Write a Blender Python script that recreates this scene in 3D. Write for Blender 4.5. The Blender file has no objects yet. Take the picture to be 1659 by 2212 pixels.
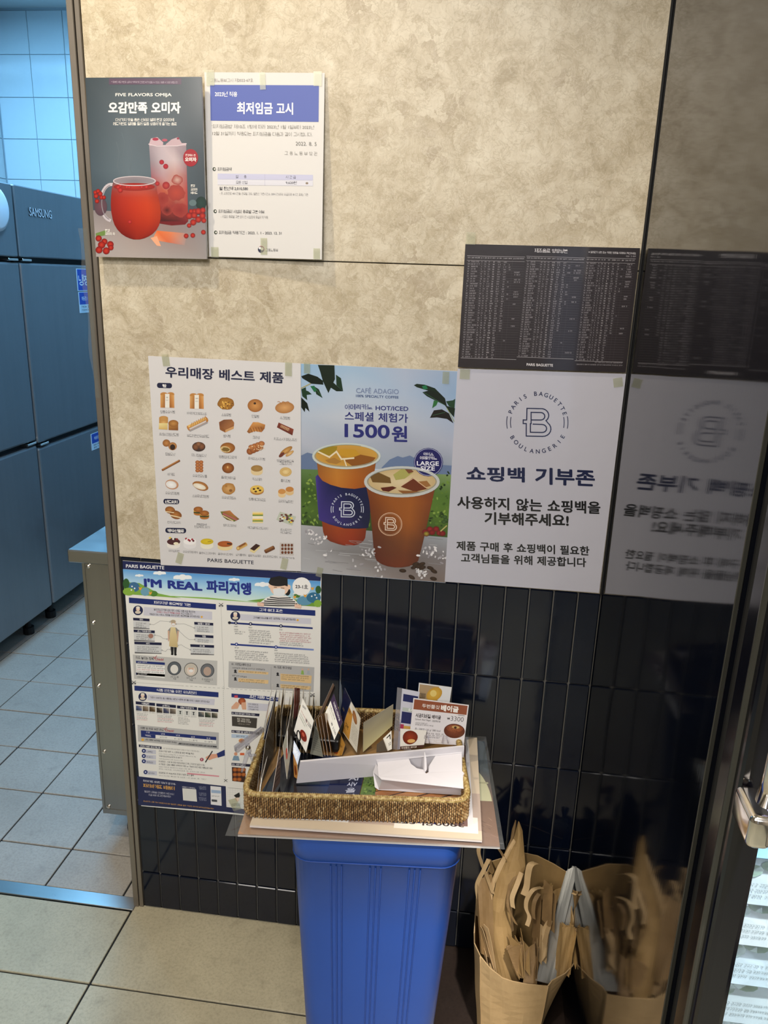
import bpy, bmesh, math, random
from mathutils import Vector, Matrix
random.seed(7)
PI = math.pi
SC = bpy.context.scene
COL = SC.collection

# ------------------------------------------------------------------ camera
# world: wall face = plane y 0, floor = z 0, metres
F, YAW, PIT, ROL = 1679.36, -0.121075, 0.2924996, 0.0331003
CAM = Vector((0.555723, -1.431326, 1.460887))
fw = Vector((math.sin(YAW)*math.cos(PIT), math.cos(YAW)*math.cos(PIT), -math.sin(PIT)))
r0 = fw.cross(Vector((0, 0, 1))).normalized(); u0 = r0.cross(fw)
RI = r0*math.cos(ROL) + u0*math.sin(ROL); UP = -r0*math.sin(ROL) + u0*math.cos(ROL)
cd = bpy.data.cameras.new('camera'); cam = bpy.data.objects.new('camera', cd); COL.objects.link(cam)
cam.matrix_world = Matrix(((RI.x, UP.x, -fw.x, CAM.x), (RI.y, UP.y, -fw.y, CAM.y), (RI.z, UP.z, -fw.z, CAM.z), (0, 0, 0, 1)))
cd.sensor_fit = 'VERTICAL'; cd.sensor_height = 36; cd.lens = F*36/2212; cd.clip_start = 0.02
SC.camera = cam

def ray(px, py):
    return (px-829.5)/F*RI - (py-1106)/F*UP + fw
def at(px, py, x=None, y=None, z=None):
    """the point of the plane x / y / z = value that a measured spot of the photograph lies on"""
    d = ray(px, py)
    k, v = (0, x) if x is not None else (1, y) if y is not None else (2, z)
    return CAM + d*((v-CAM[k])/d[k])

# ------------------------------------------------------------------ world, lights, exposure
w = bpy.data.worlds.new('world'); SC.world = w; w.use_nodes = True
w.node_tree.nodes['Background'].inputs[0].default_value = (0.55, 0.6, 0.7, 1)
w.node_tree.nodes['Background'].inputs[1].default_value = 0.02
def area(name, loc, aim, size, power, color, sy=None):
    l = bpy.data.lights.new(name, 'AREA'); l.energy = power; l.color = color; l.size = size
    if sy: l.shape = 'RECTANGLE'; l.size_y = sy
    o = bpy.data.objects.new(name, l); COL.objects.link(o); o.location = loc
    o.rotation_euler = (Vector(aim)-Vector(loc)).to_track_quat('-Z', 'Y').to_euler(); return o
WARM, NEUT, COLD = (1, .86, .64), (1, .93, .86), (.24, .6, 1)
def spot(name, loc, aim, power, color, ang=80, r=.04, blend=.6):
    l = bpy.data.lights.new(name, 'SPOT'); l.energy = power; l.color = color
    l.spot_size = math.radians(ang); l.spot_blend = blend; l.shadow_soft_size = r
    o = bpy.data.objects.new(name, l); COL.objects.link(o); o.location = loc
    o.rotation_euler = (Vector(aim)-Vector(loc)).to_track_quat('-Z', 'Y').to_euler(); return o
spot('downlight_warm', (-.26, -.40, 2.55), (.02, -.12, .6), 40, WARM, 110, .03)
spot('downlight_front', (.25, -1.6, 2.55), (.35, -.3, .5), 48, NEUT, 90)
spot('downlight_right', (.92, -1.55, 2.55), (.70, -.27, .12), 260, NEUT, 20, .04, 1)
area('shop_ceiling_light', (-.3, -2.7, 2.56), (.3, -1.2, 0), 1.2, 46, NEUT, 1.2)
area('cool_fill_light', (1.1, -3.2, 2.56), (.6, 0, 1.2), .9, 20, (.82, .88, 1), .9)  # unseen area light added as a cool fill from the back right
area('kitchen_tube_light', (-1.5, 1.75, 2.66), (-1.5, 1.75, 0), 1.2, 52, COLD, .25)
area('kitchen_tube_light_near', (-.45, 1.0, 2.66), (-.6, .9, 0), 1.0, 27, COLD, .25)
area('fridge_inner_light', (1.12, -.685, 2.0), (1.12, -.685, 0), .56, 36, (.7, .85, 1), .05)
SC.view_settings.view_transform = 'Standard'; SC.view_settings.look = 'None'
SC.view_settings.exposure = 0.22; SC.view_settings.gamma = 1
SC.view_settings.use_curve_mapping = False

# ------------------------------------------------------------------ materials
def lin(h):
    if isinstance(h, (tuple, list)): return tuple(h[:3])
    h = (h or '#888888').lstrip('#'); c = [int(h[i:i+2], 16)/255 for i in (0, 2, 4)]
    return tuple(x/12.92 if x <= .04045 else ((x+.055)/1.055)**2.4 for x in c)
class NT:
    def __init__(s, name):
        s.m = bpy.data.materials.new(name); s.m.use_nodes = True; s.t = s.m.node_tree
        s.b = s.t.nodes['Principled BSDF']
    def n(s, typ, ins=None, **kw):
        nd = s.t.nodes.new(typ)
        for k, v in kw.items(): setattr(nd, k, v)
        for k, v in (ins or {}).items():
            if isinstance(v, bpy.types.NodeSocket): s.t.links.new(v, nd.inputs[k])
            else: nd.inputs[k].default_value = v
        return nd
    def co(s, scale=(1, 1, 1), kind='Object'):
        t = s.n('ShaderNodeTexCoord')
        return s.n('ShaderNodeMapping', {'Vector': t.outputs[kind], 'Scale': scale}).outputs[0]
    def noise(s, scale, vec=None, detail=4, rough=.55, dist=0):
        return s.n('ShaderNodeTexNoise', {'Vector': vec or s.co(), 'Scale': scale, 'Detail': detail, 'Roughness': rough, 'Distortion': dist}).outputs[0]
    def ramp(s, fac, stops):
        r = s.n('ShaderNodeValToRGB', {'Fac': fac}); e = r.color_ramp.elements
        while len(e) < len(stops): e.new(.5)
        for k, (p, c) in enumerate(stops): e[k].position = p; e[k].color = (*lin(c), 1) if not isinstance(c, (int, float)) else (c, c, c, 1)
        return r.outputs[0]
    def mix(s, f, a, b, mode='MIX'):
        m = s.n('ShaderNodeMix', data_type='RGBA', blend_type=mode)
        for i, v in ((0, f), (6, a), (7, b)):
            if isinstance(v, bpy.types.NodeSocket): s.t.links.new(v, m.inputs[i])
            elif i == 0: m.inputs[0].default_value = v
            else: m.inputs[i].default_value = (*lin(v), 1)
        return m.outputs[2]
    def bump(s, h, strength=.2, dist=.001):
        b = s.n('ShaderNodeBump', {'Height': h, 'Strength': strength, 'Distance': dist})
        s.t.links.new(b.outputs[0], s.b.inputs['Normal']); return b.outputs[0]
    def set(s, **kw):
        names = dict(col='Base Color', rough='Roughness', metal='Metallic', spec='Specular IOR Level', coat='Coat Weight', crough='Coat Roughness', trans='Transmission Weight', alpha='Alpha', emc='Emission Color', ems='Emission Strength', ior='IOR', sheen='Sheen Weight')
        for k, v in kw.items():
            i = s.b.inputs[names[k]]
            if isinstance(v, bpy.types.NodeSocket): s.t.links.new(v, i)
            elif k in ('col', 'emc'): i.default_value = (*lin(v), 1)
            else: i.default_value = v
        return s.m
def plain(name, col, rough=.5, metal=0, var=.06, scale=40, bump=.05, **kw):
    s = NT(name); nz = s.noise(scale)
    d = tuple(c*(1-var*2) for c in lin(col)); c = s.mix(nz, d, col)
    if bump: s.bump(nz, bump)
    return s.set(col=c, rough=rough, metal=metal, **kw)
def printed(name, rough, coat=0, bump=0, bscale=30, crough=.05):
    s = NT(name); a = s.n('ShaderNodeVertexColor', layer_name='Col')
    if bump: s.bump(s.noise(bscale, detail=2), bump, .002)
    return s.set(col=a.outputs[0], rough=rough, coat=coat, crough=crough)
M = {}
M['print'] = printed('printed_paper', .55, 0, .06)
M['gloss'] = printed('laminated_print', .35, .9, .35, 22, .07)
M['board'] = printed('satin_printed_board', .28, .35, .12, 12, .12)
M['sleeve'] = printed('sleeved_print', .22, .5, .1, 40)
def marble():
    s = NT('shell_marble_laminate'); co = s.co()
    v2 = s.n('ShaderNodeVectorMath', {0: co, 1: s.n('ShaderNodeVectorMath', {0: s.n('ShaderNodeTexNoise', {'Vector': co, 'Scale': 26, 'Detail': 5}).outputs[1], 'Scale': .085}, operation='SCALE').outputs[0]}, operation='ADD').outputs[0]
    vo = s.n('ShaderNodeTexVoronoi', {'Vector': v2, 'Scale': 36}, feature='DISTANCE_TO_EDGE').outputs[0]
    vc = s.n('ShaderNodeTexVoronoi', {'Vector': v2, 'Scale': 44}).outputs[1]
    sep = s.n('ShaderNodeSeparateColor', {0: vc}).outputs[0]
    base = s.ramp(s.noise(17, co, 9, .7, .8), [(.34, '#ab9e84'), (.47, '#c4b8a0'), (.66, '#d8cfba')])
    cells = s.ramp(sep, [(0, '#a0917a'), (.3, '#b2a58b'), (1, '#d4cbb6')])
    c = s.mix(s.ramp(s.noise(6, co, 4), [(.44, 0.0), (.6, .6)]), base, cells)
    veins = s.ramp(s.noise(34, co, 8, .62, 1.6), [(.465, 0.0), (.5, 1.0), (.535, 0.0)])
    c = s.mix(s.n('ShaderNodeMath', {0: veins, 1: .36}, operation='MULTIPLY').outputs[0], c, '#d9d1bf')
    dk = s.ramp(s.noise(42, co, 8, .6, 1.2), [(.44, 0.0), (.47, 1.0), (.5, 0.0)])
    c = s.mix(s.n('ShaderNodeMath', {0: dk, 1: .4}, operation='MULTIPLY').outputs[0], c, '#9c8d6e')
    crack = s.ramp(vo, [(0, 1.0), (.05, 0.0)])
    c = s.mix(s.n('ShaderNodeMath', {0: crack, 1: .2}, operation='MULTIPLY').outputs[0], c, '#8f8266')
    s.bump(veins, .1, .0005)
    return s.set(col=c, rough=.42, spec=.4)
M['marble'] = marble()
def tile_black():
    s = NT('navy_black_glaze'); s.bump(s.noise(9, detail=3), .25, .0012)
    c = s.mix(s.noise(30), '#080e1c', '#0d1628')
    return s.set(col=c, rough=s.ramp(s.noise(25), [(.3, .05), (.7, .13)]), spec=.5)
M['tile'] = tile_black()
M['grout'] = plain('grey_grout', '#6f6d67', .9, scale=300)
def floor_stone(name, a, b, dark):
    s = NT(name); n1 = s.noise(3.5, detail=8, rough=.65); n2 = s.noise(160, detail=5, rough=.7); n3 = s.noise(22, detail=6)
    c = s.ramp(n1, [(.3, a), (.7, b)]); c = s.mix(s.ramp(n2, [(.45, 0.0), (.75, .55)]), c, dark); c = s.mix(s.ramp(n3, [(.58, 0.0), (.75, .35)]), c, dark)
    s.bump(n2, .3, .0008); return s.set(col=c, rough=.5, spec=.4)
M['floor'] = floor_stone('beige_stone_tile', '#a69e85', '#c4bb9f', '#867d67')
M['kfloor'] = floor_stone('grey_quarry_tile', '#9a958c', '#b0aaa0', '#7a756d')
M['dfloor'] = floor_stone('dark_brown_stone_tile', '#2a211c', '#3a2e27', '#1a1411')  # darker brown tones for the right-hand floor tiles along the wall
M['fgrout'] = plain('black_floor_grout', '#16181a', .9)
def brushed(name, col, rough=.3, ver=True, metal=1, dents=0):
    s = NT(name); nz = s.noise(30, s.co((1, 1, .02) if ver else (.02, 1, 1)), 6, .7)
    c = s.mix(nz, tuple(x*.82 for x in lin(col)), col)
    h = nz
    if dents: h = s.n('ShaderNodeMath', {0: s.n('ShaderNodeMath', {0: s.noise(7, detail=2), 1: dents}, operation='MULTIPLY').outputs[0], 1: s.n('ShaderNodeMath', {0: nz, 1: .05}, operation='MULTIPLY').outputs[0]}, operation='ADD').outputs[0]
    s.bump(h, .25, .002 if dents else .0004)
    return s.set(col=c, rough=s.ramp(s.noise(4), [(.3, rough*.8), (.7, rough*1.25)]), metal=metal)
M['steel'] = brushed('brushed_stainless', '#a8a7a3', .33)
M['steel_top'] = brushed('brushed_stainless_top', '#b4b4b2', .3, False)
M['fsteel'] = brushed('dented_fridge_steel', '#8b8e92', .42, True, .7, 1.0)
M['trim'] = brushed('corner_trim_steel', '#928a80', .38, True, .7)
M['dark_gap'] = plain('dark_seal', '#0c0d0e', .7)
M['white_tile'] = plain('white_wall_tile', '#bfc3c4', .12, var=.02, bump=.02, spec=.5)
M['white_grout'] = plain('white_grout', '#a3abb0', .8)
M['paint'] = plain('ceiling_paint', '#c9c8c4', .8, var=.03)
M['plaster'] = plain('shop_plaster', '#b9ad9b', .8, var=.04)
def black_panel():
    s = NT('glossy_black_panel')
    a = s.noise(1, s.co((1, 260, 3)), 2, .5); b = s.noise(3.2, s.co((1, 1, 1.3)), 1)
    h = s.n('ShaderNodeMath', {0: s.n('ShaderNodeMath', {0: a, 1: .018}, operation='MULTIPLY').outputs[0], 1: b}, operation='ADD').outputs[0]
    s.bump(h, .35, .0035)
    return s.set(col='#06080f', rough=.06, spec=.6)
M['black_panel'] = black_panel()
M['black_gloss'] = plain('black_door_frame', '#0a0a10', .14, bump=0)
M['gasket'] = plain('black_gasket', '#030303', .8)
M['grey_bead'] = plain('grey_frame_bead', '#34342f', .3, bump=0)
M['chrome'] = plain('polished_chrome', '#e8e2da', .13, 1, bump=0, var=0)
def clear(name, tint, alpha, rough=.05):
    s = NT(name); tr = s.n('ShaderNodeBsdfTransparent', {'Color': (*lin(tint), 1)})
    gl = s.n('ShaderNodeBsdfGlossy', {'Roughness': rough, 'Color': (1, 1, 1, 1)})
    df = s.n('ShaderNodeBsdfDiffuse', {'Color': (*lin(tint), 1)})
    b = s.n('ShaderNodeBump', {'Height': s.noise(30, detail=1), 'Strength': .15, 'Distance': .001})
    s.t.links.new(b.outputs[0], gl.inputs['Normal'])
    lw = s.n('ShaderNodeLayerWeight', {'Blend': .5}).outputs['Facing']
    fr = s.n('ShaderNodeMath', {0: s.n('ShaderNodeMath', {0: s.n('ShaderNodeMath', {0: lw, 1: 4.0}, operation='POWER').outputs[0], 1: .6}, operation='MULTIPLY').outputs[0], 1: .04}, operation='ADD')
    m1 = s.n('ShaderNodeMixShader', {0: alpha, 1: tr.outputs[0], 2: df.outputs[0]})
    m2 = s.n('ShaderNodeMixShader', {0: fr.outputs[0], 1: m1.outputs[0], 2: gl.outputs[0]})
    s.t.links.new(m2.outputs[0], s.t.nodes['Material Output'].inputs[0]); return s.m
M['film'] = clear('clear_plastic_film', '#eef2f1', .06)
M['acrylic'] = clear('clear_acrylic', '#e9e9ee', .14)
M['glass'] = clear('fridge_glass', '#f2f6f8', .02, .01)
M['tape'] = clear('sticky_tape', '#f2f3ea', .10, .3)
M['blue'] = plain('blue_bin_plastic', '#2a55ae', .38, var=.05, scale=12, bump=.03, spec=.4)
M['blue_dark'] = plain('blue_bin_rib', '#234a9c', .4, var=.03)
def rattan():
    s = NT('rattan_cane'); r = s.n('ShaderNodeNewGeometry').outputs['Random Per Island']
    c = s.ramp(r, [(0, '#694a28'), (.35, '#8a683c'), (.75, '#a38153'), (1, '#c4aa7c')])
    s.bump(s.noise(500), .2, .0004); return s.set(col=c, rough=.38, spec=.5)
M['rattan'] = rattan()
def rim():
    s = NT('rattan_rim_wrap'); c = s.ramp(s.noise(220, detail=2), [(.3, '#6d4f26'), (.5, '#a28852'), (.7, '#c9b680')])
    return s.set(col=c, rough=.35, spec=.5)
M['rim'] = rim()
def kraft(name, a, b):
    s = NT(name); n = s.noise(9, detail=6, rough=.6); n2 = s.noise(140, s.co((1, 1, .25)))
    c = s.mix(s.mix(.4, n, n2), a, b); s.bump(s.noise(9, detail=5, rough=.5), .6, .008); return s.set(col=c, rough=.7)
M['kraft'] = kraft('kraft_paper', '#8a6d45', '#b6965f')
M['kraft2'] = kraft('kraft_paper_worn', '#6d5434', '#9a7c50')
M['kraft3'] = kraft('kraft_paper_pale', '#a88a5e', '#cdb083')
M['wpaper'] = plain('white_bag_paper', '#cfd0ca', .45, bump=.2, scale=20)
M['wcard'] = plain('white_cardboard', '#dcd9de', .5, var=.01, bump=.03)
M['foam'] = plain('foam_board_edge', '#e4dfe2', .6, var=.05, scale=200, bump=.2)
M['black'] = plain('black_plastic', '#08080a', .35)
M['rubber'] = plain('black_rubber', '#0d0d0e', .7)
M['led'] = NT('led_strip').set(col='#ffffff', emc='#d8e8ff', ems=6)
M['daylight'] = NT('daylit_window').set(col='#808890', emc=(.55, .68, .95), ems=.55)

# ------------------------------------------------------------------ mesh helpers
def mk(name, V, Fc, mat, parent=None, cols=None, smooth=False):
    off = Vector((0, 0, 0)); p = parent
    while p is not None: off += Vector(p.location); p = p.parent
    me = bpy.data.meshes.new(name); me.from_pydata([tuple(Vector(v)-off) for v in V], [], Fc)
    me.materials.append(M[mat] if isinstance(mat, str) else mat)
    if cols:
        a = me.attributes.new('Col', 'FLOAT_COLOR', 'POINT'); buf = []
        for c in cols: buf += [c[0], c[1], c[2], 1]
        a.data.foreach_set('color', buf)
    if smooth: me.polygons.foreach_set('use_smooth', [True]*len(me.polygons))
    o = bpy.data.objects.new(name, me); COL.objects.link(o)
    if parent is not None: o.parent = parent
    return o
def thing(name, label, cat, loc=(0, 0, 0), group=None):
    o = bpy.data.objects.new(name, None); COL.objects.link(o); o.location = loc; o.empty_display_size = .02
    o['label'] = label; o['category'] = cat
    if group: o['group'] = group
    return o
def tag(o, label, cat, group=None):
    o['label'] = label; o['category'] = cat
    if group: o['group'] = group
    return o
def struct(o): o['kind'] = 'structure'; return o
class MB:
    def __init__(s): s.V = []; s.F = []; s.C = None
    def add(s, V, Fc):
        n = len(s.V); s.V += [Vector(v) for v in V]; s.F += [[i+n for i in f] for f in Fc]; return s
    def box(s, x0, x1, y0, y1, z0, z1, c=0, seg=None):
        if c <= 0:
            return s.add([(x, y, z) for x in (x0, x1) for y in (y0, y1) for z in (z0, z1)], [(0, 1, 3, 2), (4, 6, 7, 5), (0, 4, 5, 1), (2, 3, 7, 6), (0, 2, 6, 4), (1, 5, 7, 3)])
        bm = bmesh.new(); bmesh.ops.create_cube(bm, size=1)
        for v in bm.verts: v.co = Vector(((x0+x1)/2+v.co.x*(x1-x0), (y0+y1)/2+v.co.y*(y1-y0), (z0+z1)/2+v.co.z*(z1-z0)))
        bmesh.ops.bevel(bm, geom=bm.edges[:], offset=c, segments=seg or (2 if c > .004 else 1), affect='EDGES', profile=.5)
        bm.verts.ensure_lookup_table(); bm.verts.index_update()
        s.add([v.co.copy() for v in bm.verts], [[v.index for v in f.verts] for f in bm.faces]); bm.free(); return s
    def tube(s, pts, r, n=8, cap=True):
        pts = [Vector(p) for p in pts]; rr = r if isinstance(r, (list, tuple)) else [r]*len(pts)
        base = len(s.V); prev = None
        for i, p in enumerate(pts):
            t = (pts[min(i+1, len(pts)-1)]-pts[max(i-1, 0)]).normalized()
            if prev is None: a = t.orthogonal().normalized()
            else: a = (prev-t*prev.dot(t)).normalized()
            prev = a; b = t.cross(a)
            for k in range(n):
                q = 2*PI*k/n; s.V.append(p+(a*math.cos(q)+b*math.sin(q))*rr[i])
        for i in range(len(pts)-1):
            for k in range(n):
                s.F.append([base+i*n+k, base+i*n+(k+1) % n, base+(i+1)*n+(k+1) % n, base+(i+1)*n+k])
        if cap: s.F += [[base+k for k in range(n)][::-1], [base+(len(pts)-1)*n+k for k in range(n)]]
        return s
    def slab(s, q, t, nrm=None):
        """flat plate: corner loop q, thickness t pushed against its normal"""
        q = [Vector(p) for p in q]; n = len(q)
        nn = nrm or (q[1]-q[0]).cross(q[-1]-q[0]).normalized()
        b = [p-nn*t for p in q]
        return s.add(q+b, [list(range(n)), list(range(2*n-1, n-1, -1))]+[[i, i+n, (i+1) % n+n, (i+1) % n] for i in range(n)])
    def ribbon(s, pts, wdir, wd, t=.0006):
        """strip of paper along pts, wide along wdir"""
        pts = [Vector(p) for p in pts]; base = len(s.V)
        for i, p in enumerate(pts):
            wv = Vector(wdir[i] if isinstance(wdir[0], (tuple, list, Vector)) else wdir).normalized()*wd/2
            tg = (pts[min(i+1, len(pts)-1)]-pts[max(i-1, 0)]).normalized(); nn = tg.cross(wv).normalized()*t/2
            s.V += [p-wv+nn, p+wv+nn, p+wv-nn, p-wv-nn]
        for i in range(len(pts)-1):
            for k in range(4): s.F.append([base+4*i+k, base+4*i+(k+1) % 4, base+4*i+4+(k+1) % 4, base+4*i+4+k])
        s.F += [[base+3, base+2, base+1, base], [base+4*len(pts)-4+k for k in range(4)]]
        return s
    def done(s, name, mat, parent=None, smooth=False): return mk(name, s.V, s.F, mat, parent, None, smooth)
def box(name, mat, parent, *a, c=0, smooth=False): return MB().box(*a, c=c).done(name, mat, parent, smooth)

# ------------------------------------------------------------------ print engine: flat artwork laid on a sheet
GL, LC = {}, {}
# Korean small print is drawn stroke by stroke from its letters; the built-in font letters the big titles
CON = {'ㄱ': [[(0, 1), (1, 1), (.86, 0)]], 'ㄴ': [[(0, 1), (0, 0), (1, 0)]], 'ㄷ': [[(1, 1), (0, 1), (0, 0), (1, 0)]],
       'ㄹ': [[(0, 1), (1, 1), (1, .52), (0, .52), (0, 0), (1, 0)]], 'ㅁ': [[(0, 1), (1, 1), (1, 0), (0, 0), (0, 1)]],
       'ㅂ': [[(0, 1), (0, 0), (1, 0), (1, 1)], [(0, .55), (1, .55)]], 'ㅅ': [[(.5, 1), (.46, .6), (0, 0)], [(.5, .62), (1, 0)]], 'ㅇ': 'o',
       'ㅈ': [[(.04, 1), (.96, 1)], [(.5, 1), (.44, .55), (0, 0)], [(.5, .58), (1, 0)]], 'ㅊ': [[(.3, 1.08), (.7, 1.08)], [(.04, .8), (.96, .8)], [(.5, .8), (.44, .45), (0, 0)], [(.5, .48), (1, 0)]],
       'ㅋ': [[(0, 1), (1, 1), (.86, 0)], [(0, .52), (.93, .52)]], 'ㅌ': [[(1, 1), (0, 1), (0, 0), (1, 0)], [(0, .52), (.95, .52)]],
       'ㅍ': [[(0, 1), (1, 1)], [(0, 0), (1, 0)], [(.3, 1), (.3, 0)], [(.7, 1), (.7, 0)]], 'ㅎ': 'h'}
INI = ['ㄱ', 'ㄱㄱ', 'ㄴ', 'ㄷ', 'ㄷㄷ', 'ㄹ', 'ㅁ', 'ㅂ', 'ㅂㅂ', 'ㅅ', 'ㅅㅅ', 'ㅇ', 'ㅈ', 'ㅈㅈ', 'ㅊ', 'ㅋ', 'ㅌ', 'ㅍ', 'ㅎ']
FIN = ['', 'ㄱ', 'ㄱㄱ', 'ㄱㅅ', 'ㄴ', 'ㄴㅈ', 'ㄴㅎ', 'ㄷ', 'ㄹ', 'ㄹㄱ', 'ㄹㅁ', 'ㄹㅂ', 'ㄹㅅ', 'ㄹㅌ', 'ㄹㅍ', 'ㄹㅎ', 'ㅁ', 'ㅂ', 'ㅂㅅ', 'ㅅ', 'ㅅㅅ', 'ㅇ', 'ㅈ', 'ㅊ', 'ㅋ', 'ㅌ', 'ㅍ', 'ㅎ']
# vowels: (under-bar ticks, stems beside, side of the ticks)
VOW = [(None, 'a'), (None, 'ai'), (None, 'ya'), (None, 'yai'), (None, 'e'), (None, 'ei'), (None, 'ye'), (None, 'yei'), ('o', ''), ('o', 'a'), ('o', 'ai'), ('o', 'i'), ('yo', ''), ('u', ''), ('u', 'e'), ('u', 'ei'), ('u', 'i'), ('yu', ''), ('-', ''), ('-', 'i'), (None, 'i')]
def syllable(ch, w):
    k = ord(ch)-0xAC00; ini, vo, fi = INI[k//588], VOW[k % 588//28], FIN[k % 28]; V, Fc = [], []
    def stroke(P):
        for a, b in zip(P, P[1:]):
            d = math.hypot(b[0]-a[0], b[1]-a[1]) or 1; ex, ey = (b[0]-a[0])/d*w/2, (b[1]-a[1])/d*w/2; n = len(V)
            z = len(Fc) % 17; V.extend([(a[0]-ex-ey, a[1]-ey+ex, z), (a[0]-ex+ey, a[1]-ey-ex, z), (b[0]+ex+ey, b[1]+ey-ex, z), (b[0]+ex-ey, b[1]+ey+ex, z)]); Fc.append([n, n+1, n+2, n+3])
    def circle(cx, cy, rx, ry):
        n = len(V); m = 12
        for q in range(m):
            c, s_ = math.cos(2*PI*q/m), math.sin(2*PI*q/m); V.extend([(cx+(rx+w/2)*c, cy+(ry+w/2)*s_), (cx+max(rx-w/2, .01)*c, cy+max(ry-w/2, .01)*s_)])
        for q in range(m): r = (q+1) % m; Fc.append([n+2*q, n+2*r, n+2*r+1, n+2*q+1])
    def cons(t, x0, y0, x1, y1):
        if len(t) == 2:
            g_ = (x1-x0)*.12; m = (x0+x1)/2; cons(t[0], x0, y0, m-g_, y1); cons(t[1], m+g_, y0, x1, y1); return
        if not t: return
        g_ = CON[t]; W_, H_ = x1-x0, y1-y0
        if g_ == 'o': circle((x0+x1)/2, (y0+y1)/2, W_*.48, H_*.5)
        elif g_ == 'h':
            stroke([(x0+W_*.3, y1+H_*.04), (x0+W_*.7, y1+H_*.04)]); stroke([(x0, y1-H_*.26), (x1, y1-H_*.26)]); circle((x0+x1)/2, y0+H_*.24, W_*.36, H_*.24)
        else:
            for P in g_: stroke([(x0+a*W_, y0+b*H_) for a, b in P])
    u, st = vo; lo = .34 if fi else -.02; hi = .78
    xr = .84; nst = 2 if 'i' in st and len(st.replace('y', '')) > 1 else 1 if st else 0
    left = .86 if not st else (.50 if nst == 1 else .42)
    if u:
        yb = lo+(.14 if u in ('u', 'yu') else .04) if not fi else lo+(.11 if u in ('u', 'yu') else .03); top = yb+(.16 if u in ('o', 'yo') else .09)*(1 if not fi else .75)
        cons(ini, .16 if not st else .1, top+.03, (.76 if not st else left-.02), hi)
        x0, x1 = (.04, .88) if not st else (.03, left+.06); stroke([(x0, yb), (x1, yb)]); m = (x0+x1)/2; ln = .13*(1 if not fi else .8)
        for dx in ((0,) if u in 'ou' else (-.13, .13) if u != '-' else ()): stroke([(m+dx, yb), (m+dx, yb+(ln if u in ('o', 'yo') else -ln))])
    else: cons(ini, .07, lo+(.08 if not fi else .05), left-.03, hi-.04)
    if st:
        y0, y1 = (lo-.05 if not fi else lo-.01), hi+.06; my = (y0+y1)/2; S = st.replace('y', ''); dd = ((-.09, .09) if 'y' in st else (0,))
        if S == 'i': stroke([(xr-.06, y0), (xr-.06, y1)])
        else:
            s1 = xr-.16 if nst == 2 else xr-.12 if S == 'a' else xr-.02
            stroke([(s1, y0), (s1, y1)])
            for d in dd: stroke([(s1, my+d), (s1+(.13 if S[0] == 'a' and nst == 1 else .14 if S[0] == 'a' else -.13), my+d)])
            if nst == 2: stroke([(xr, y0), (xr, y1)])
    if fi: cons(fi, .16, -.04, .82, .22)
    return V, Fc, .92
BIG = set('오감만족미자최저임금고시우리매장베스트제품쇼핑백기부존사용하지않는을해주세요구후이필한객님들위공합니다페셜체험가원파앵두번쫄깃글')
def latin(t, bold):
    k = (t, bold)
    if k not in LC:
        c = bpy.data.curves.new('t', 'FONT'); c.body = t; c.resolution_u = 4 if t < 'z' else 2; c.offset = bold; c.fill_mode = 'FRONT'
        o = bpy.data.objects.new('t', c); m = bpy.data.meshes.new_from_object(o)
        LC[k] = ([(v.co.x, v.co.y) for v in m.vertices], [list(p.vertices) for p in m.polygons])
        bpy.data.objects.remove(o); bpy.data.curves.remove(c); bpy.data.meshes.remove(m)
    return LC[k]
def thick(ch, bold):
    """a sign with its strokes fattened by slightly shifted copies"""
    V, Fc = latin(ch, min(bold, 0)); V, Fc = [tuple(v) for v in V], [list(f) for f in Fc]
    if bold > .003:
        V0, F0 = list(V), list(Fc)
        for z in range(8 if bold > .02 else 4):
            q = z*PI/(4 if bold > .02 else 2)+.4; n = len(V); V += [(x+bold*math.cos(q), y+bold*math.sin(q), 2*z+2) for x, y in V0]; Fc += [[i+n for i in f] for f in F0]
    return V, Fc
def one(ch, bold, big):
    k = (ch, bold, big)
    if k in GL: return GL[k]
    if ch == ' ': r = ([], [], .33)
    elif 0xAC00 <= ord(ch) <= 0xD7A3:
        if big and ch in BIG:
            V, Fc = thick(ch, bold)
            r = (V, Fc, .92)
        else: r = syllable(ch, .062+2*bold)
    else:
        V, Fc = thick(ch, bold)
        ref = max(v[0] for v in latin('I', 0)[0])
        r = (V, Fc, max(v[0] for v in latin(ch+'I', 0)[0])-ref if ord(ch) < 256 else max(v[0] for v in V)+.06)
    GL[k] = r; return r
def glyphs(s, bold, big=False):
    k = (s, bold, big, 0)
    if k not in GL:
        V = []; P = []; x0 = 0
        for ch in s:
            v, f, adv = one(ch, bold, big); n = len(V); V += [(q[0]+x0, *q[1:]) for q in v]; P += [[i+n for i in q] for q in f]; x0 += adv
        xs = [v[0] for v in V]; ys = [v[1] for v in V]
        GL[k] = (V, P, min(xs), max(xs), min(ys), max(ys))
    return GL[k]
LAY = .00007
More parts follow.
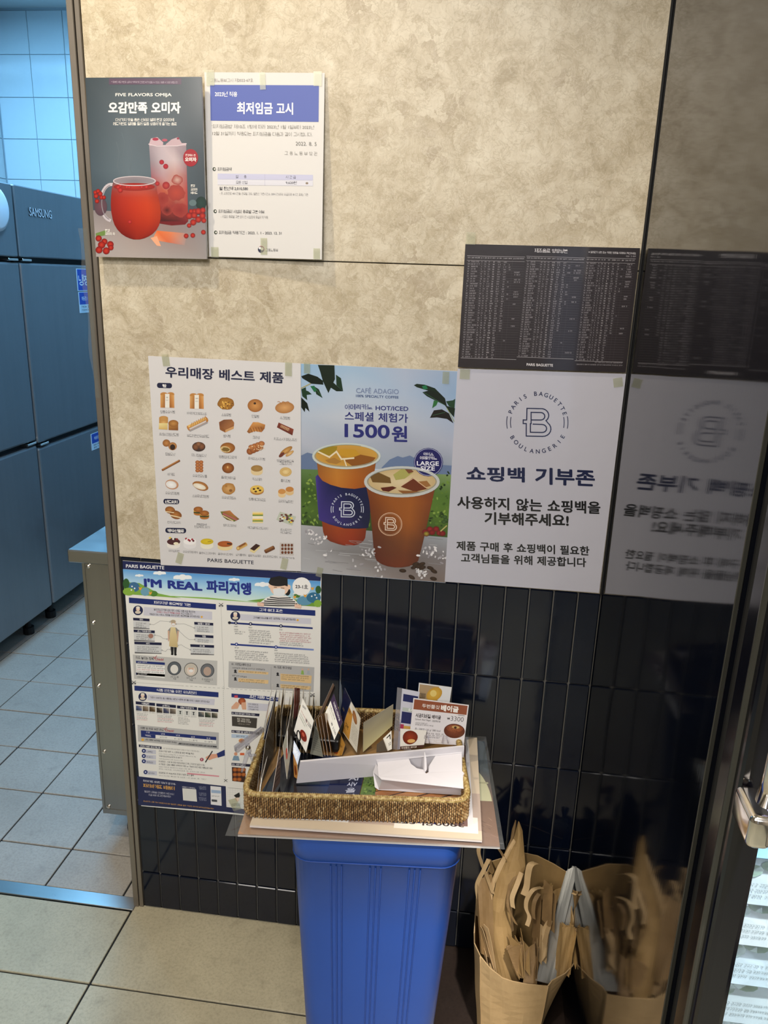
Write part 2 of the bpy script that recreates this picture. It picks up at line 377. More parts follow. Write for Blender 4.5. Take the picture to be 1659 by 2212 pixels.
class Art:
    """fn(x, y) -> (point, outward normal) of the sheet's face"""
    def __init__(s, fn): s.fn = fn; s.new()
    def new(s): s.V = []; s.F = []; s.C = []; s.k = 0; return s
    def v(s, x, y, l, c):
        p, n = s.fn(x, y); s.V.append(p+n*(LAY*(l+.055*(s.k % 17)))); s.C.append(c)
    def poly(s, pts, col, l=1, cols=None):
        b = len(s.V); s.k += 1
        for i, p in enumerate(pts): s.v(p[0], p[1], l, lin(cols[i]) if cols else lin(col))
        s.F.append([b+i for i in range(len(pts))]); return s
    def rect(s, x0, y0, x1, y1, col, l=1, sk=0, sx=0):
        """sk = drop of the right end, sx = shift of the lower edge"""
        return s.poly([(x0, y0), (x1, y0+sk), (x1+sx, y1+sk), (x0+sx, y1)], col, l)
    def grid(s, q, rows, l=1):
        """rows of colours blended inside the quad q (tl, tr, br, bl)"""
        b = len(s.V); m = len(rows[0]); n = len(rows); s.k += 1
        for j, r in enumerate(rows):
            t = j/(n-1)
            for i, c in enumerate(r):
                u = i/(m-1); x = (q[0][0]*(1-u)+q[1][0]*u)*(1-t)+(q[3][0]*(1-u)+q[2][0]*u)*t
                y = (q[0][1]*(1-u)+q[1][1]*u)*(1-t)+(q[3][1]*(1-u)+q[2][1]*u)*t; s.v(x, y, l, lin(c))
        for j in range(n-1):
            for i in range(m-1): s.F.append([b+j*m+i, b+j*m+i+1, b+(j+1)*m+i+1, b+(j+1)*m+i])
        return s
    def prof(s, rows, shade, l=1):
        """rounded body: rows of (y, left, right), shade = rows of colours from top to bottom"""
        b = len(s.V); s.k += 1; m = len(shade[0]); n = len(rows); y0, y1 = rows[0][0], rows[-1][0]
        for y, xl, xr in rows:
            t = (y-y0)/(y1-y0)*(len(shade)-1); i = min(int(t), len(shade)-2); f = t-i
            for k in range(m):
                c = [p*(1-f)+q*f for p, q in zip(lin(shade[i][k]), lin(shade[i+1][k]))]; s.v(xl+(xr-xl)*k/(m-1), y, l, c)
        for j in range(n-1):
            for i in range(m-1): s.F.append([b+j*m+i, b+j*m+i+1, b+(j+1)*m+i+1, b+(j+1)*m+i])
        return s
    def ell(s, cx, cy, rx, ry, col, l=1, edge=None, rot=0, n=20, jit=0, a0=0, a1=2*PI):
        b = len(s.V); s.k += 1; s.v(cx, cy, l, lin(col)); cr, sr = math.cos(rot), math.sin(rot)
        full = abs(a1-a0-2*PI) < 1e-6; m = n if full else n+1
        for k in range(m):
            a = a0+(a1-a0)*k/n; j = 1+random.uniform(-jit, jit); x, y = rx*math.cos(a)*j, ry*math.sin(a)*j
            s.v(cx+x*cr-y*sr, cy+x*sr+y*cr, l, lin(edge or col))
        for k in range(n): s.F.append([b, b+1+k, b+1+(k+1) % m])
        return s
    def line(s, pts, wd, col, l=2, close=False):
        if close: pts = pts+[pts[0]]
        for (x0, y0), (x1, y1) in zip(pts, pts[1:]):
            d = math.hypot(x1-x0, y1-y0) or 1; ex, ey = (x1-x0)/d*wd/2, (y1-y0)/d*wd/2
            s.poly([(x0-ex-ey, y0-ey+ex), (x0-ex+ey, y0-ey-ex), (x1+ex+ey, y1+ey-ex), (x1+ex-ey, y1+ey+ex)], col, l)
        return s
    def arc(s, cx, cy, rx, ry, a0, a1, wd, col, l=2, n=14):
        return s.line([(cx+rx*math.cos(a0+(a1-a0)*k/n), cy+ry*math.sin(a0+(a1-a0)*k/n)) for k in range(n+1)], wd, col, l)
    def text(s, t, x0, y0, x1, y1, h, col, l=4, bold=.012, sh=0):
        """lettering whose box stands on the line (x0,y0)-(x1,y1), h tall; sh leans the uprights"""
        V, P, a, b_, c, d = glyphs(t, bold, abs(h) >= 46 or abs(x1-x0) < 3); k = len(s.V); cc = lin(col)
        s.k = 0
        for x, y, *z in V:
            u = (x-a)/(b_-a); q = (y-c)/(d-c); s.k = z[0] if z else 0
            s.v(x0+(x1-x0)*u+sh*h*q, y0+(y1-y0)*u-h*q, l, cc)
        for p in P: s.F.append([k+i for i in p])
        return s
    def ring(s, t, cx, cy, r, a0, a1, h, col, l=4, bold=.02, inside=False):
        n = len(t)
        for i, ch in enumerate(t):
            if ch == ' ': continue
            a = a0+(a1-a0)*(i+.5)/n; V, P, p, q, c, d = glyphs(ch, min(bold, .016)); k = len(s.V)
            wch = h*(q-p)/(.73); cs, sn = math.cos(a), math.sin(a)
            for x, y, *z in V:
                s.k = z[0] if z else 0; tx = ((x-p)/(q-p)-.5)*wch; ty = (y/.73-.5)*h
                if inside: X = cx+(r-ty)*cs+tx*sn; Y = cy+(r-ty)*sn-tx*cs
                else: X = cx+(r+ty)*cs-tx*sn; Y = cy+(r+ty)*sn+tx*cs
                s.v(X, Y, l, lin(col))
            for f in P: s.F.append([k+i for i in f])
        return s
    def marks(s, x0, y0, x1, h, col, l=3, sk=0, wd=None):
        """a line of small print too fine to read"""
        x = x0
        while x < x1-h*.4:
            ww = min(random.uniform(.9, 3.4)*h, x1-x); yy = y0+sk*(x-x0)/max(1, x1-x0)
            g = 0
            while g < ww-h*.3:
                q = h*random.uniform(.45, .66); ya, yb = yy-h*random.uniform(.85, 1), yy-h*random.uniform(0, .1); t = h*.17; a = x+g
                s.rect(a, ya, a+q*.62, ya+t, col, l); s.rect(a+q*.05, yb-t, a+q*.72, yb, col, l); s.rect(a+q-t, ya, a+q, yb-t*random.choice((0, 2)), col, l)
                if random.random() < .6: s.rect(a, (ya+yb)/2-t*.4, a+q*.6, (ya+yb)/2+t*.5, col, l)
                g += q+h*.22
            x += ww+h*.45
        return s
    def emit(s, name, mat, parent):
        o = mk(name, s.V, s.F, mat, parent, s.C); s.new(); return o
def hang(px, py, off, tilt=None):
    """spot on a sheet off metres before the wall; tilt = (top z, lean per metre, extra lean per metre to the right, left x)"""
    p = at(px, py, y=-off)
    if tilt:
        for _ in range(2): p = at(px, py, y=-(off+max(0, tilt[0]-p.z)*(tilt[1]+tilt[2]*(p.x-tilt[3]))))
    return p
def wall_art(off, crop, tilt=None):
    ox, oy, sc = crop
    return Art(lambda x, y: (hang(ox+x/sc, oy+y/sc, off, tilt), Vector((0, -1, 0))))
def sheet_quad(q):
    """q = four 3D corners tl, tr, br, bl seen from the printed side; unit coordinates 0..1, y down"""
    q = [Vector(p) for p in q]; n = (q[3]-q[0]).cross(q[1]-q[0]).normalized()
    q[2] = q[2]-n*(q[2]-q[0]).dot(n)
    return Art(lambda u, v: ((q[0]*(1-u)+q[1]*u)*(1-v)+(q[3]*(1-u)+q[2]*u)*v, n)), n, q
def poster(name, label, corners, off, t, art, col, mat, cat='poster', tapes=(), edge='#e2e0dc', tilt=None):
    """corners in photograph spots tl tr br bl, the face lies off metres before the wall"""
    P = [hang(*c, off, tilt) for c in corners]
    root = thing(name, label, cat, ((P[2]+P[3])/2)); V = [Vector(p) for p in P]
    b = MB().slab(V, t, Vector((0, -1, 0))); cs = [lin(col)]*4+[lin(edge)]*4
    if tilt:   # a sheet that bows off the wall: follow the same surface as its print
        N = 36; b = MB(); c0, c1, c2, c3 = corners
        for j in range(N+1):
            for i in range(N+1):
                u, v = i/N, j/N; b.V.append(hang((c0[0]*(1-u)+c1[0]*u)*(1-v)+(c3[0]*(1-u)+c2[0]*u)*v, (c0[1]*(1-u)+c1[1]*u)*(1-v)+(c3[1]*(1-u)+c2[1]*u)*v, off, tilt))
        b.F = [[j*(N+1)+i, j*(N+1)+i+1, (j+1)*(N+1)+i+1, (j+1)*(N+1)+i] for j in range(N) for i in range(N)]; cs = [lin(col)]*len(b.V)
    mk('sheet', b.V, b.F, mat, root, cs)
    for (x, y, wd, h, rot) in tapes:
        c = hang(x, y, off+.0012, tilt); cr, sr = math.cos(rot), math.sin(rot)
        q = [c+Vector((a*wd/2*cr-b2*h/2*sr, 0, a*wd/2*sr+b2*h/2*cr)) for a, b2 in ((-1, 1), (1, 1), (1, -1), (-1, -1))]
        MB().slab(q, .00015).done('tape', 'tape', root)
    return root
#@@PART2
# ------------------------------------------------------------------ the setting
XL, XR, ZT = -.166, .808, .892
wb = struct(MB().box(-.178, 1.75, .006, .15, 0, 2.7).box(-1.6, -.178, .006, .15, 2.12, 2.7).box(-2.6, -1.25, .006, .15, 0, 2.12).done('wall_back', 'grout'))
for (z0, z1) in ((ZT, 1.4845), (1.4865, 2.7)):
    box('panel', 'marble', wb, XL, XR+.9, -.0004, .006, z0, z1, c=.0006)
cols = [XL]+[.3013-k*.04707 for k in range(9, 0, -1)]+[.3013+k*.04637 for k in range(0, 11)]+[XR]
rows = [0, .1011, .2988, .4965, .6942, ZT]
g = .0016
for i in range(len(cols)-1):
    for j in range(len(rows)-1):
        x0, x1, z0, z1 = cols[i]+g, cols[i+1]-g, rows[j]+g, rows[j+1]-g
        b = MB().box(x0, x1, 0, .007, z0, z1, c=.0016)
        cx, cz = (x0+x1)/2, (z0+z1)/2; ax, az = random.gauss(0, .0035), random.gauss(0, .0022)
        for v in b.V: v.y += (v.x-cx)*ax+(v.z-cz)*az-.0006
        b.done('tile', 'tile', wb)
# steel corner trim of the doorway and the threshold
t1 = struct(bpy.data.objects.new('trim_1', None)); COL.objects.link(t1); t1.location = (-.18, 0, 0)
box('jamb_plate', 'trim', t1, -.1905, -.178, -.005, .152, 0, 2.12, c=.0012)
box('edge_bead', 'trim', t1, -.1765, -.167, -.0035, .006, 0, 2.12, c=.001)
struct(box('trim_2', 'steel_top', None, -1.25, -.186, -.018, .02, -.004, .0022, c=.001))
struct(box('trim_3', 'dark_gap', None, .8045, XR, -.005, 0, ZT, 2.7, c=.0005))
# floors
fl = struct(box('floor', 'fgrout', None, -2.6, 1.8, -4.2, 3.0, -.05, -.004))
gg = .0022
xs = [-2.59+.0, -1.99, -1.39, -.79, -.19, .41, 1.01, 1.61]; ys = [-.014, -.221, -.821, -1.421, -2.021, -2.621, -3.221, -3.821]
for i in range(len(xs)-1):
    for j in range(len(ys)-1):
        y1 = ys[j]-(0 if j else 0); z = random.uniform(-.0004, .0004)
        if xs[i+1] <= -.18 and j == 0: y1 = -.019
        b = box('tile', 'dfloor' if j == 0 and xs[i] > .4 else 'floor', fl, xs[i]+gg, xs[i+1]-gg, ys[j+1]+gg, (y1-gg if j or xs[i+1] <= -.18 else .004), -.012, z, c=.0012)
kx = [-.03+.0, -.23, -.432, -.632, -.83, -1.024, -1.22, -1.42]; ky = [.021, .152, .353, .55, .745, .94, 1.135, 1.33, 1.525, 1.72, 1.915, 2.11]
for i in range(len(kx)-1):
    for j in range(len(ky)-1):
        z = random.uniform(-.0006, .0006)
        box('tile', 'kfloor', fl, kx[i+1]+.0022, kx[i]-.0022, ky[j]+.0022, ky[j+1]-.0022, -.012, z, c=.0012)
# kitchen shell
kb = struct(box('wall_kitchen_back', 'white_grout', None, -2.6, .6, 2.756, 2.86, 0, 2.74))
X0 = -2.04+.004
for i in range(8):
    for j in range(14):
        zz = 1.90-.0+(j-9)*.197; x0 = -2.036+.19*i+(.0)
        if zz < -.15 or zz+.2 > 2.80: continue
        z1 = min(zz+.197, 2.735)
        if z1 < 1.3: continue
        box('tile', 'white_tile', kb, x0+.0012, x0+.19-.0012, 2.75, 2.757, max(zz, 0)+.0012, z1-.0012, c=.0015)
kl = struct(box('wall_kitchen_left', 'white_grout', None, -2.14, -2.046, .15, 2.76, 0, 2.74))
for i in range(7):
    for j in range(6):
        y1 = 2.748-.19*i; z0 = 1.506+j*.197
        box('tile', 'white_tile', kl, -2.047, -2.04, y1-.19+.0012, y1-.0012, z0+.0012, z0+.197-.0012, c=.0015)
struct(box('wall_kitchen_right', 'paint', None, .6, .7, .15, 2.86, 0, 2.74))
struct(box('ceiling', 'paint', None, -2.6, 1.8, -4.2, 2.86, 2.7, 2.78))
struct(box('wall_front', 'plaster', None, -2.6, 1.8, -4.3, -4.2, 0, 2.7))
struct(box('wall_left', 'plaster', None, -2.7, -2.6, -4.2, .15, 0, 2.7))
struct(box('wall_right', 'plaster', None, 1.75, 1.85, -4.2, .15, 0, 2.7))
wn = struct(box('window_1', 'daylight', None, .98, 1.26, -4.19, -4.18, .35, 1.72))
MB().box(.92, .98, -4.2, -4.15, .29, 1.78).box(1.26, 1.32, -4.2, -4.15, .29, 1.78).box(.98, 1.26, -4.2, -4.15, 1.72, 1.78).box(.98, 1.26, -4.2, -4.15, .29, .35).done('window_frame', 'plaster', wn)

# ------------------------------------------------------------------ black display fridge on the right
df = thing('display_fridge', 'tall glossy black glass-door fridge standing at the right end of the wall', 'fridge', (1.25, -.36, 0))
box('side_panel', 'black_panel', df, XR, XR+.012, -.705, -.001, .02, 2.1, c=.0015)
MB().box(XR+.012, 1.7, -.02, -.005, .02, 2.1).box(1.69, 1.7, -.70, -.02, .02, 2.1).box(XR+.012, 1.69, -.70, -.02, 2.05, 2.1).box(XR+.012, 1.69, -.70, -.02, .02, .12).done('cabinet_body', 'black_gloss', df)
box('side_edge_bead', 'grey_bead', df, XR-.0008, XR+.004, -.7072, -.7048, .02, 2.1, c=.0006)
box('inner_liner', 'wcard', df, XR+.0125, XR+.016, -.68, -.021, .12, 2.05)
MB().box(XR+.009, XR+.05, -.7365, -.7055, .03, 2.09).box(XR+.009, 1.69, -.737, -.706, .03, .1).box(XR+.004, 1.69, -.737, -.706, 2.03, 2.09).done('door_gasket', 'gasket', df)
dr = MB().box(XR, XR+.028, -.798, -.737, .03, 2.1, c=.006).box(XR+.028, 1.7, -.798, -.74, .03, .11, c=.003).box(XR+.028, 1.7, -.798, -.74, 2.02, 2.1, c=.003).box(1.66, 1.7, -.798, -.74, .11, 2.02, c=.003).done('door', 'black_gloss', df)
MB().tube([(XR+.0005, -.777, .03), (XR+.0005, -.777, 2.1)], .0045, 10).done('corner_bead', 'grey_bead', dr)
box('door_glass', 'glass', dr, XR+.028, 1.66, -.79, -.785, .11, 2.02)
h = MB(); hx, hy = .809, -.842
h.tube([(hx+.006, -.838, 1.05), (hx+.006, -.842, 1.08), (hx+.006, -.845, 1.2), (hx+.006, -.845, 1.75)], [.009, .0085, .008, .008], 24)
h.box(hx-.007, hx+.013, -.848, -.80, 1.008, 1.040, c=.006, seg=6).box(hx+.0, hx+.02, -.85, -.80, 1.72, 1.76, c=.006)
h.done('handle', 'chrome', dr, True)
for k, z in enumerate((.33, .60, 1.36, 1.7)):
    box('shelf', 'steel_top', df, XR+.018, 1.68, -.60, -.03, z-.008, z, c=.001)
box('led_strip', 'led', df, 1.15, 1.55, -.66, -.64, 2.035, 2.045)
# pouches on its shelves
PK = [('#c9b4dd', '#8a3f9e', 'lilac'), ('#8fd0ee', '#20507e', 'sky blue'), ('#d6e6ee', '#3f6b45', 'white with green leaf'), ('#dfe9ee', '#2e5b66', 'pale white with leaf'), ('#cfe3ee', '#51766d', 'frosted white'), ('#e3e6ea', '#4d5a44', 'off-white')]
def pouch(x, y, z, wd, ht, tilt, colr, ink, label, kind, lead=''):
    a = Vector((x, y, z)); u = Vector((1, 0, 0)); v = Vector((0, math.sin(tilt), math.cos(tilt))); n = Vector((0, -math.cos(tilt), math.sin(tilt)))
    root = thing('snack_pouch', label, 'pouch', a+u*wd/2, 'pouches in the display fridge')
    V = []; Fc = []; N = 8
    for side in (1, -1):
        for j in range(N+1):
            for i in range(N+1):
                s, t = i/N, j/N; bul = .012*math.sin(PI*s)*math.sin(PI*t)*side
                V.append(a+u*wd*s+v*ht*t+n*(bul+.0015*side+.0015*math.sin(40*s+9*t)))
    m = (N+1)**2
    for o2 in (0, m):
        for j in range(N):
            for i in range(N): Fc.append([o2+j*(N+1)+i, o2+j*(N+1)+i+1, o2+(j+1)*(N+1)+i+1, o2+(j+1)*(N+1)+i])
    mk('pouch_body', V, Fc, 'gloss', root, [lin(colr)]*len(V), True)
    A = Art(lambda s, t: (a+u*wd*s+v*ht*(1-t)+n*(.012*math.sin(PI*min(max(s, 0), 1))*math.sin(PI*min(max(t, 0), 1))+.0045), n))
    if kind == 1:
        A.text('디', .03, .62, .12, .62, .17, ink, bold=.01); A.text('dy / 캔디', .02, .76, .26, .76, .09, ink); A.marks(.04, .9, .9, .02, ink)
    elif kind == 0:
        A.text('V', .1, .6, .24, .5, .25, ink, bold=.03); A.marks(.1, .2, .7, .07, ink)
    else:
        for k in range(3): A.ell(.09+.16*k, .62+.06*(k % 2), .06, .09, ink, 3, '#7fa48a', rot=.6+.5*k, n=10)
        for k in range(3): A.marks(.04, .82+.055*k, .9, .022, '#8f9ca2')
    A.emit('pouch_print', 'gloss', root)
    return root
yy = -.70
zs = [(1.0, 0), (.945, 0), (.885, 1), (.825, 2), (.77, 3), (.715, 4), (.66, 2), (.605, 3)]
for k, (z, pk) in enumerate(zs):
    c, ink, nm = PK[pk]
    for r in range(2):
        pouch(.839+.158*r+.004*(k % 2), -.700, z, .15, .10, .80+.03*(k % 3), c, ink,
              '%s pouch behind the fridge glass, %s from the top, %s column' % (nm, ['first', 'second', 'third', 'fourth', 'fifth', 'sixth', 'seventh', 'eighth'][k], ['left', 'right'][r]), 1 if pk == 1 else 0 if pk == 0 else 2)

# ------------------------------------------------------------------ kitchen behind the doorway
FX = -1.177
def kfridge(y0, y1, zgap, label, dial, logo):
    root = thing('steel_fridge', label, 'fridge', (FX-.42, (y0+y1)/2, 0), 'stainless fridges in the kitchen')
    box('cabinet', 'fsteel', root, FX-.84, FX-.045, y0+.004, y1-.004, .1, 1.735)
    box('gap_seal', 'dark_gap', root, FX-.05, FX-.03, y0+.006, y1-.006, .11, 1.72)
    tp = box('top_panel', 'fsteel', root, FX-.04, FX, y0+.002, y1-.002, 1.492, 1.742, c=.004)
    d1 = box('door', 'fsteel', root, FX-.04, FX, y0+.002, y1-.002, zgap+.012, 1.472, c=.008)
    d2 = box('door', 'fsteel', root, FX-.04, FX, y0+.002, y1-.002, .1, zgap-.008, c=.008)
    for d, z in ((d1, zgap+.004), (d2, 1.482)):
        MB().box(FX-.03, FX+.004, y1-.07 if dial else y0+.01, y1-.01 if dial else y0+.07, z-.004, z+.004, c=.001).done('hinge', 'chrome', d)
    for y in (y0+.08, y1-.08):
        for x in (FX-.07, FX-.76): MB().tube([(x, y, 0), (x, y, .03), (x, y, .03), (x, y, .101)], [.022, .022, .012, .012], 10).done('leg', 'rubber', root)
    if dial:
        MB().tube([(FX, 1.262, 1.648), (FX+.012, 1.262, 1.648), (FX+.02, 1.262, 1.648)], [.075, .075, .06], 28).done('dial', 'wcard', tp, True)
    if logo:
        A = Art(lambda y, z: (Vector((FX+.0012, y, z)), Vector((1, 0, 0))))
        V, P, a, b_, c, d = glyphs('SAMSUNG', .0); Mm = MB()
        pts = [(1.482+(x-a)/(b_-a)*.155, 1.642+(y-c)/(d-c)*.030) for x, y, *_ in V]
        Mm.V = [Vector((FX+.0034, p[0], p[1])) for p in pts]; Mm.F = [list(f) for f in P]; Mm.done('logo_lettering', 'wcard', tp)
        Mk = MB(); Mk.V = [Vector((FX+.0012, p[0]-.0016, p[1]-.0016)) for p in pts]; Mk.F = [list(f) for f in P]; Mk.done('logo_shadow', 'black', tp)  # black offset copy of the letters, painted as their drop shadow
    return root
kfridge(.60, 1.388, .792, 'scratched steel upright fridge with round white dial, cut by the left edge of the photo', True, False)
kfridge(1.396, 2.18, .776, 'steel upright fridge with raised maker lettering and blue stickers beside the doorway trim', False, True)
def sticker(ya, yb, z0, z1, label, big):
    q = [(FX+.0022, ya, z1), (FX+.0022, yb, z1), (FX+.0022, yb, z0), (FX+.0022, ya, z0)]
    A, n, Q = sheet_quad(q); root = thing('sticker', label, 'sticker', Q[3], 'stickers on the steel fridge')
    b = MB().slab(Q, .0016, n); mk('sheet', b.V, b.F, 'print', root, [lin('#cfe0ee')]*8)
    if big:
        A.rect(.03, .03, .97, .97, '#1747b0', 1); A.text('냉장고', .08, .76, .93, .76, .5, '#f2f2f2', 2, .02)
    else:
        A.rect(.03, .03, .97, .60, '#1747b0', 1); A.text('해동중 / 사용금지', .15, .42, .85, .42, .2, '#dfe6f2', 2); A.marks(.1, .76, .9, .1, '#222831', 2); A.marks(.1, .92, .9, .1, '#222831', 2)
    A.emit('lettering', 'print', root)
sticker(1.797, 1.955, 1.366, 1.457, 'blue sticker with large white lettering near the top of the fridge door', True)
sticker(1.80, 1.958, 1.275, 1.362, 'blue and white sticker directly under the large blue sticker', False)
sticker(1.811, 1.99, .672, .747, 'small blue and white sticker on the lower fridge door', False)
# steel counter
ct = thing('steel_counter', 'stainless steel counter on casters standing in the kitchen behind the wall edge', 'counter', (0, .55, 0))
box('worktop', 'steel_top', ct, -.394, .5, .192, .92, .79, .822, c=.003)
box('side_panel', 'steel', ct, -.362, .45, .2, .206, .085, .79, c=.001)
box('side_panel', 'steel', ct, -.362, -.356, .206, .9, .085, .79, c=.001)
box('side_panel', 'steel', ct, -.35, .45, .894, .9, .085, .79, c=.001)
box('base_plate', 'steel', ct, -.36, .45, .206, .894, .085, .09)
MB().box(-.3625, -.356, .1985, .2005, .085, .79).box(-.362, .45, .1982, .2, .086, .1).done('folded_edge', 'steel', ct)
for z in (.8-.018, .635, .463, .273, .107):
    x = -.346; MB().tube([(x, .2, z), (x, .1965, z), (x, .195, z)], [.0048, .0046, .002], 10).done('screw', 'chrome', ct)
for (x, y) in ((-.30, .25), (-.30, .85), (.4, .25), (.4, .85)):
    MB().tube([(x-.009, y, .031), (x+.009, y, .031)], .031, 18).box(x-.014, x+.014, y-.012, y+.012, .05, .085).done('caster', 'rubber', ct)
# loose plastic film hanging on the jamb
q = [(-.200, .01, 1.52), (-.178, -.006, 1.53), (-.179, -.006, 1.225), (-.186, .008, 1.22)]
fb = MB(); pts = [(-.1985+.008*k/12+.003*math.sin(k*1.3), -.007, 1.53-.31*k/12) for k in range(13)]
for k, p in enumerate(pts): fb.V += [Vector(p), Vector((-.181, -.0065, p[2]))]
for k in range(12): fb.F.append([2*k, 2*k+1, 2*k+3, 2*k+2])
tag(fb.done('plastic_film', 'film'), 'strip of torn clear plastic film hanging on the steel doorway trim', 'film')

# ------------------------------------------------------------------ posters on the wall
# red fruit drink board ------------------------------------------------
CR = (160, 140, 5.027); A = wall_art(.0185, CR)
def cp(cr, *pts): return [(cr[0]+x/cr[2], cr[1]+y/cr[2]) for x, y in pts]
om = poster('drink_board', 'dark slate foam board advertising red berry drinks, left of the white notice', cp(CR, (120, 140), (1382, 130), (1443, 2110), (240, 2085)), .0185, .005, A, '#4b565e', 'board')
def oq(u, v):  # board coordinates 0..1 to crop
    t = ((120, 140), (1382, 130), (1443, 2110), (240, 2085))
    return ((t[0][0]*(1-u)+t[1][0]*u)*(1-v)+(t[3][0]*(1-u)+t[2][0]*u)*v, (t[0][1]*(1-u)+t[1][1]*u)*(1-v)+(t[3][1]*(1-u)+t[2][1]*u)*v)
A.grid([oq(.0, 0), oq(1, 0), oq(1, .78), oq(0, .78)], [['#3c474f', '#4a555d', '#4a545c', '#3f484f'], ['#435059', '#5a666f', '#57626b', '#424c54'], ['#4a5964', '#61707a', '#55636d', '#3f4a53'], ['#3f4d57', '#50606b', '#46555f', '#39454e']], 1)
A.grid([oq(0, .74), oq(1, .76), oq(1, 1), oq(0, 1)], [['#8b8486', '#8e8688', '#8a7c7c', '#857f82'], ['#a39b9b', '#a2938f', '#97837f', '#8f898b'], ['#a8a19f', '#ada39f', '#a39b99', '#9a9493']], 2)
A.emit('picture', 'board', om)
A.rect(380, 148, 1165, 215, '#5c4a5e', 3, -2, 0); A.text('* 동봉된 레드커런트 섭취시 딱딱하게 건조된 씨가 씹힐 수 있으니 음용 시 유의 바랍니다', 405, 198, 1125, 203, 24, '#c9bccb', 4, 0)
A.text('FIVE FLAVORS OMIJA', 450, 352, 1060, 352, 44, '#f2efe9', 4, .022)
A.text('오감만족 오미자', 372, 530, 1158, 530, 128, '#f7f4ee', 4, .04)
A.text('다섯가지 맛을 품은 신비의 열매 문경 오미자에', 452, 615, 1086, 615, 36, '#f2efe9', 4, .02)
A.text('레드커런트 열매를 둘러 달콤 상큼하게 즐기는 음료', 425, 658, 1116, 660, 36, '#f2efe9', 4, .02)
A.emit('lettering', 'board', om)
# tall glass
A.grid([(815, 870), (1218, 870), (1240, 1700), (870, 1700)], [['#9b8d96', '#b9aab2', '#a8979f', '#8f7f88'], ['#8b7f88', '#b5a8b0', '#c3b2b6', '#8a7a82'], ['#96606a', '#b08f95', '#b98d86', '#9a5f60'], ['#a3474b', '#b3563f', '#c07a62', '#a8403e'], ['#8d2b30', '#9c3a33', '#8e3636', '#a03a38'], ['#5e1a1e', '#3f1518', '#551a1c', '#7a2428']], 3)
A.poly([(870, 1700), (1240, 1700), (1205, 1735), (1060, 1745), (935, 1725)], '#6d1c22', 3)
A.poly([(815, 860), (835, 800), (905, 785), (970, 845), (965, 875), (818, 880)], '#c3a9b2', 4); A.poly([(1000, 860), (1060, 810), (1130, 785), (1170, 850), (1218, 850), (1218, 880), (990, 880)], '#bda4ac', 4)
A.ell(885, 808, 34, 16, '#a33148', 5); A.ell(985, 818, 30, 15, '#b0586a', 5); A.ell(1130, 800, 14, 12, '#8f3346', 5)
A.line([(812, 862), (900, 885), (1120, 882), (1220, 858)], 8, '#d7c9cf', 5)
for x, y, r, c in ((952, 1057, 26, '#b8263a'), (996, 1103, 28, '#b8263a'), (905, 1290, 24, '#c2393a'), (1000, 1310, 40, '#b6463e')): A.ell(x, y, r, r, c, 5, '#8f1f2a')
for x, y, r, c in ((1110, 1390, 95, '#b04334'), (960, 1450, 70, '#8d2c28'), (1150, 1580, 85, '#8a2a2a'), (1010, 1580, 60, '#4a1518'), (1120, 1250, 60, '#c2a096')): A.ell(x, y, r, r*.9, c, 4, '#9a3a34', jit=.1)
A.emit('glass_picture', 'board', om)
# mug
A.arc(405, 1495, 112, 195, PI*.56, PI*1.5, 34, '#c4bcc2', 4, 18); A.arc(405, 1495, 104, 187, PI*.58, PI*1.45, 10, '#8b858c', 5, 18)
A.prof([(1262, 430, 886), (1300, 418, 892), (1370, 408, 902), (1440, 402, 916), (1520, 400, 934), (1600, 405, 942), (1680, 420, 939), (1740, 441, 924), (1790, 472, 898), (1835, 515, 855), (1865, 560, 808), (1885, 605, 762), (1897, 650, 712)],
       [['#6f5a5c', '#8f7a7c', '#957f80', '#8a7476', '#7a6568'], ['#93281f', '#ab3324', '#b53c28', '#b83f28', '#9c2f1e'], ['#8f231b', '#ab2d1d', '#bb361d', '#c23d1c', '#a8361c'], ['#861e18', '#a3281a', '#b5321a', '#bd391a', '#a8341a'], ['#7a1814', '#8f2116', '#a32a18', '#a82c18', '#96261a'], ['#66120f', '#7a1a14', '#8f2418', '#8a2016', '#7a1c14']], 5)
A.ell(657, 1262, 228, 50, '#7b777f', 6, '#94898f'); A.ell(655, 1325, 225, 42, '#b2332a', 7, '#93241f'); A.arc(657, 1262, 228, 50, 0, 2*PI, 9, '#cfc3c8', 8, 28)
for x, y, r in ((500, 1310, 24), (480, 1330, 22), (503, 1360, 28), (575, 1325, 24), (600, 1330, 18), (735, 1325, 20), (787, 1325, 22), (606, 1705, 22)): A.ell(x, y, r, r, '#cf3f3c', 8, '#8e1a1c')
A.emit('mug_picture', 'board', om)
A.grid([(900, 1800), (1230, 1830), (1200, 1960), (850, 1900)], [['#e0703a', '#d9825a', '#a98a84'], ['#f0a070', '#d06a48', '#a68e8a']], 3)
A.poly([(830, 1880), (900, 1860), (945, 1970), (900, 1965)], '#e8a884', 4)
for x, y, r in [(1310, 1600, 38), (1350, 1590, 34), (1250, 1640, 36), (1305, 1635, 34), (1400, 1580, 30), (1270, 1590, 24), (1350, 1680, 34), (1295, 1710, 34), (1395, 1640, 34), (1250, 1745, 24), (1410, 1690, 28), (1218, 1858, 26), (1290, 1852, 26), (1405, 1818, 26), (268, 1885, 34), (330, 1920, 34), (300, 1955, 40), (395, 1950, 36), (272, 2010, 38), (350, 2020, 38), (400, 1985, 30), (232, 1385, 22), (262, 1372, 24), (285, 1400, 26), (240, 1425, 26), (300, 1440, 24), (325, 1440, 22), (250, 1480, 24)]:
    A.ell(x, y, r, r, '#c93a2c', 6, '#7a1518')
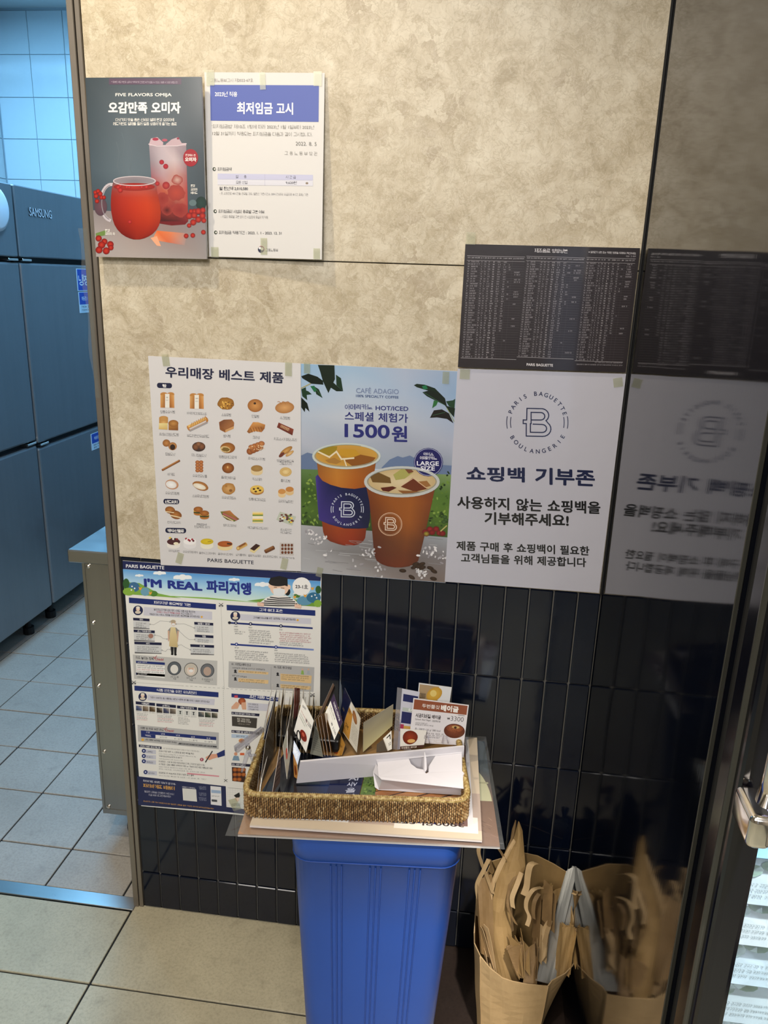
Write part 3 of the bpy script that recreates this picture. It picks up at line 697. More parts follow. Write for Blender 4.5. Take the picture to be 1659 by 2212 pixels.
A.ell(290, 1540, 70, 100, '#6c4a55', 4, '#57434d'); A.ell(1380, 1500, 60, 70, '#24403a', 3, '#1b302d'); A.ell(1290, 1500, 40, 35, '#5f7478', 4); A.poly([(235, 1830), (360, 1790), (345, 1850), (240, 1870)], '#6f8a4c', 4)
for x, y in ((500, 1100), (560, 1000), (640, 1130)): A.line([(x, 1200), (x-30, y), (x-10, y-150), (x-40, y-260)], 9, '#5f6c75', 2)
A.emit('berry_picture', 'board', om)
A.ell(1267, 1010, 82, 95, '#9c1a28', 7); A.text('문경에서 온', 1210, 995, 1322, 997, 28, '#f3e6e2', 8, .02); A.text('오미자', 1206, 1050, 1330, 1052, 46, '#f7f0ea', 8, .04)
A.text('문경', 1268, 1328, 1312, 1328, 30, '#f0ece6', 8, .03); A.text('오미자', 1268, 1368, 1342, 1368, 30, '#f0ece6', 8, .03); A.text('에이드', 1268, 1405, 1342, 1405, 30, '#f0ece6', 8, .03)
A.text('문경', 336, 1815, 388, 1815, 32, '#f4f1ea', 8, .03); A.text('오미자 차', 336, 1848, 446, 1852, 32, '#f4f1ea', 8, .03)
A.emit('badge', 'board', om)

# minimum wage notice ---------------------------------------------------
CR = (420, 140, 5.027); NT_ = (1.786, .012, .16, .047); A = wall_art(.0037, CR, NT_)
no = poster('notice_sheet', 'white printed wage notice with a blue banner, taped beside the dark drink board', cp(CR, (108, 80), (1415, 88), (1383, 2115), (160, 2082)), .0035, .0006, A, '#d6d4d2', 'print', 'notice', tilt=NT_, tapes= [(454, 168, .014, .024, 0), (567, 175, .010, .026, .05), (686, 170, .014, .022, 0), (570, 532, .012, .028, 0), (464, 545, .014, .018, 0), (684, 548, .012, .018, 0)])
A.grid([(170, 217), (1352, 223), (1348, 620), (176, 606)], [['#5464ae']*37]*25, .6)
A.emit('blue_banner', 'print', no)
A.text('고용노동부고시 제2022-67호', 172, 188, 638, 186, 40, '#8c8a86', 3, 0)
A.text('2023년 적용', 222, 345, 466, 348, 58, '#eef0f6', 3, .02); A.text('최저임금 고시', 462, 535, 1072, 543, 132, '#f6f6f8', 3, .03)
A.text('‘최저임금법’ 제10조 1항에 따라 2023년 1월 1일부터 2023년', 190, 688, 1298, 700, 44, '#77756f', 3, 0)
A.text('12월 31일까지 적용되는 최저임금을 다음과 같이 고시합니다.', 196, 765, 1280, 778, 44, '#77756f', 3, 0)
A.text('2022. 8. 5', 1100, 875, 1326, 880, 40, '#77756f', 3, 0); A.text('고 용 노 동 부 장 관', 978, 977, 1334, 985, 40, '#77756f', 3, 0)
for x, y, t, x1, h in ((215, 1132, '최저임금액', 403, 38), (225, 1590, '최저임금의 사업의 종류별 구분 여부', 760, 38), (231, 1820, '최저임금 적용기간 : 2023. 1. 1 - 2023. 12. 31', 946, 38)):
    A.ell(x, y, 18, 20, '#22301f', 3); A.ell(x+4, y, 9, 10, '#d8d6cf', 4); A.text(t, x+35, y+18, x1, y+26 if x1 > 500 else y+20, h, '#3a3a3c', 3, .012)
A.poly([(252, 1180), (1287, 1195), (1287, 1255), (252, 1243)], '#bfc0da', 1); A.poly([(252, 1244), (1287, 1256), (1287, 1316), (252, 1303)], '#d3d3dd', 1); A.line([(765, 1190), (765, 1310)], 3, '#a9a9bd', 2)
A.text('업      종', 450, 1230, 566, 1232, 34, '#3c3c48', 3); A.text('시 간 급', 992, 1234, 1102, 1238, 34, '#3c3c48', 3)
A.text('모든 산업', 452, 1292, 574, 1294, 34, '#33333c', 3, .015); A.text('9,620원', 992, 1298, 1110, 1300, 36, '#33333c', 3, .015)
A.ell(1222, 1286, 15, 12, '#8a7a68', 3)
A.text('월 환산액 2,010,580', 270, 1362, 581, 1364, 40, '#33333c', 3, .015)
A.text('- 주 소정근로 40시간을 근무할 경우, 월환산 기준시간수 209시간(주당 유급주휴 8시간 포함) 기준', 272, 1412, 1235, 1428, 32, '#77767a', 3, 0)
A.text('- 사업의 종류별 구분 없이 전 사업장에 동일하게 적용', 286, 1662, 800, 1672, 32, '#77767a', 3, 0)
A.text('고용노동부', 773, 2026, 908, 2028, 32, '#6d6c6c', 3, .01)
A.emit('lettering', 'print', no)
A.ell(726, 2002, 34, 36, '#b0343c', 3); A.ell(722, 2006, 33, 34, '#1b2340', 4); A.ell(735, 1998, 16, 16, '#e8e6e2', 5); A.ell(712, 1990, 14, 14, '#dfe0e4', 5)
A.emit('emblem', 'print', no)

# best products poster --------------------------------------------------
CR = (310, 760, 4.608); A = wall_art(.004, CR)
pr_ = poster('product_poster', 'white poster with rows of bread and cake pictures, left of the iced coffee poster', cp(CR, (45, 40), (1565, 115), (1568, 2186), (172, 2122)), .004, .0005, A, '#d3d1d2', 'print', tapes=[(358, 778, .014, .022, .1), (623, 797, .013, .026, -.02), (388, 1206, .013, .024, -.3), (614, 1218, .013, .024, -.2)])
A.text('우리매장 베스트 제품', 218, 255, 1395, 316, 112, '#10163a', 3, .03)
A.text('PARIS BAGUETTE', 638, 2090, 1097, 2115, 36, '#1c2038', 3, .012)
A.emit('lettering', 'print', pr_)
for x, y, wd, t in ((209, 335, 150, '빵'), (277, 1490, 158, '샌드위치'), (321, 1778, 208, '케익/선물류')):
    A.rect(x-wd/2+18, y-27, x+wd/2-18, y+25, '#141a3c', 2, 3); A.ell(x-wd/2+20, y-2, 20, 25, '#141a3c', 2); A.ell(x+wd/2-20, y+2, 20, 25, '#141a3c', 2)
    A.text(t, x-wd*.4 if len(t) > 1 else x-20, y+18, x+wd*.4 if len(t) > 1 else x+20, y+22, 34, '#eeecea', 3, .04)
A.emit('heading_label', 'print', pr_)
B1, B2, B3, B4, B5 = '#c98a45', '#8f5320', '#e6bd7c', '#5b2f14', '#f0dcae'
def bun(x, y, rx, ry, c=B1, e=B2, rot=0, jit=0, l=2): A.ell(x, y, rx, ry, c, l, e, rot, 22, jit)
def bag_loaf(x, y):
    A.poly([(x-30, y-110), (x+40, y-118), (x+20, y-70), (x-10, y-68)], '#cfced0', 2); A.rect(x-68, y-60, x+68, y+75, B1, 2); A.ell(x-34, y-58, 36, 20, '#b9803f', 2); A.ell(x+34, y-58, 36, 20, '#b9803f', 2)
    A.grid([(x-68, y-50), (x-20, y-50), (x-20, y+76), (x-68, y+74)], [['#d8a765', '#a8682c'], ['#c98a4a', '#8f531f']], 3); A.grid([(x+24, y-50), (x+68, y-50), (x+70, y+78), (x+24, y+76)], [['#b9793a', '#d8a765'], ['#8f531f', '#c98a4a']], 3)
    A.rect(x-22, y-62, x+22, y+76, '#e6e3da', 4); A.marks(x-10, y-20, x+12, 12, '#44444c', 5); A.marks(x-14, y+5, x+16, 8, '#77777c', 5)
def crumb(x, y, rx, ry):
    bun(x, y, rx, ry, '#c08a35', '#8a5a1a', 0, .07)
    for k in range(26): a, r = random.uniform(0, 6.28), random.uniform(0, .85); A.ell(x+rx*r*math.cos(a), y+ry*r*math.sin(a), 9, 6, random.choice(['#e6b85a', '#a06a20', '#d9a648', '#704410']), 3, rot=a, n=7)
def lines_on(x, y, n, dx, dy, ln, c, wd=5, l=4):
    for k in range(n): A.line([(x+dx*k, y+dy*k), (x+dx*k+ln[0], y+dy*k+ln[1])], wd, c, l)
def loaf(x, y, wd, ht, rot, c=B1, e=B2, top='#d9a765'):
    cr, sr = math.cos(rot), math.sin(rot); f = lambda a, b: (x+a*cr-b*sr, y+a*sr+b*cr)
    A.poly([f(-wd/2, -ht/2), f(wd/2, -ht/2), f(wd/2, ht/2), f(-wd/2, ht/2)], '', 2, [top, c, e, e]); A.ell(*f(-wd/2, 0), ht*.25, ht/2, c, 2, e, rot); A.ell(*f(wd/2, 0), ht*.25, ht/2, c, 2, e, rot)
    A.poly([f(-wd/2, -ht/2), f(wd/2, -ht/2), f(wd*.47, -ht*.05), f(-wd*.47, -ht*.05)], top, 3)
def cup(x, y, rx, ry, h, top, side, edge=None):
    A.ell(x, y+h, rx, ry, side, 2); A.grid([(x-rx, y), (x+rx, y), (x+rx, y+h), (x-rx, y+h)], [[side, '#e9dfc6', side], [side, side, side]], 3); A.ell(x, y, rx, ry, top, 4, edge or top)
pics = []
def p(name, fnn):
    fnn(); pics.append(A.emit(name, 'print', pr_))
p('bread_picture', lambda: bag_loaf(237, 480)); p('bread_picture', lambda: bag_loaf(530, 490)); p('bread_picture', lambda: crumb(820, 515, 84, 62))
p('bread_picture', lambda: (bun(1112, 535, 76, 65, '#cf9350', '#9a5f28'), A.ell(1108, 513, 13, 11, '#3a2210', 3)))
p('bread_picture', lambda: (bun(1405, 555, 95, 57, '#d4a066', '#a8713a', -.08), [A.arc(1405+k, 555, 30, 60, -1.9, -.6, 5, '#a8713a', 3) for k in (-60, -15, 30)]))
p('bread_picture', lambda: ([A.ell(200, 660+k*14, 45, 22, '#d7ab6c', 3, '#b5813f') for k in range(4)], A.grid([(155, 710), (240, 710), (240, 775), (152, 770)], [['#e5d79a', '#dccb88'], ['#d4b26c', '#caa560']], 4), A.grid([(250, 720), (345, 715), (345, 782), (250, 778)], [['#b98440', '#a06a2a'], ['#8a5320', '#7a4518']], 3), A.ell(298, 712, 50, 34, '#c08a45', 4, '#8f5a25')))
p('bread_picture', lambda: (loaf(545, 738, 190, 34, -.45, '#b9b6b8', '#8f8c90', '#c9c5c6'), loaf(538, 715, 200, 52, -.45, B1, '#a56a2a', '#e0b468'), lines_on(470, 745, 7, 22, -11, (14, -40), '#a56a2a')))
p('bread_picture', lambda: (A.poly([(755, 730), (815, 775), (813, 803), (760, 775)], '#8a5328', 2), A.poly([(815, 775), (900, 735), (898, 765), (813, 803)], '#c99862', 2), A.poly([(752, 700), (800, 675), (880, 672), (903, 705), (900, 738), (815, 777), (755, 732)], '', 3, ['#8a5530', '#7a4a2a', '#8f5a33', '#a0693c', '#8a5530', '#9a6236', '#7a4726'])))
p('bread_picture', lambda: (A.poly([(1030, 795), (1060, 745), (1090, 700), (1140, 700), (1212, 725), (1205, 765), (1175, 800), (1110, 790), (1050, 812)], '', 2, ['#8a5222', '#b9793a', '#c98a45', '#d49a55', '#b9793a', '#8f5522', '#a86a30', '#c98a45', '#8a5222']), lines_on(1065, 760, 5, 26, -3, (16, 38), '#7d4719', 6)))
p('bread_picture', lambda: (A.poly([(1345, 703), (1495, 770), (1482, 832), (1328, 752)], '', 2, ['#7a2f1c', '#8a3a22', '#5f2414', '#6a2a18']), A.poly([(1370, 725), (1455, 765), (1445, 792), (1362, 750)], '#c9a078', 3), lines_on(1375, 735, 6, 14, 7, (-4, 22), '#6a2a1c', 6)))
p('bread_picture', lambda: (bun(228, 908, 38, 36, '#c08548', '#8a5425'), bun(290, 940, 42, 40, '#d7a668', '#9a6230'), A.ell(290, 948, 26, 28, '#2e1c14', 3)))
p('bread_picture', lambda: (A.ell(550, 945, 66, 48, '#4a3630', 2, '#3a2a26'), bun(520, 945, 30, 32, '#8a5a3a', '#5f3a24', l=3), bun(580, 940, 30, 32, '#8a5a3a', '#5f3a24', l=3), bun(548, 918, 26, 22, '#9a6a48', '#6a442c', l=3)))
p('bread_picture', lambda: (bun(838, 956, 74, 53, '#b97a38', '#85501e'), A.ell(815, 970, 50, 30, '#5f4a1e', 3, '#e0c48a', .2), A.ell(818, 972, 38, 20, '#7a5f28', 4, jit=.2)))
p('bread_picture', lambda: ([bun(1060+k*33, 990-k*14, 34, 34, '#b36a35', '#7d4420') for k in range(4)], [bun(1075+k*33, 950-k*12, 32, 26, '#c9864a', '#94532a') for k in range(4)], [A.ell(1050+random.uniform(0, 150), 975-random.uniform(0, 45), 10, 4, '#e3c9a0', 3, rot=random.uniform(0, 3), n=6) for k in range(16)]))
p('bread_picture', lambda: (bun(1420, 985, 72, 26, '#cf9f5a', '#9a6a2c', -.6), A.ell(1375, 1025, 34, 17, '#6b2f1c', 3, rot=-.7), A.ell(1455, 1012, 48, 17, '#e0bd84', 4, '#b98a4a', -.6)))
p('bread_picture', lambda: loaf(273, 1130, 195, 22, -.5, '#8a5228', '#6d3c1a', '#b27a42'))
p('bread_picture', lambda: (A.rect(518, 1075, 600, 1200, '#d9d5d2', 2), [A.ell(538+36*(k % 2), 1098+28*(k//2), 22, 18, '#c9824a', 3, '#8f4f28') for k in range(8)], A.poly([(530, 1050), (585, 1052), (560, 1080)], '#c9c9cc', 3)))
p('bread_picture', lambda: (bun(842, 1157, 60, 52, '#b06d30', '#6d3a14'), A.ell(838, 1148, 10, 14, '#f0d28a', 3, '#a8652a')))
p('bread_picture', lambda: cup(1128, 1160, 58, 32, 38, '#a9854a', '#dcc596', '#97723a'))
p('bread_picture', lambda: (bun(1415, 1195, 60, 46, '#e6cf96', '#c9a560'), A.arc(1415, 1195, 38, 26, 0, 5, 5, '#c9a05a', 3)))
p('bread_picture', lambda: (bun(283, 1320, 66, 48, '#ecebea', '#b5773f', .2), A.ell(275, 1322, 54, 36, '#f0f0f0', 3, '#dcdad8', .25)))
p('bread_picture', lambda: (bun(568, 1335, 82, 42, '#c98f50', '#95602e', .35, .03), A.ell(558, 1340, 66, 26, '#eeeae0', 3, '#dcd2bc', .3)))
p('bread_picture', lambda: (bun(848, 1362, 66, 58, '#cfa266', '#a87638', 0, .05), A.ell(868, 1380, 16, 14, '#8a5a2c', 3), A.ell(822, 1335, 14, 12, '#a8763a', 3)))
p('bread_picture', lambda: (cup(1130, 1368, 68, 40, 16, '#e8c84f', '#b07a38', '#d9b35a'), [A.ell(x, y, 13, 9, '#4a2612', 5) for x, y in ((1100, 1365), (1140, 1358), (1160, 1378), (1118, 1390))]))
p('bread_picture', lambda: (cup(1378, 1390, 38, 26, 35, '#c98d4a', '#e0c392'), cup(1455, 1368, 40, 26, 35, '#bd7f3e', '#d9b884')))
p('sandwich_picture', lambda: (bun(265, 1575, 50, 36, '#b5773a', '#85501f', .2), A.line([(222, 1590), (300, 1600)], 8, '#e8d7b0', 3), bun(322, 1622, 60, 42, '#b5773a', '#7a461c', .3), A.line([(270, 1628), (370, 1650)], 10, '#e8d7b0', 3)))
p('sandwich_picture', lambda: [(A.ell(x, y+40, 46, 22, '#b0702f', 2), A.ell(x, y+28, 48, 13, '#33401c', 3), A.ell(x, y+16, 48, 12, '#e0b040', 4), A.ell(x, y, 46, 28, '#b87434', 5, '#8a4f20')) for x, y in ((545, 1568), (607, 1606))])
p('sandwich_picture', lambda: (A.poly([(765, 1590), (810, 1585), (860, 1578), (900, 1620), (955, 1665), (905, 1690), (830, 1672), (790, 1640)], '', 2, ['#5f7a34', '#a86a38', '#c08048', '#b0703c', '#7a4a2c', '#5a7232', '#7d4a2a', '#46642c']), A.line([(795, 1612), (925, 1672)], 14, '#b45f62', 3), A.line([(790, 1630), (890, 1682)], 9, '#dfc39a', 3)))
p('sandwich_picture', lambda: [A.rect(1085, 1592+k*14, 1190, 1606+k*14, ['#e6d8a8', '#e8c660', '#6d8a3a', '#efe6cc', '#ece4d4', '#e6c45c', '#7d9448', '#e4d29c'][k], 2) for k in range(8)])
p('sandwich_picture', lambda: (A.poly([(1358, 1590), (1520, 1640), (1480, 1730), (1322, 1672)], '#b9c0b0', 2), [A.ell(1350+random.uniform(10, 140), 1615+random.uniform(5, 85), 14, 9, random.choice(['#e8e4dc', '#4a2c34', '#6d8a4a', '#e8c75a', '#6d3a30']), 3, n=8) for k in range(30)]))
p('cake_picture', lambda: (cup(300, 1890, 66, 32, 38, '#4a2428', '#e6e2dc'), [A.ell(265+k*17, 1865+random.uniform(-14, 10), 13, 10, c, 5) for k, c in enumerate(('#e8cf5a', '#3a1a20', '#f0ece0', '#2c1820', '#8a2c2c'))], A.ell(325, 1908, 26, 14, '#ece3c6', 5)))
p('cake_picture', lambda: (cup(462, 1888, 64, 32, 42, '#eceaea', '#dedcde'), [A.ell(425+k*12, 1868+random.uniform(-12, 14), 11, 10, c, 5) for k, c in enumerate(('#9a2030', '#ececec', '#a82434', '#7a1826', '#ececec', '#9a2030', '#5a1822'))]))
p('cake_picture', lambda: (cup(632, 1888, 64, 30, 46, '#d9c22a', '#e6e3d2', '#c9ae20'), A.line([(640, 1892), (672, 1886)], 4, '#6d5a1a', 5)))
p('cake_picture', lambda: (cup(812, 1912, 74, 30, 36, '#b4622c', '#e3cf9c', '#a04f1e'), A.rect(832, 1903, 878, 1915, '#2e1a12', 5, 4)))
p('cake_picture', lambda: (loaf(982, 1935, 90, 40, -.5, '#a8713a', '#d9b36a', '#8a5426'), A.ell(942, 1955, 18, 20, '#e8d28c', 4, '#b5803a')))
p('cake_picture', lambda: (A.poly([(1060, 1965), (1060, 1985), (1100, 2005), (1160, 1950), (1160, 1930)], '#e0cf98', 2), A.poly([(1060, 1960), (1120, 1910), (1162, 1928), (1102, 1980)], '#3a1c14', 3)))
p('cake_picture', lambda: loaf(1255, 1968, 90, 40, -.45, '#7a4a24', '#55301a', '#8f5f34'))
p('cake_picture', lambda: (A.rect(1357, 1900, 1495, 2022, '#c3bcb8', 2, 5), [A.ell(1383+k % 4*31, 1925+k//4*36, 12, 14, '#8a4a28', 3, '#4a2414') for k in range(12)]))
for (x0, x1, y0, y1, t, h) in ((167, 315, 613, 615, '정통우유식빵', 32), (433, 630, 622, 632, '바삭피케그대로토스트', 28), (776, 873, 640, 645, '소보루빵', 32), (1078, 1152, 655, 660, '단팥빵', 32), (1358, 1460, 670, 678, '슈크림빵', 32), (155, 352, 835, 842, '후레쉬크림샌드빵', 32), (433, 655, 848, 858, '부드러운연유브레드', 32), (796, 868, 852, 856, '밤식빵', 32), (1086, 1158, 865, 870, '크라상', 32), (1298, 1524, 880, 892, '치즈소시지페스츄리', 30), (217, 315, 1030, 1036, '찹쌀도넛', 30), (480, 626, 1040, 1048, '미니찹쌀도넛', 30), (752, 926, 1058, 1066, '명품잡채고로케', 30), (1040, 1212, 1074, 1084, '추억의소시지빵', 30), (1328, 1498, 1096, 1104, '탱글탱글뽀드득', 28), (1352, 1476, 1124, 1130, '그릴소시지', 28), (241, 313, 1232, 1236, '바게트', 30), (489, 633, 1246, 1254, '우유굿모닝롤', 30), (773, 917, 1262, 1272, '플레인베이글', 30), (1082, 1180, 1280, 1286, '카스테라', 30), (1366, 1462, 1295, 1302, '롤치즈빵', 30), (217, 359, 1418, 1426, '우유생크림빵', 30), (485, 653, 1446, 1456, '소보루생크림빵', 30), (778, 922, 1462, 1470, '우유생크림슈', 30), (1048, 1218, 1480, 1490, '정통에그타르트', 30), (1342, 1490, 1500, 1508, '오리지널머핀', 30), (239, 369, 1708, 1714, '런치샌드위치', 26), (532, 630, 1728, 1732, 'FRESH!', 22), (506, 660, 1752, 1760, '한입쏙미니버거', 26), (794, 925, 1738, 1744, '햄치즈크라상', 26), (1038, 1238, 1760, 1772, '에그샐러드샌드위치', 26), (1362, 1475, 1780, 1786, '로스트치킨', 24), (1364, 1474, 1808, 1814, '에그샐러드', 24), (252, 358, 1992, 1996, '마이넘버원', 24), (392, 540, 2000, 2008, '우유생크림케익', 24), (552, 720, 2012, 2020, '클래식고구마케익', 24), (740, 890, 2022, 2030, '클래식치즈케익', 24), (918, 1022, 2030, 2036, '실키롤케익', 24), (1042, 1170, 2038, 2044, '벨로카스테라', 24), (1186, 1335, 2046, 2054, '호두파운드케익', 24), (1352, 1502, 2056, 2066, '화과자명가(대)', 22)):
    A.text(t, x0, y0, x1, y1, h, '#5a5a5c', 3, .004)
A.emit('caption_lettering', 'print', pr_)

# iced coffee poster -----------------------------------------------------
CR = (640, 780, 4.608); A = wall_art(.003, CR)
ca = poster('coffee_poster', 'glossy poster of two iced coffee cups under a blue sky, right of the bread poster', cp(CR, (46, 24), (1606, 100), (1486, 2208), (48, 2098)), .003, .0005, A, '#b9c6d6', 'board', tapes=[(963, 816, .012, .022, 0), (663, 795, .012, .02, 0), (690, 1236, .012, .02, -.2)])
X = lambda y: 1600-(y-100)*.0555
A.grid([(48, 28), (1602, 104), (X(1060), 1085), (48, 1060)], [['#8fb4d6', '#9db9d4', '#aab6cc', '#93a9c6'], ['#a4bdd8', '#b3c3d6', '#a9b9d0', '#8da8c8'], ['#b3bfd0', '#bfc6d2', '#b3bccb', '#a3b1c9'], ['#b3b9c8', '#a9b3c4', '#a3aabb', '#aab0c2'], ['#8f9cae', '#a4adb8', '#98a4b4', '#8c98a8']], 1)
A.poly([(48, 940), (110, 910), (170, 925), (230, 1000), (230, 1090), (48, 1080)], '#65789a', 2); A.poly([(850, 1060), (930, 980), (1010, 945), (1060, 960), (1130, 940), (1250, 1000), (1400, 1030), (X(1050), 1040), (X(1140), 1150), (850, 1120)], '#66799c', 2)
A.grid([(48, 1075), (X(1140), 1130), (X(1750), 1760), (48, 1660)], [['#5e7c4a', '#53743f', '#6a8850', '#7c9660'], ['#3d5a26', '#4a6a2a', '#557a30', '#4f7030'], ['#4f6e2c', '#33501e', '#3c5a22', '#56762c'], ['#26401a', '#2c4420', '#33481e', '#3a5424']], 2)
for k in range(330):
    y = random.uniform(1110, 1640); x = random.uniform(60, X(y)-22)
    A.ell(x, y, random.uniform(10, 24), random.uniform(7, 14), random.choice(['#2c451a', '#51732c', '#6f8f3c', '#1f3416', '#86a04a', '#3f5c22', '#5c7a30']), 3, rot=random.uniform(0, 3), n=6)
A.grid([(48, 1630), (X(1740), 1755), (1488, 2204), (48, 2094)], [['#a9aab0', '#8f9096', '#8a8c93', '#9aa0a8'], ['#a2a3a8', '#7d7b7d', '#6d6768', '#7c7678'], ['#aeb0b5', '#a6a5a8', '#847a78', '#7a6d68']], 4)
for k in range(60): y = random.uniform(1760, 2080); x = random.uniform(60, 1350); A.line([(x, y), (x+random.uniform(60, 160), y+random.uniform(6, 20))], 4, random.choice(['#8c8d92', '#b4b6ba', '#787678']), 5)
A.emit('scenery_picture', 'board', ca)
def leaf(pts, c='#16241a', v=None):
    A.poly(pts, c, 4)
    if v: A.line(v, 4, '#3d6a4a', 5)
leaf([(215, 38), (380, 42), (385, 180), (320, 318), (265, 200), (240, 110)]); leaf([(50, 150), (120, 125), (210, 155), (265, 195), (270, 235), (150, 225), (60, 170)], '#101c14'); leaf([(50, 280), (95, 260), (110, 390), (60, 350)], '#1d3a28'); leaf([(170, 245), (225, 280), (262, 368), (200, 330)], '#16301f', [(180, 255), (250, 350)]); leaf([(50, 360), (110, 420), (132, 505), (90, 465), (85, 508), (50, 460)], '#0e1a12')
leaf([(395, 135), (445, 170), (466, 300), (400, 240)], '#1b3524'); leaf([(355, 200), (465, 300), (400, 300), (345, 265)], '#12251a'); leaf([(140, 250), (180, 245), (205, 290), (180, 310)], '#1f6a44'); A.line([(50, 270), (140, 225)], 9, '#a9a05c', 5); leaf([(60, 280), (120, 300), (155, 330), (80, 340)], '#1a3a28')
A.emit('leaf_picture', 'board', ca)
leaf([(1170, 240), (1200, 226), (1280, 235), (1380, 270), (1440, 330), (1380, 320), (1300, 290), (1200, 260)], '#15281c'); leaf([(1255, 310), (1330, 290), (1430, 320), (1480, 370), (1500, 450), (1400, 400), (1300, 350)], '#14201a', [(1270, 312), (1480, 440)]); leaf([(1370, 390), (1412, 400), (1395, 440), (1352, 470)], '#2c6a38'); leaf([(1330, 565), (1370, 490), (1450, 480), (1520, 520), (1565, 620), (1500, 575), (1400, 560)], '#1c1a18', [(1360, 540), (1480, 510)]); leaf([(1490, 400), (1560, 390), (1582, 375), (1575, 470), (1520, 450)], '#20402a'); leaf([(1480, 440), (1580, 470), (1570, 560), (1520, 500)], '#16261b'); leaf([(1250, 250), (1290, 238), (1310, 275), (1270, 285)], '#1f7048')
A.line([(1500, 470), (1540, 540), (1570, 600)], 7, '#8f9a6a', 5)
A.emit('leaf_picture', 'board', ca)
A.text('CAFÉ ADAGIO', 596, 318, 1020, 330, 62, '#7685a8', 5, .012); A.text('100% SPECIALTY COFFEE', 594, 358, 1018, 374, 26, '#3f5482', 5, .02)
A.text('아메리카노', 484, 482, 758, 482, 54, '#2a2f74', 5, .02); A.text('HOT/ICED', 790, 488, 1115, 497, 44, '#2a2f74', 5, .018)
A.text('스페셜 체험가', 482, 590, 1112, 616, 92, '#2a2f74', 5, .02); A.text('1500', 480, 758, 930, 772, 136, '#2a2f74', 5, .025); A.text('원', 950, 802, 1105, 806, 160, '#2a2f74', 5, .03)
A.emit('lettering', 'board', ca)
def B_logo(cx, cy, s, col, wd, l, dr=0.0):
    f = lambda pts: [(cx+x*s, cy+y*s+x*s*dr) for x, y in pts]
    def arcp(x, y, rx, ry, a0, a1, n=8): return [(x+rx*math.cos(a0+(a1-a0)*k/n), y+ry*math.sin(a0+(a1-a0)*k/n)) for k in range(n+1)]
    H_ = PI/2
    o = [(-.75, -1), (.25, -1)]+arcp(.3, -.52, .52, .48, -H_, 0)+arcp(.3, -.52, .52, .48, 0, .9)[1:]+arcp(.38, .45, .6, .55, -.85, H_)+[(-.8, 1), (-.8, .1), (-1.02, .1), (-1.02, -.16), (-.77, -.16)]
    A.line(f(o), wd, col, l, True)
    A.line(f([(-.45, .1), (-.45, -.72), (.2, -.72)]+arcp(.24, -.45, .3, .27, -H_, H_)+[(-.45, -.17)]), wd, col, l)
    A.line(f([(-.5, .1), (-.5, .72), (.3, .72)]+arcp(.34, .43, .33, .29, H_, -H_)+[(-.3, .13)]), wd, col, l)
def ringlogo(cx, cy, r, s, h, col, l, wd):
    A.ring('PARIS BAGUETTE', cx, cy, r, PI*1.09, PI*1.93, h, col, l); A.ring('BOULANGERIE', cx, cy, r, PI*.86, PI*.13, h, col, l, inside=True)
    for sg in (0, 1):
        for dr in (r*.93, r*1.06): A.arc(cx, cy, dr, dr, PI*sg-.19, PI*sg+.19, wd*.7, col, l, 6)
    B_logo(cx, cy, s, col, wd, l, .02)
# hot cup with sleeve
A.prof([(985, 203, 795), (1150, 222, 772), (1400, 240, 738), (1600, 256, 706), (1700, 268, 694), (1760, 290, 686), (1795, 340, 665), (1822, 420, 625), (1836, 480, 570)], [['#8d5a2c', '#b57a35', '#a06028', '#8f5426'], ['#a85f26', '#c27a2c', '#b0601f', '#8c4a1c'], ['#8a3c18', '#a04a1c', '#9a4018', '#7c3014'], ['#6a2414', '#8a2c18', '#8a2a18', '#6d2012']], 5)
A.ell(500, 945, 326, 117, '#b5852e', 6, '#c99a48', 0, 40); A.poly([(225, 870), (330, 845), (410, 850), (395, 910), (330, 940), (215, 920)], '#9a8226', 7); A.poly([(440, 870), (590, 880), (640, 940), (520, 960), (420, 930)], '#c2922c', 7); A.poly([(480, 990), (640, 930), (790, 960), (740, 1030), (560, 1045)], '#8a5420', 7); A.poly([(285, 985), (380, 960), (450, 1000), (400, 1025), (320, 1010)], '#a87a3a', 7)
A.line([(215, 900), (330, 955), (400, 900), (450, 975), (570, 965)], 16, '#e3d6b8', 8); A.line([(480, 985), (500, 1045)], 12, '#e3d6b8', 8)
A.arc(500, 945, 330, 120, 0, 2*PI, 20, '#c3ccc8', 9, 40); A.arc(500, 940, 312, 108, 0, 2*PI, 6, '#94a090', 9, 40)
A.poly([(192, 1150), (215, 1130), (260, 1190), (340, 1230), (450, 1260), (580, 1272), (720, 1250), (735, 1270), (735, 1560), (715, 1660), (620, 1668), (480, 1665), (330, 1625), (225, 1580)], '', 6, ['#4a3a92', '#3a2f7c', '#2c2a62', '#1c2050', '#161c48', '#161c48', '#141a42', '#141a40', '#121838', '#10163a', '#10163a', '#141a42', '#262660', '#3c307e'])
ringlogo(508, 1475, 152, 75, 24, '#c9cfdf', 8, 9)
A.emit('sleeved_cup_picture', 'board', ca)
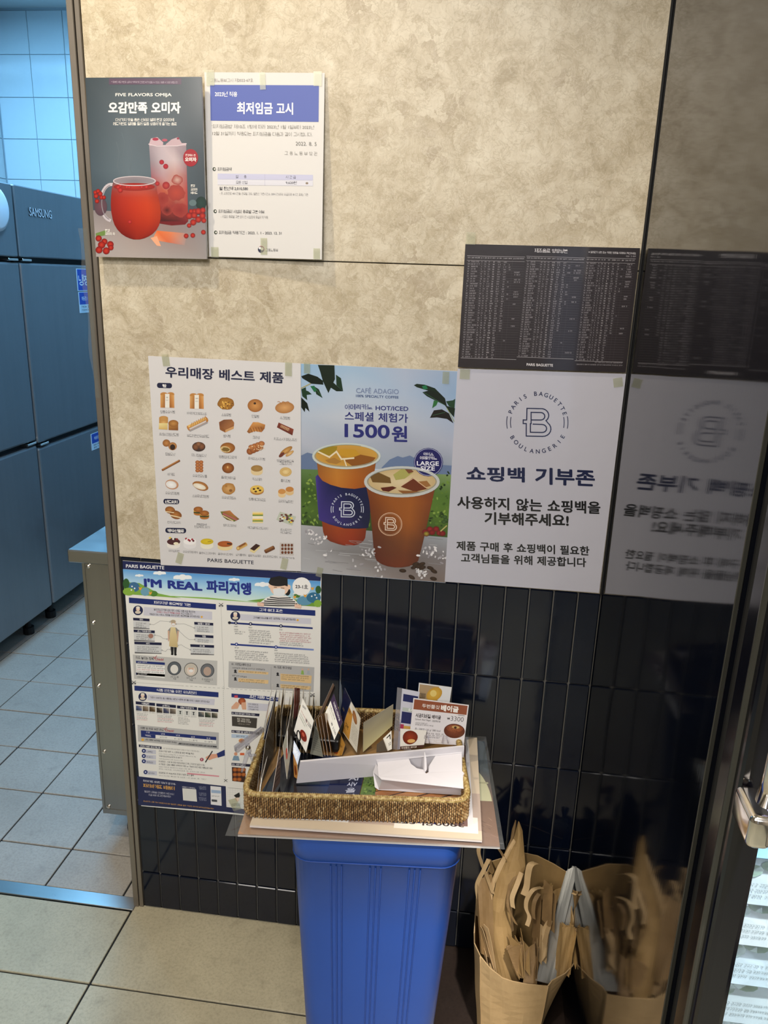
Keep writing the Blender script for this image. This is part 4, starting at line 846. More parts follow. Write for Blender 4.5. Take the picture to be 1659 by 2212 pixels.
# large cup
A.prof([(1240, 695, 1385), (1400, 728, 1352), (1600, 748, 1308), (1800, 765, 1262), (1930, 776, 1228), (1985, 800, 1215), (2020, 850, 1180), (2042, 910, 1120), (2053, 980, 1050)], [['#7a4020', '#8f5428', '#8a4a24', '#7a4226'], ['#6d3418', '#94521f', '#a05c24', '#7c4022'], ['#64301a', '#7c4420', '#985422', '#6d3a20'], ['#54261a', '#5c3220', '#6a3a20', '#5a3020'], ['#5a2014', '#6a2c18', '#6d2e18', '#5a2818']], 9)
A.ell(1052, 1200, 360, 140, '#d9c8a4', 10, '#c2a878', 0, 40)
for q, c in (([(730, 1110), (800, 1098), (935, 1160), (945, 1215), (760, 1205), (735, 1150)], '#6d5028'), ([(965, 1130), (1080, 1050), (1130, 1060), (1160, 1110), (1080, 1170), (990, 1185)], '#a8a45c'), ([(1060, 1050), (1110, 1045), (1170, 1100), (1120, 1120)], '#7a4a34'), ([(1040, 1250), (1160, 1160), (1310, 1270), (1180, 1300)], '#6a3420'), ([(840, 1260), (960, 1245), (1000, 1260), (920, 1300), (860, 1290)], '#5a2418'), ([(1200, 1200), (1300, 1190), (1340, 1240), (1280, 1260)], '#9a6a3c'), ([(1010, 1285), (1130, 1290), (1260, 1300), (1150, 1325), (1060, 1318)], '#8a5a30')): A.poly(q, c, 11)
A.line([(1050, 1240), (1165, 1165), (1300, 1265)], 6, '#d9b99a', 12)
A.arc(1052, 1200, 362, 142, 0, 2*PI, 26, '#bfc3c2', 13, 40); A.arc(1052, 1196, 340, 126, 0, 2*PI, 7, '#8d938e', 13, 40)
A.arc(935, 1622, 117, 113, 0, 2*PI, 6, '#dcb79a', 12, 32); A.arc(935, 1622, 107, 103, 0, 2*PI, 3, '#c29a7c', 12, 32); B_logo(937, 1620, 62, '#e6d2c0', 8, 13, .06)
A.emit('large_cup_picture', 'board', ca)
A.ell(1315, 1005, 146, 142, '#20205e', 12); A.arc(1315, 1005, 137, 133, 0, 2*PI, 4, '#b9bede', 13, 32)
for t, x0, x1, y, h in (('아이스', 1266, 1368, 942, 32), ('아메리카노', 1230, 1402, 982, 34), ('LARGE', 1200, 1420, 1042, 44), ('SIZE', 1238, 1380, 1090, 42)): A.text(t, x0, y-4, x1, y, h, '#e6e6f2', 14, .025)
A.emit('badge', 'board', ca)
for (x, y, n, c) in ((150, 1700, 14, 0), (240, 1780, 12, 0), (720, 1900, 16, 0), (830, 2075, 10, 0), (1310, 1900, 16, 0), (1420, 1960, 12, 0), (1240, 2110, 20, 0), (310, 1915, 6, 0), (560, 2020, 5, 0)):
    for k in range(n): A.ell(x+random.gauss(0, 34), y+random.gauss(0, 26), random.uniform(8, 22), random.uniform(6, 14), random.choice(['#cfcdd0', '#b5b3b8', '#98949a', '#e3e1e3']), 11, rot=random.uniform(0, 3), n=6, jit=.2)
A.emit('ice_picture', 'board', ca)
for (x, y) in ((1060, 2085), (1175, 2050), (1215, 2045), (1255, 2055), (1335, 2060), (1190, 2020), (1370, 2090), (1150, 2150), (1365, 2165), (1250, 2020)): A.ell(x, y, 36, 19, '#4a3226', 12, '#241610', random.uniform(-.5, .6), 12); A.line([(x-24, y), (x+22, y+3)], 4, '#20120c', 13)
for (x, y, c) in ((1285, 1700, '#a02028'), (1330, 1672, '#a82430'), (1352, 1705, '#8f1c24'), (1392, 1670, '#9a2028'), (1425, 1710, '#a02028'), (1295, 1718, '#a8a03c'), (1455, 1715, '#8a1c24')): A.ell(x, y, 32, 27, c, 9, '#5f1418')
for (x, y) in ((1478, 1550), (1490, 1580), (1470, 1600)): A.ell(x, y, 26, 17, '#4a6a34', 9, '#2a4220')
A.line([(1440, 1690), (1495, 1640)], 12, '#b5aa68', 9)
A.emit('bean_and_cherry_picture', 'board', ca)

# nutrition board ----------------------------------------------------------
CR = (980, 500, 2.4433); A = wall_art(.0075, CR)
nu = poster('nutrition_board', 'dark brown board of tiny white tables, at the wall corner above the ring-logo sign', cp(CR, (62, 66), (984, 88), (908, 744), (22, 716)), .0075, .004, A, '#231d22', 'gloss', 'board', tapes=[(1017, 515, .016, .02, 0)])
A.text('제조음료 영양성분', 427, 111, 602, 115, 22, '#e3dfe3', 3, .015); A.text('※ 알레르기 성분 또는 카페인 함량을 아래에서 확인하세요', 712, 114, 962, 122, 12, '#d3cfd3', 3, .015)
A.marks(910, 135, 960, 8, '#a9a4a9', 3); A.text('PARIS BAGUETTE', 385, 709, 524, 714, 14, '#e3dfe3', 3, .02)
A.marks(745, 694, 888, 6, '#8f8a90', 3, 3); A.marks(648, 704, 888, 6, '#9f9aa0', 3, 6)
A.emit('lettering', 'gloss', nu)
fr = [0, .07, .235, .295, .35, .43, .51, .62, .71, .79, 1]
for T, n in ((((72, 128), (376, 135), (329, 676), (38, 667)), 40), (((385, 130), (692, 140), (632, 674), (334, 662)), 40), (((702, 137), (960, 145), (892, 690), (640, 682)), 40)):
    f = lambda u, v: ((T[0][0]*(1-u)+T[1][0]*u)*(1-v)+(T[3][0]*(1-u)+T[2][0]*u)*v, (T[0][1]*(1-u)+T[1][1]*u)*(1-v)+(T[3][1]*(1-u)+T[2][1]*u)*v)
    for v, wd in ((0, 1.6), (.045, 1.2), (1, 1.6)): A.line([f(0, v), f(1, v)], wd, '#b5b0b5', 1)
    for k in range(1, n): v = .045+.955*k/n; A.line([f(0, v), f(1, v)], .7, '#5c555b', 1)
    for c in fr[1:-1]: A.line([f(c, 0), f(c, 1)], .6, '#4d474c', 1)
    for k in range(n):
        v = .045+.955*(k+.5)/n
        for c in range(10):
            c0, c1 = fr[c], fr[c+1]
            if c >= 8 and random.random() < (.5 if k < 18 else .93): continue
            if c == 7 and k > 28: continue
            wd = (random.uniform(.45, .9) if c == 1 else random.uniform(.35, .6))*(c1-c0)
            x0 = c0+.008 if c == 1 else (c0+c1)/2-wd/2
            a, b = f(x0, v-.0055), f(x0+wd, v+.0045)
            A.marks(a[0], b[1], b[0], b[1]-a[1]+1, '#bdb8bd' if c == 5 else '#9d989e', 2)
    for c in range(10):
        a, b = f(fr[c]+.008, .012), f(fr[c+1]-.008, .034); A.marks(a[0], (a[1]+b[1])/2, b[0], 6, '#bdb8bd', 2)
A.emit('nutrition_table', 'gloss', nu)

# shopping bag donation sign ------------------------------------------------
CR = (950, 780, 2.34); A = wall_art(.0045, CR)
do = poster('donation_sign', 'glossy grey-white laminated sign with navy ring logo, right of the coffee poster', cp(CR, (90, 38), (942, 65), (805, 1172), (25, 1115)), .0045, .002, A, '#bcbcc8', 'gloss', 'sign', tapes=[(1004, 808, .018, .018, 0), (1335, 826, .016, .016, .2)], edge='#b9ab90')
ringlogo(493, 310, 146, 70, 22, '#141e48', 2, 5.5)
A.emit('logo', 'gloss', do)
A.text('쇼핑백', 134, 606, 430, 614, 76, '#141e44', 2, .034); A.text('기부존', 482, 622, 784, 636, 86, '#141e44', 2, .034)
A.emit('title_lettering', 'gloss', do)
A.text('사용하지 않는 쇼핑백을', 88, 745, 812, 774, 64, '#121318', 2, .03); A.text('기부해주세요!', 226, 826, 652, 838, 64, '#121318', 2, .035)
A.emit('lettering', 'gloss', do)
A.text('제품 구매 후 쇼핑백이 필요한', 84, 956, 756, 984, 48, '#14151a', 2, .03); A.text('고객님들을 위해 제공합니다', 107, 1018, 740, 1042, 48, '#14151a', 2, .03)
A.emit('lettering', 'gloss', do)

# staff guide poster ----------------------------------------------------------
A = wall_art(.0015, (250, 1200, 3.53)); CR = (250, 1200, 3.53)
re_ = poster('guide_poster', 'tall white guide poster with navy header and footer, lower left behind the basket', [(265, 1211), (694.5, 1240), (688, 1776), (305, 1741)], .0015, .0006, A, '#ebeae5', 'print', 'poster', [(507, 1738, .02, .03, .4)])
NV = '#131f52'; NB = '#152a70'
A.poly([(53, 40), (1569, 142), (1562, 195), (55, 103)], NV, 1)
A.text('PARIS BAGUETTE', 78, 92, 370, 106, 26, '#eeeef2', 3, .02)
A.emit('header_band', 'print', re_)
A.grid([(55, 104), (1562, 196), (1560, 392), (68, 293)], [['#5fa3e0', '#4f9ae0', '#5aa2e2', '#4c98dc'], ['#b4d9f0', '#a4d0ee', '#a9d4ee', '#9acbea'], ['#e0f0dc', '#dff0ec', '#d8eedf', '#b9dcc0']], 2)
A.poly([(58, 200), (180, 210), (330, 290), (500, 325), (68, 293)], '#7fae45', 3); A.poly([(240, 300), (700, 320), (1000, 350), (1560, 375), (1560, 392)], '#8dba4e', 3); A.poly([(1000, 345), (1200, 320), (1560, 350), (1560, 392), (1300, 372)], '#6f9e3a', 4)
for x, y, rx, ry, c in ((138, 240, 45, 38, '#3b6c96'), (80, 215, 25, 40, '#2c5a2c'), (100, 275, 45, 30, '#86b040'), (225, 275, 35, 32, '#6ba0b8'), (1440, 345, 60, 35, '#5f96b4'), (1510, 320, 55, 40, '#2e6c90'), (1540, 365, 30, 28, '#86b040'), (290, 290, 30, 22, '#4f8230'), (1545, 260, 22, 30, '#2c5a2c'), (1385, 300, 25, 22, '#447a34')): A.ell(x, y, rx, ry, c, 5)
for x, y in ((125, 235), (145, 250), (120, 262), (1495, 310), (1520, 300), (1532, 322)): A.ell(x, y, 6, 6, '#eef4f4', 6)
for x, y in ((188, 250), (265, 285), (1365, 315), (1445, 305), (1500, 250)): A.poly([(x-14, y-12), (x, y-4), (x+14, y-12), (x+6, y+12), (x-6, y+12)], '#e8a840', 6)
for x, y, s in ((180, 152, 32), (335, 133, 48), (510, 165, 70), (903, 183, 42), (1120, 220, 60)):
    for k in (-1, 0, 1): A.ell(x+k*s*.55, y, s*.45, s*(.32-.1*abs(k)), '#f2f7fa', 4)
    A.rect(x-s, y, x+s, y+s*.2, '#f2f7fa', 4)
A.text("I'M REAL", 217, 238, 662, 270, 66, '#1c2f8a', 6, .05, -.05); A.text('파리지앵', 693, 280, 1035, 304, 96, '#1c2f8a', 6, .05, -.03)
A.ell(1418, 236, 71, 70, '#f3f3f1', 6); A.poly([(1350, 295), (1385, 250), (1400, 290)], '#f3f3f1', 6); A.text('23-1호', 1370, 248, 1468, 254, 30, '#24242c', 7, .025)
A.emit('header_picture', 'print', re_)
# person with beret and mask leaning over the edge
A.ell(1310, 275, 22, 30, '#141414', 6); A.ell(1248, 245, 72, 62, '#f0cdb4', 7); A.poly([(1165, 208), (1180, 170), (1250, 155), (1310, 170), (1312, 235), (1240, 212), (1190, 225)], '#151518', 8); A.ell(1240, 208, 72, 26, '#1a1a1e', 8); A.ell(1320, 240, 14, 18, '#f0cdb4', 6); A.ell(1176, 232, 12, 16, '#f0cdb4', 6)
A.poly([(1200, 255), (1250, 248), (1292, 260), (1288, 300), (1245, 312), (1205, 298)], '#e6ecf0', 9); A.line([(1208, 240), (1228, 242)], 4, '#3a2a24', 9); A.line([(1262, 246), (1284, 248)], 4, '#3a2a24', 9)
A.poly([(1085, 370), (1150, 320), (1200, 300), (1300, 305), (1370, 340), (1412, 395)], '#eceae6', 7)
for k in range(5): A.line([(1180-k*22, 318+k*14), (1240, 326+k*14), (1330+k*17, 322+k*15)], 8, '#1c1c22', 8)
for x in (1105, 1390):
    for k in range(4): A.ell(x-18+k*12, 368+(x > 1200)*14+k*2, 8, 16, '#f2d6c2', 9, '#dcae96')
A.emit('worker_illustration', 'print', re_)
def bar(x0, y0, x1, y1, h, t, c='#152a70', tx=None, th=.55):
    A.poly([(x0, y0), (x1, y1), (x1, y1+h), (x0+2, y0+h)], c, 2)
    if t: m = (x0+x1)/2; ww = (tx or len(t)*h*.5)/2; sl = (y1-y0)/(x1-x0); A.text(t, m-ww, (y0+y1)/2-sl*ww+h*(.5+th/2), m+ww, (y0+y1)/2+sl*ww+h*(.5+th/2), h*th, '#ececf0', 3, .025)
bar(100, 320, 764, 370, 42, '파리지앵 용모복장 기본', tx=282); bar(845, 375, 1522, 418, 42, '고객 응대 표준', tx=180)
for x, y in ((170, 418), (912, 462)): A.ell(x, y, 38, 37, '#16204e', 3); A.ell(x, y-10, 15, 14, '#eed0bc', 4); A.ell(x, y-22, 15, 9, '#ece6da', 5); A.ell(x, y+14, 22, 12, '#d8cdbb', 4)
A.poly([(215, 392), (735, 428), (735, 490), (212, 456)], '#cfcfdb', 1); A.poly([(950, 446), (1490, 480), (1490, 524), (950, 494)], '#cfcfdb', 1)
A.text('실내 마스크 착용 의무 해지 시에도 식품 위급 종사자는', 290, 418, 608, 438, 17, '#26262e', 3, .02); A.text('위생모 + 마스크 착용을 의무화', 312, 436, 492, 448, 15, '#a83a4c', 3, .02); A.text('하고 있습니다.', 498, 448, 588, 453, 15, '#26262e', 3, .02); A.text('책임감 있는 서비스 제공을 위해 단정한 용모복장을 유지해주세요', 258, 454, 642, 474, 16, '#26262e', 3, .02); A.ell(656, 468, 8, 8, '#e8b040', 3)
A.text('고객 불편 최소화를 위한 ‘표준멘트’ 지금 실천해보세요', 1048, 480, 1374, 496, 16, '#26262e', 3, .02); A.ell(1387, 492, 9, 8, '#e8b040', 3)
for (x0, y0, x1, t, y2, ls) in ((132, 474, 258, '헤어', 560, 3), (136, 564, 298, '손 / 액세서리', 655, 3), (141, 656, 350, '바지', 748, 3), (598, 506, 744, '얼굴 / 표정', 592, 3), (602, 602, 745, '명찰', 668, 2), (568, 676, 750, '유니폼', 758, 3)):
    A.poly([(x0, y0), (x1, y0+8), (x1, y2), (x0+4, y2-10)], '#d3d5d6', 1); bar(x0, y0, x1, y0+8, 20, t, '#10163e', tx=len(t)*13, th=.7)
    for k in range(ls): A.marks(x0+22, y0+44+k*15, x1-18-random.uniform(0, 30), 9, '#4a4a52', 3, 6)
    if y2 not in (592, 668): A.poly([(x0+4, y2-14), (x1, y2-4), (x1, y2+2), (x0+4, y2-2)], '#6d6d70', 2)
A.ell(268, 613, 19, 18, '#a87a6a', 4)
for pts in ([(262, 524), (290, 528), (340, 498), (415, 505)], [(460, 522), (520, 520), (560, 535), (600, 552)], [(298, 607), (340, 615), (360, 632), (392, 637)], [(480, 572), (530, 620), (560, 640), (602, 640)], [(352, 722), (380, 732), (395, 715), (418, 716)], [(474, 686), (500, 680), (530, 700), (570, 718)]): A.line(pts, 2, '#8a8a8c', 2); A.arc(pts[0][0], pts[0][1], 5, 5, 0, 6.28, 2, '#8a8a8c', 3, 8); A.arc(pts[-1][0], pts[-1][1], 5, 5, 0, 6.28, 2, '#8a8a8c', 3, 8)
A.emit('uniform_section', 'print', re_)
# figure in apron
A.ell(440, 515, 17, 22, '#d8b49c', 4); A.ell(438, 502, 20, 12, '#b5a58c', 5); A.ell(440, 524, 13, 9, '#eceeee', 5)
A.poly([(418, 548), (462, 550), (480, 570), (472, 640), (405, 640), (397, 572)], '#8c8a8c', 3); A.poly([(397, 572), (410, 574), (408, 650), (400, 655)], '#d2ac92', 4); A.poly([(470, 574), (482, 576), (474, 660), (466, 650)], '#d2ac92', 4)
A.poly([(420, 545), (455, 547), (466, 600), (474, 700), (408, 692), (412, 600)], '', 5, ['#e0cfa0', '#e0cfa0', '#d8c492', '#c9b380', '#cdb785', '#dcc998']); A.poly([(418, 695), (442, 698), (440, 752), (424, 750)], '#1a1a1e', 4); A.poly([(444, 698), (466, 700), (462, 756), (446, 754)], '#1a1a1e', 4); A.ell(431, 752, 10, 7, '#101014', 5); A.ell(456, 755, 10, 7, '#101014', 5)
A.emit('apron_figure_picture', 'print', re_)
A.poly([(130, 755), (775, 803), (772, 990), (140, 940)], '#c2c2c0', 1); A.text('자주 놓치는 항목', 152, 788, 290, 800, 24, '#33333a', 3, .02); A.text('Check!', 300, 798, 366, 802, 18, '#b02838', 3, .02); A.line([(288, 774), (297, 784), (312, 764)], 4, '#b02838', 4)
A.poly([(155, 826), (375, 842), (375, 935), (160, 915)], '#f0f0ee', 2)
for y, t in ((802, '인식표'), (892, '위생마스크')): bar(154, y, 375, y+14, 18, '', '#152a70'); A.marks(168, y+16, 240, 9, '#e8e8ee', 3)
for k in range(4): A.marks(164, 842+k*15, 370, 9, '#4a4a52' if k != 2 else '#b04a5a', 3, 12)
A.marks(166, 930, 230, 9, '#4a4a52', 3)
for x, y, c1, c2 in ((447, 860, '#e3e1dc', '#5a6068'), (574, 870, '#e6d6ca', '#c9c2b6'), (699, 876, '#b9a294', '#6a6e74')):
    A.ell(x, y, 53, 53, '#23262e', 3); A.ell(x, y, 49, 49, c2, 4); A.ell(x, y+6, 30, 34, c1, 5)
A.text('규정 유니폼', 415, 930, 480, 934, 14, '#3a3a42', 3, .01); A.text('착용', 438, 946, 462, 948, 13, '#3a3a42', 3, .01); A.text('모자, 마스크', 540, 938, 612, 943, 14, '#3a3a42', 3, .01); A.text('착용', 563, 955, 588, 957, 13, '#3a3a42', 3, .01); A.text('손 위생/장신구', 656, 948, 742, 953, 14, '#3a3a42', 3, .01); A.text('미착용', 680, 964, 718, 967, 13, '#3a3a42', 3, .01)
A.ell(575, 860, 20, 18, '#d8b49c', 6); A.ell(575, 845, 24, 12, '#c9c2b6', 7); A.ell(575, 878, 16, 12, '#eceeee', 7)
A.emit('check_section', 'print', re_)
# right column: customer service
for (x0, y0, x1, y1, c, c2, nn) in ((860, 506, 1502, 548, '#152a70', '#101c4c', ((917, 514), (1028, 521), (1260, 537))), (876, 670, 1510, 712, '#1c3484', '#7c93cf', ((921, 677), (1222, 698)))):
    A.grid([(x0, y0), (x1, y1), (x1, y1+13), (x0, y0+13)], [[c, c, c2 if y0 > 600 else c], [c, c, c2 if y0 > 600 else c]], 2)
    for x, y in nn: A.ell(x, y, 13, 13, '#141c48' if y < 600 else '#20388a', 4); A.ell(x, y, 5, 7, '#dcdce8', 5)
A.ell(868, 512, 12, 11, '#14162c', 4)
for (x, y, x1, ls, c) in ((903, 546, 932, 1, '#33333a'), (902, 568, 985, 3, '#5a5a60'), (1014, 554, 1042, 1, '#33333a'), (1014, 574, 1222, 7, '#55555c'), (1248, 570, 1275, 1, '#33333a'), (1248, 592, 1498, 5, '#a84a58'), (1248, 668, 1450, 2, '#5a5a60'), (908, 708, 938, 1, '#33333a'), (908, 730, 1178, 5, '#5a5a60'), (1210, 728, 1240, 1, '#33333a'), (1210, 750, 1488, 5, '#5a5a60')):
    for k in range(ls): A.marks(x+(k % 3)*4, y+k*15.5, x1-random.uniform(0, 50 if ls > 1 else 0), 10, c, 3, (x1-x)*.06)
A.emit('service_section', 'print', re_)
A.poly([(862, 806), (1515, 852), (1508, 1040), (868, 1008), (858, 1000)], '#b9b9b9', 1)
A.text('01. 이벤트/혜택 안내', 884, 836, 1028, 846, 20, '#33333a', 3, .02); A.text('02. 점포 응대 방법', 1206, 858, 1340, 868, 20, '#33333a', 3, .02); A.line([(1185, 850), (1180, 1020)], 2, '#8f8f8f', 2)
for x, y in ((912, 884), (912, 942), (1235, 906), (1235, 992)): A.ell(x, y-6, 9, 9, '#22222a', 3); A.poly([(x-12, y+10), (x-6, y+1), (x+8, y+1), (x+13, y+12)], '#22222a', 3)
for x, y in ((888, 862), (888, 920)): A.marks(x, y, x+250 if y < 900 else x+110, 11, '#44444a', 3, 14)
for (q) in ([(935, 872), (1165, 890), (1162, 908), (935, 892)], [(935, 934), (1165, 950), (1162, 978), (935, 962)], [(1256, 900), (1495, 916), (1490, 975), (1256, 955)], [(1256, 980), (1490, 998), (1488, 1024), (1256, 1010)]):
    A.poly(q, '#e3c38e', 2); n = 1 if q[3][1]-q[0][1] < 25 else 2 if q[3][1]-q[0][1] < 40 else 3
    for k in range(n): A.marks(q[0][0]+8, q[0][1]+15+k*15, q[1][0]-15-random.uniform(0, 40), 9, '#55504a', 3, 14)
for x, c in ((1424, '#8fb45a'), (1470, '#aab0b8')): A.ell(x, 868, 7, 8, '#d8b49c', 4); A.poly([(x-12, 905), (x-7, 876), (x+7, 876), (x+12, 908)], c, 3)
A.emit('benefit_section', 'print', re_)
for pts in (([(803, 392), (815, 720), (828, 1024)]), ([(150, 968), (500, 992), (1535, 1058)])):
    n = 60
    for k in range(n):
        t = k/n*(len(pts)-1); i = int(t); u = t-i; x = pts[i][0]*(1-u)+pts[i+1][0]*u; y = pts[i][1]*(1-u)+pts[i+1][1]*u
        u2 = u+.5/n*(len(pts)-1); X2 = pts[i][0]*(1-u2)+pts[i+1][0]*u2; Y2 = pts[i][1]*(1-u2)+pts[i+1][1]*u2; A.line([(x, y), (X2, Y2)], 2, '#8a8a88', 2)
for x, y in ((803, 374), (138, 966), (1500, 1062)): A.line([(x-14, y-10), (x+14, y+12)], 4, '#333338', 4); A.line([(x-14, y+12), (x+14, y-10)], 4, '#333338', 4); A.arc(x+10, y+10, 6, 5, 0, 6.28, 3, '#333338', 4, 8); A.arc(x-10, y+10, 6, 5, 0, 6.28, 3, '#333338', 4, 8)
A.emit('cut_line', 'print', re_)
A = wall_art(.0015, (250, 1470, 5.352))
def bar2(x0, y0, x1, y1, h, t, c, tx, th=.6): bar(x0, y0, x1, y1, h, t, c, tx, th)
bar2(215, 58, 1188, 136, 58, '식품 안전을 위한 위생관리', '#152a70', 462)
A.ell(312, 187, 50, 50, '#16204e', 3); A.ell(312, 172, 22, 22, '#eed0bc', 4); A.ell(312, 156, 22, 12, '#ece6da', 5); A.ell(312, 208, 32, 16, '#d8cdbb', 4)
A.poly([(370, 160), (1145, 215), (1140, 285), (368, 228)], '#cfcfdb', 1); A.text('기온이 상승하는 봄, 여름에는 세균성 식중독 방지를 위해 더 꼼꼼히 챙겨주세요!', 398, 205, 1085, 258, 24, '#26262e', 3, .015)
for k, (x0, x1, t) in enumerate(((230, 455, '식품일원'), (468, 697, '쇼케이스'), (708, 940, '제빙기/온장기'), (950, 1186, '믹서기'))):
    y0 = 240+k*24; bar2(x0, y0, x1, y0+20, 34, t, '#10163e', len(t)*22, .66)
    for j in range(3):
        xa = x0+5+j*77; ya = y0+48+j*6; c = [['#4a5a88', '#7c6a5a', '#5a4426'], ['#2c2622', '#3a4468', '#6a6058'], ['#d5d8d4', '#d8d9d5', '#d8d9d5'], ['#4a5258', '#3a4a3c', '#4a4a40']][k][j]
        A.grid([(xa, ya), (xa+68, ya+5), (xa+68, ya+62), (xa, ya+58)], [[c, '#b5a896' if k != 2 else c], ['#241c18' if k != 2 else c, c]], 3)
        if k == 2: A.poly([(xa+20, ya+14), (xa+48, ya+16), (xa+38, ya+34), (xa+44, ya+52), (xa+24, ya+50), (xa+30, ya+34)], '#3a3d42', 4)
        A.marks(xa, ya+76, xa+66, 10, '#8a8a8c', 3, 3)
    for j in range(5): A.marks(x0+14, y0+146+j*17, x0+(150 if k in (0, 2) else 205)-random.uniform(0, 30), 10, '#c0506a' if j in (2, 4) and k != 2 else '#66666c', 3, 10)
A.emit('hygiene_section', 'print', re_)
A.poly([(252, 512), (1192, 602), (1190, 795), (258, 705)], '#b9b9b9', 1); A.text('제품 및 원료 보관 온도', 287, 560, 556, 585, 28, '#33333a', 3, .02); A.text('Check!', 572, 588, 672, 596, 26, '#b02838', 3, .02); A.line([(555, 555), (568, 566), (592, 540)], 5, '#b02838', 4)
A.poly([(290, 575), (1162, 652), (1162, 690), (292, 612)], '#152a70', 2); A.poly([(292, 612), (460, 628), (460, 668), (294, 652)], '#152a70', 2); A.poly([(460, 628), (1162, 690), (1162, 732), (460, 668)], '#e8e8e4', 2)
for t, x, y in (('구 분', 350, 606), ('냉 동', 525, 624), ('냉 장', 698, 640), ('실 온', 872, 658), ('상 온', 1050, 674)): A.text(t, x, y, x+44, y+4, 18, '#e4e4ec', 3, .02)
A.text('적정온도', 340, 642, 410, 650, 20, '#e4e4ec', 3, .02)
for t, x, y in (('-18 ℃ 이하', 505, 662), ('0 ~ 10 ℃', 680, 680), ('1 ~ 30 ℃', 855, 696), ('15 ~ 25 ℃', 1030, 712)): A.text(t, x, y, x+90, y+8, 18, '#4a4a4e', 3)
A.ell(312, 684, 17, 15, '#e8b040', 3); A.text('냉장 제품은 보관방법 사진 안내 잊지 마세요!', 342, 690, 706, 726, 20, '#26262e', 3, .02); A.poly([(735, 718), (1168, 756), (1168, 776), (720, 738)], '#55565a', 2); A.marks(760, 738, 1120, 12, '#d2d2d2', 3, 30)
A.emit('temperature_section', 'print', re_)
bar2(266, 738, 530, 764, 30, '관공서 방문 응대 매뉴얼', '#10163e', 230, .66); A.text('사전 공지에 따른 위생 점검이 진행되고 있으니 대비해주세요!', 545, 792, 965, 828, 18, '#77777a', 3, 0)
for y, t, ic in ((812, '신분확인', 0), (872, '안내하기', 1), (932, '동행점검', 2), (1058, '결과공유', 3)):
    A.poly([(330, y-20), (465+(y > 1000)*12, y-8), (465+(y > 1000)*12, y+40), (330, y+28)], '#c9cbd8', 2); A.ell(325+(y > 1000)*20, y, 24, 24, '#1c2c6c', 3); A.ell(325+(y > 1000)*20, y, 9, 9, '#c9cfe8', 4); A.text(t, 356+(y > 1000)*20, y+20, 430+(y > 1000)*20, y+26, 22, '#3a3f5a', 3)
for (y, t, x1, c, h) in ((832, '관공서 직원 방문 시, 신분증 및 방문 목적을 확인', 905, '#33333a', 22), (862, '관공서 직원의 신분증을 확인 후 제조업체 기록(소속기관 등)', 925, '#77777a', 16), (892, '가맹대표(점장)님에게 안내하기', 765, '#33333a', 22), (920, '가맹대표(점장)님 상황 공유하여 대응', 775, '#77777a', 16), (952, '위생점검 : 서류 등 점검 협조(영업신고증, 건강진단결과서 등)', 1028, '#33333a', 22), (982, '수거점검 : 모범 제품은 위탁하여 제조 or 가능한 최근 제조 제품으로 제공', 1118, '#33333a', 22), (1010, '점검 직원과 동행하여 점검 사항 응대', 880, '#77777a', 16), (1036, '온도 체크표, 위생점검표 등 관련서류 준비', 1030, '#77777a', 16), (1082, '점검완료 후 Web-POS 관공서 방문 보고 클릭', 905, '#33333a', 22), (1112, '우선사항 빠르게 점포 내 공유 후 개선', 1045, '#77777a', 16)):
    A.text(t, 498, y-8, x1, y-8+(x1-498)*.085, h, c, 3, .012 if h > 20 else 0)
A.poly([(825, 1066), (1195, 1100), (1195, 1114), (825, 1082)], '#dc8f9c', 2)
A.emit('inspection_section', 'print', re_)
A.poly([(1260, 798), (1165, 845), (1180, 892), (1262, 868)], '#1c2c6c', 3); A.poly([(1170, 848), (1100, 850), (1040, 885), (1045, 905), (1085, 920), (1120, 905), (1180, 888)], '#e0a488', 3); A.line([(1115, 820), (1040, 940)], 12, '#16161a', 4); A.ell(995, 913, 22, 20, '#a8445a', 3); A.text('!', 990, 922, 999, 922, 20, '#f0e6e8', 4, .04)
A.emit('writing_hand_picture', 'print', re_)
for x, y in ((1272, 1156),): A.line([(x-18, y-14), (x+18, y+14)], 5, '#333338', 4); A.line([(x-18, y+14), (x+18, y-14)], 5, '#333338', 4)
for k in range(48): t = k/48; A.line([(1243+28*t, 66+1100*t), (1243+28*(t+.01), 66+1100*(t+.01))], 3, '#8a8a88', 2)
A.emit('cut_line', 'print', re_)
A.poly([(248, 1106), (1272, 1222), (1280, 1468), (1282, 1520), (262, 1440)], '#1b2450', 1); A.poly([(1280, 1462), (1600, 1500), (1600, 1560), (1282, 1520)], '#1b2450', 1)
for k in range(9): A.line([(1292+k*30, 1232+k*3), (1292+k*30, 1460+k*3)], 1.2, '#c9c9cc', 1); A.line([(1284, 1236+k*26), (1560, 1262+k*26)], 1.2, '#c9c9cc', 1)
A.line([(1300, 1240), (1560, 1262)], 3, '#8a8a88', 2)
A.text('파리바게뜨 생생한 정보가 앱 안에-', 316, 1168, 694, 1210, 24, '#dcdce6', 3, .015); A.text('파리바게뜨 배움터', 318, 1232, 682, 1268, 44, '#d9a552', 3, .03); A.text('필요한 내용을 언제든지 어디서나', 332, 1292, 674, 1326, 24, '#c9c9d8', 3, .01); A.text('지금 바로 로그인해보세요!', 380, 1332, 636, 1352, 24, '#c9c9d8', 3, .01)
A.text('배움터 다운로드', 770, 1238, 922, 1254, 18, '#dcdce6', 3, .01); A.text('포스터가 너무 커서 부담되시나요? 필요한 내용을 잘라 적당한 위치에 부착/보관해보세요!', 318, 1400, 1134, 1490, 17, '#d9a552', 3, .01)
A.poly([(770, 1244), (930, 1258), (940, 1400), (780, 1384)], '#dededa', 3)
for k, y in enumerate((1230, 1300, 1350)):
    for j in range(3): A.marks(960+j*5, y+j*14+(k*4), 1048, 9, '#aab0c8', 3, 6)
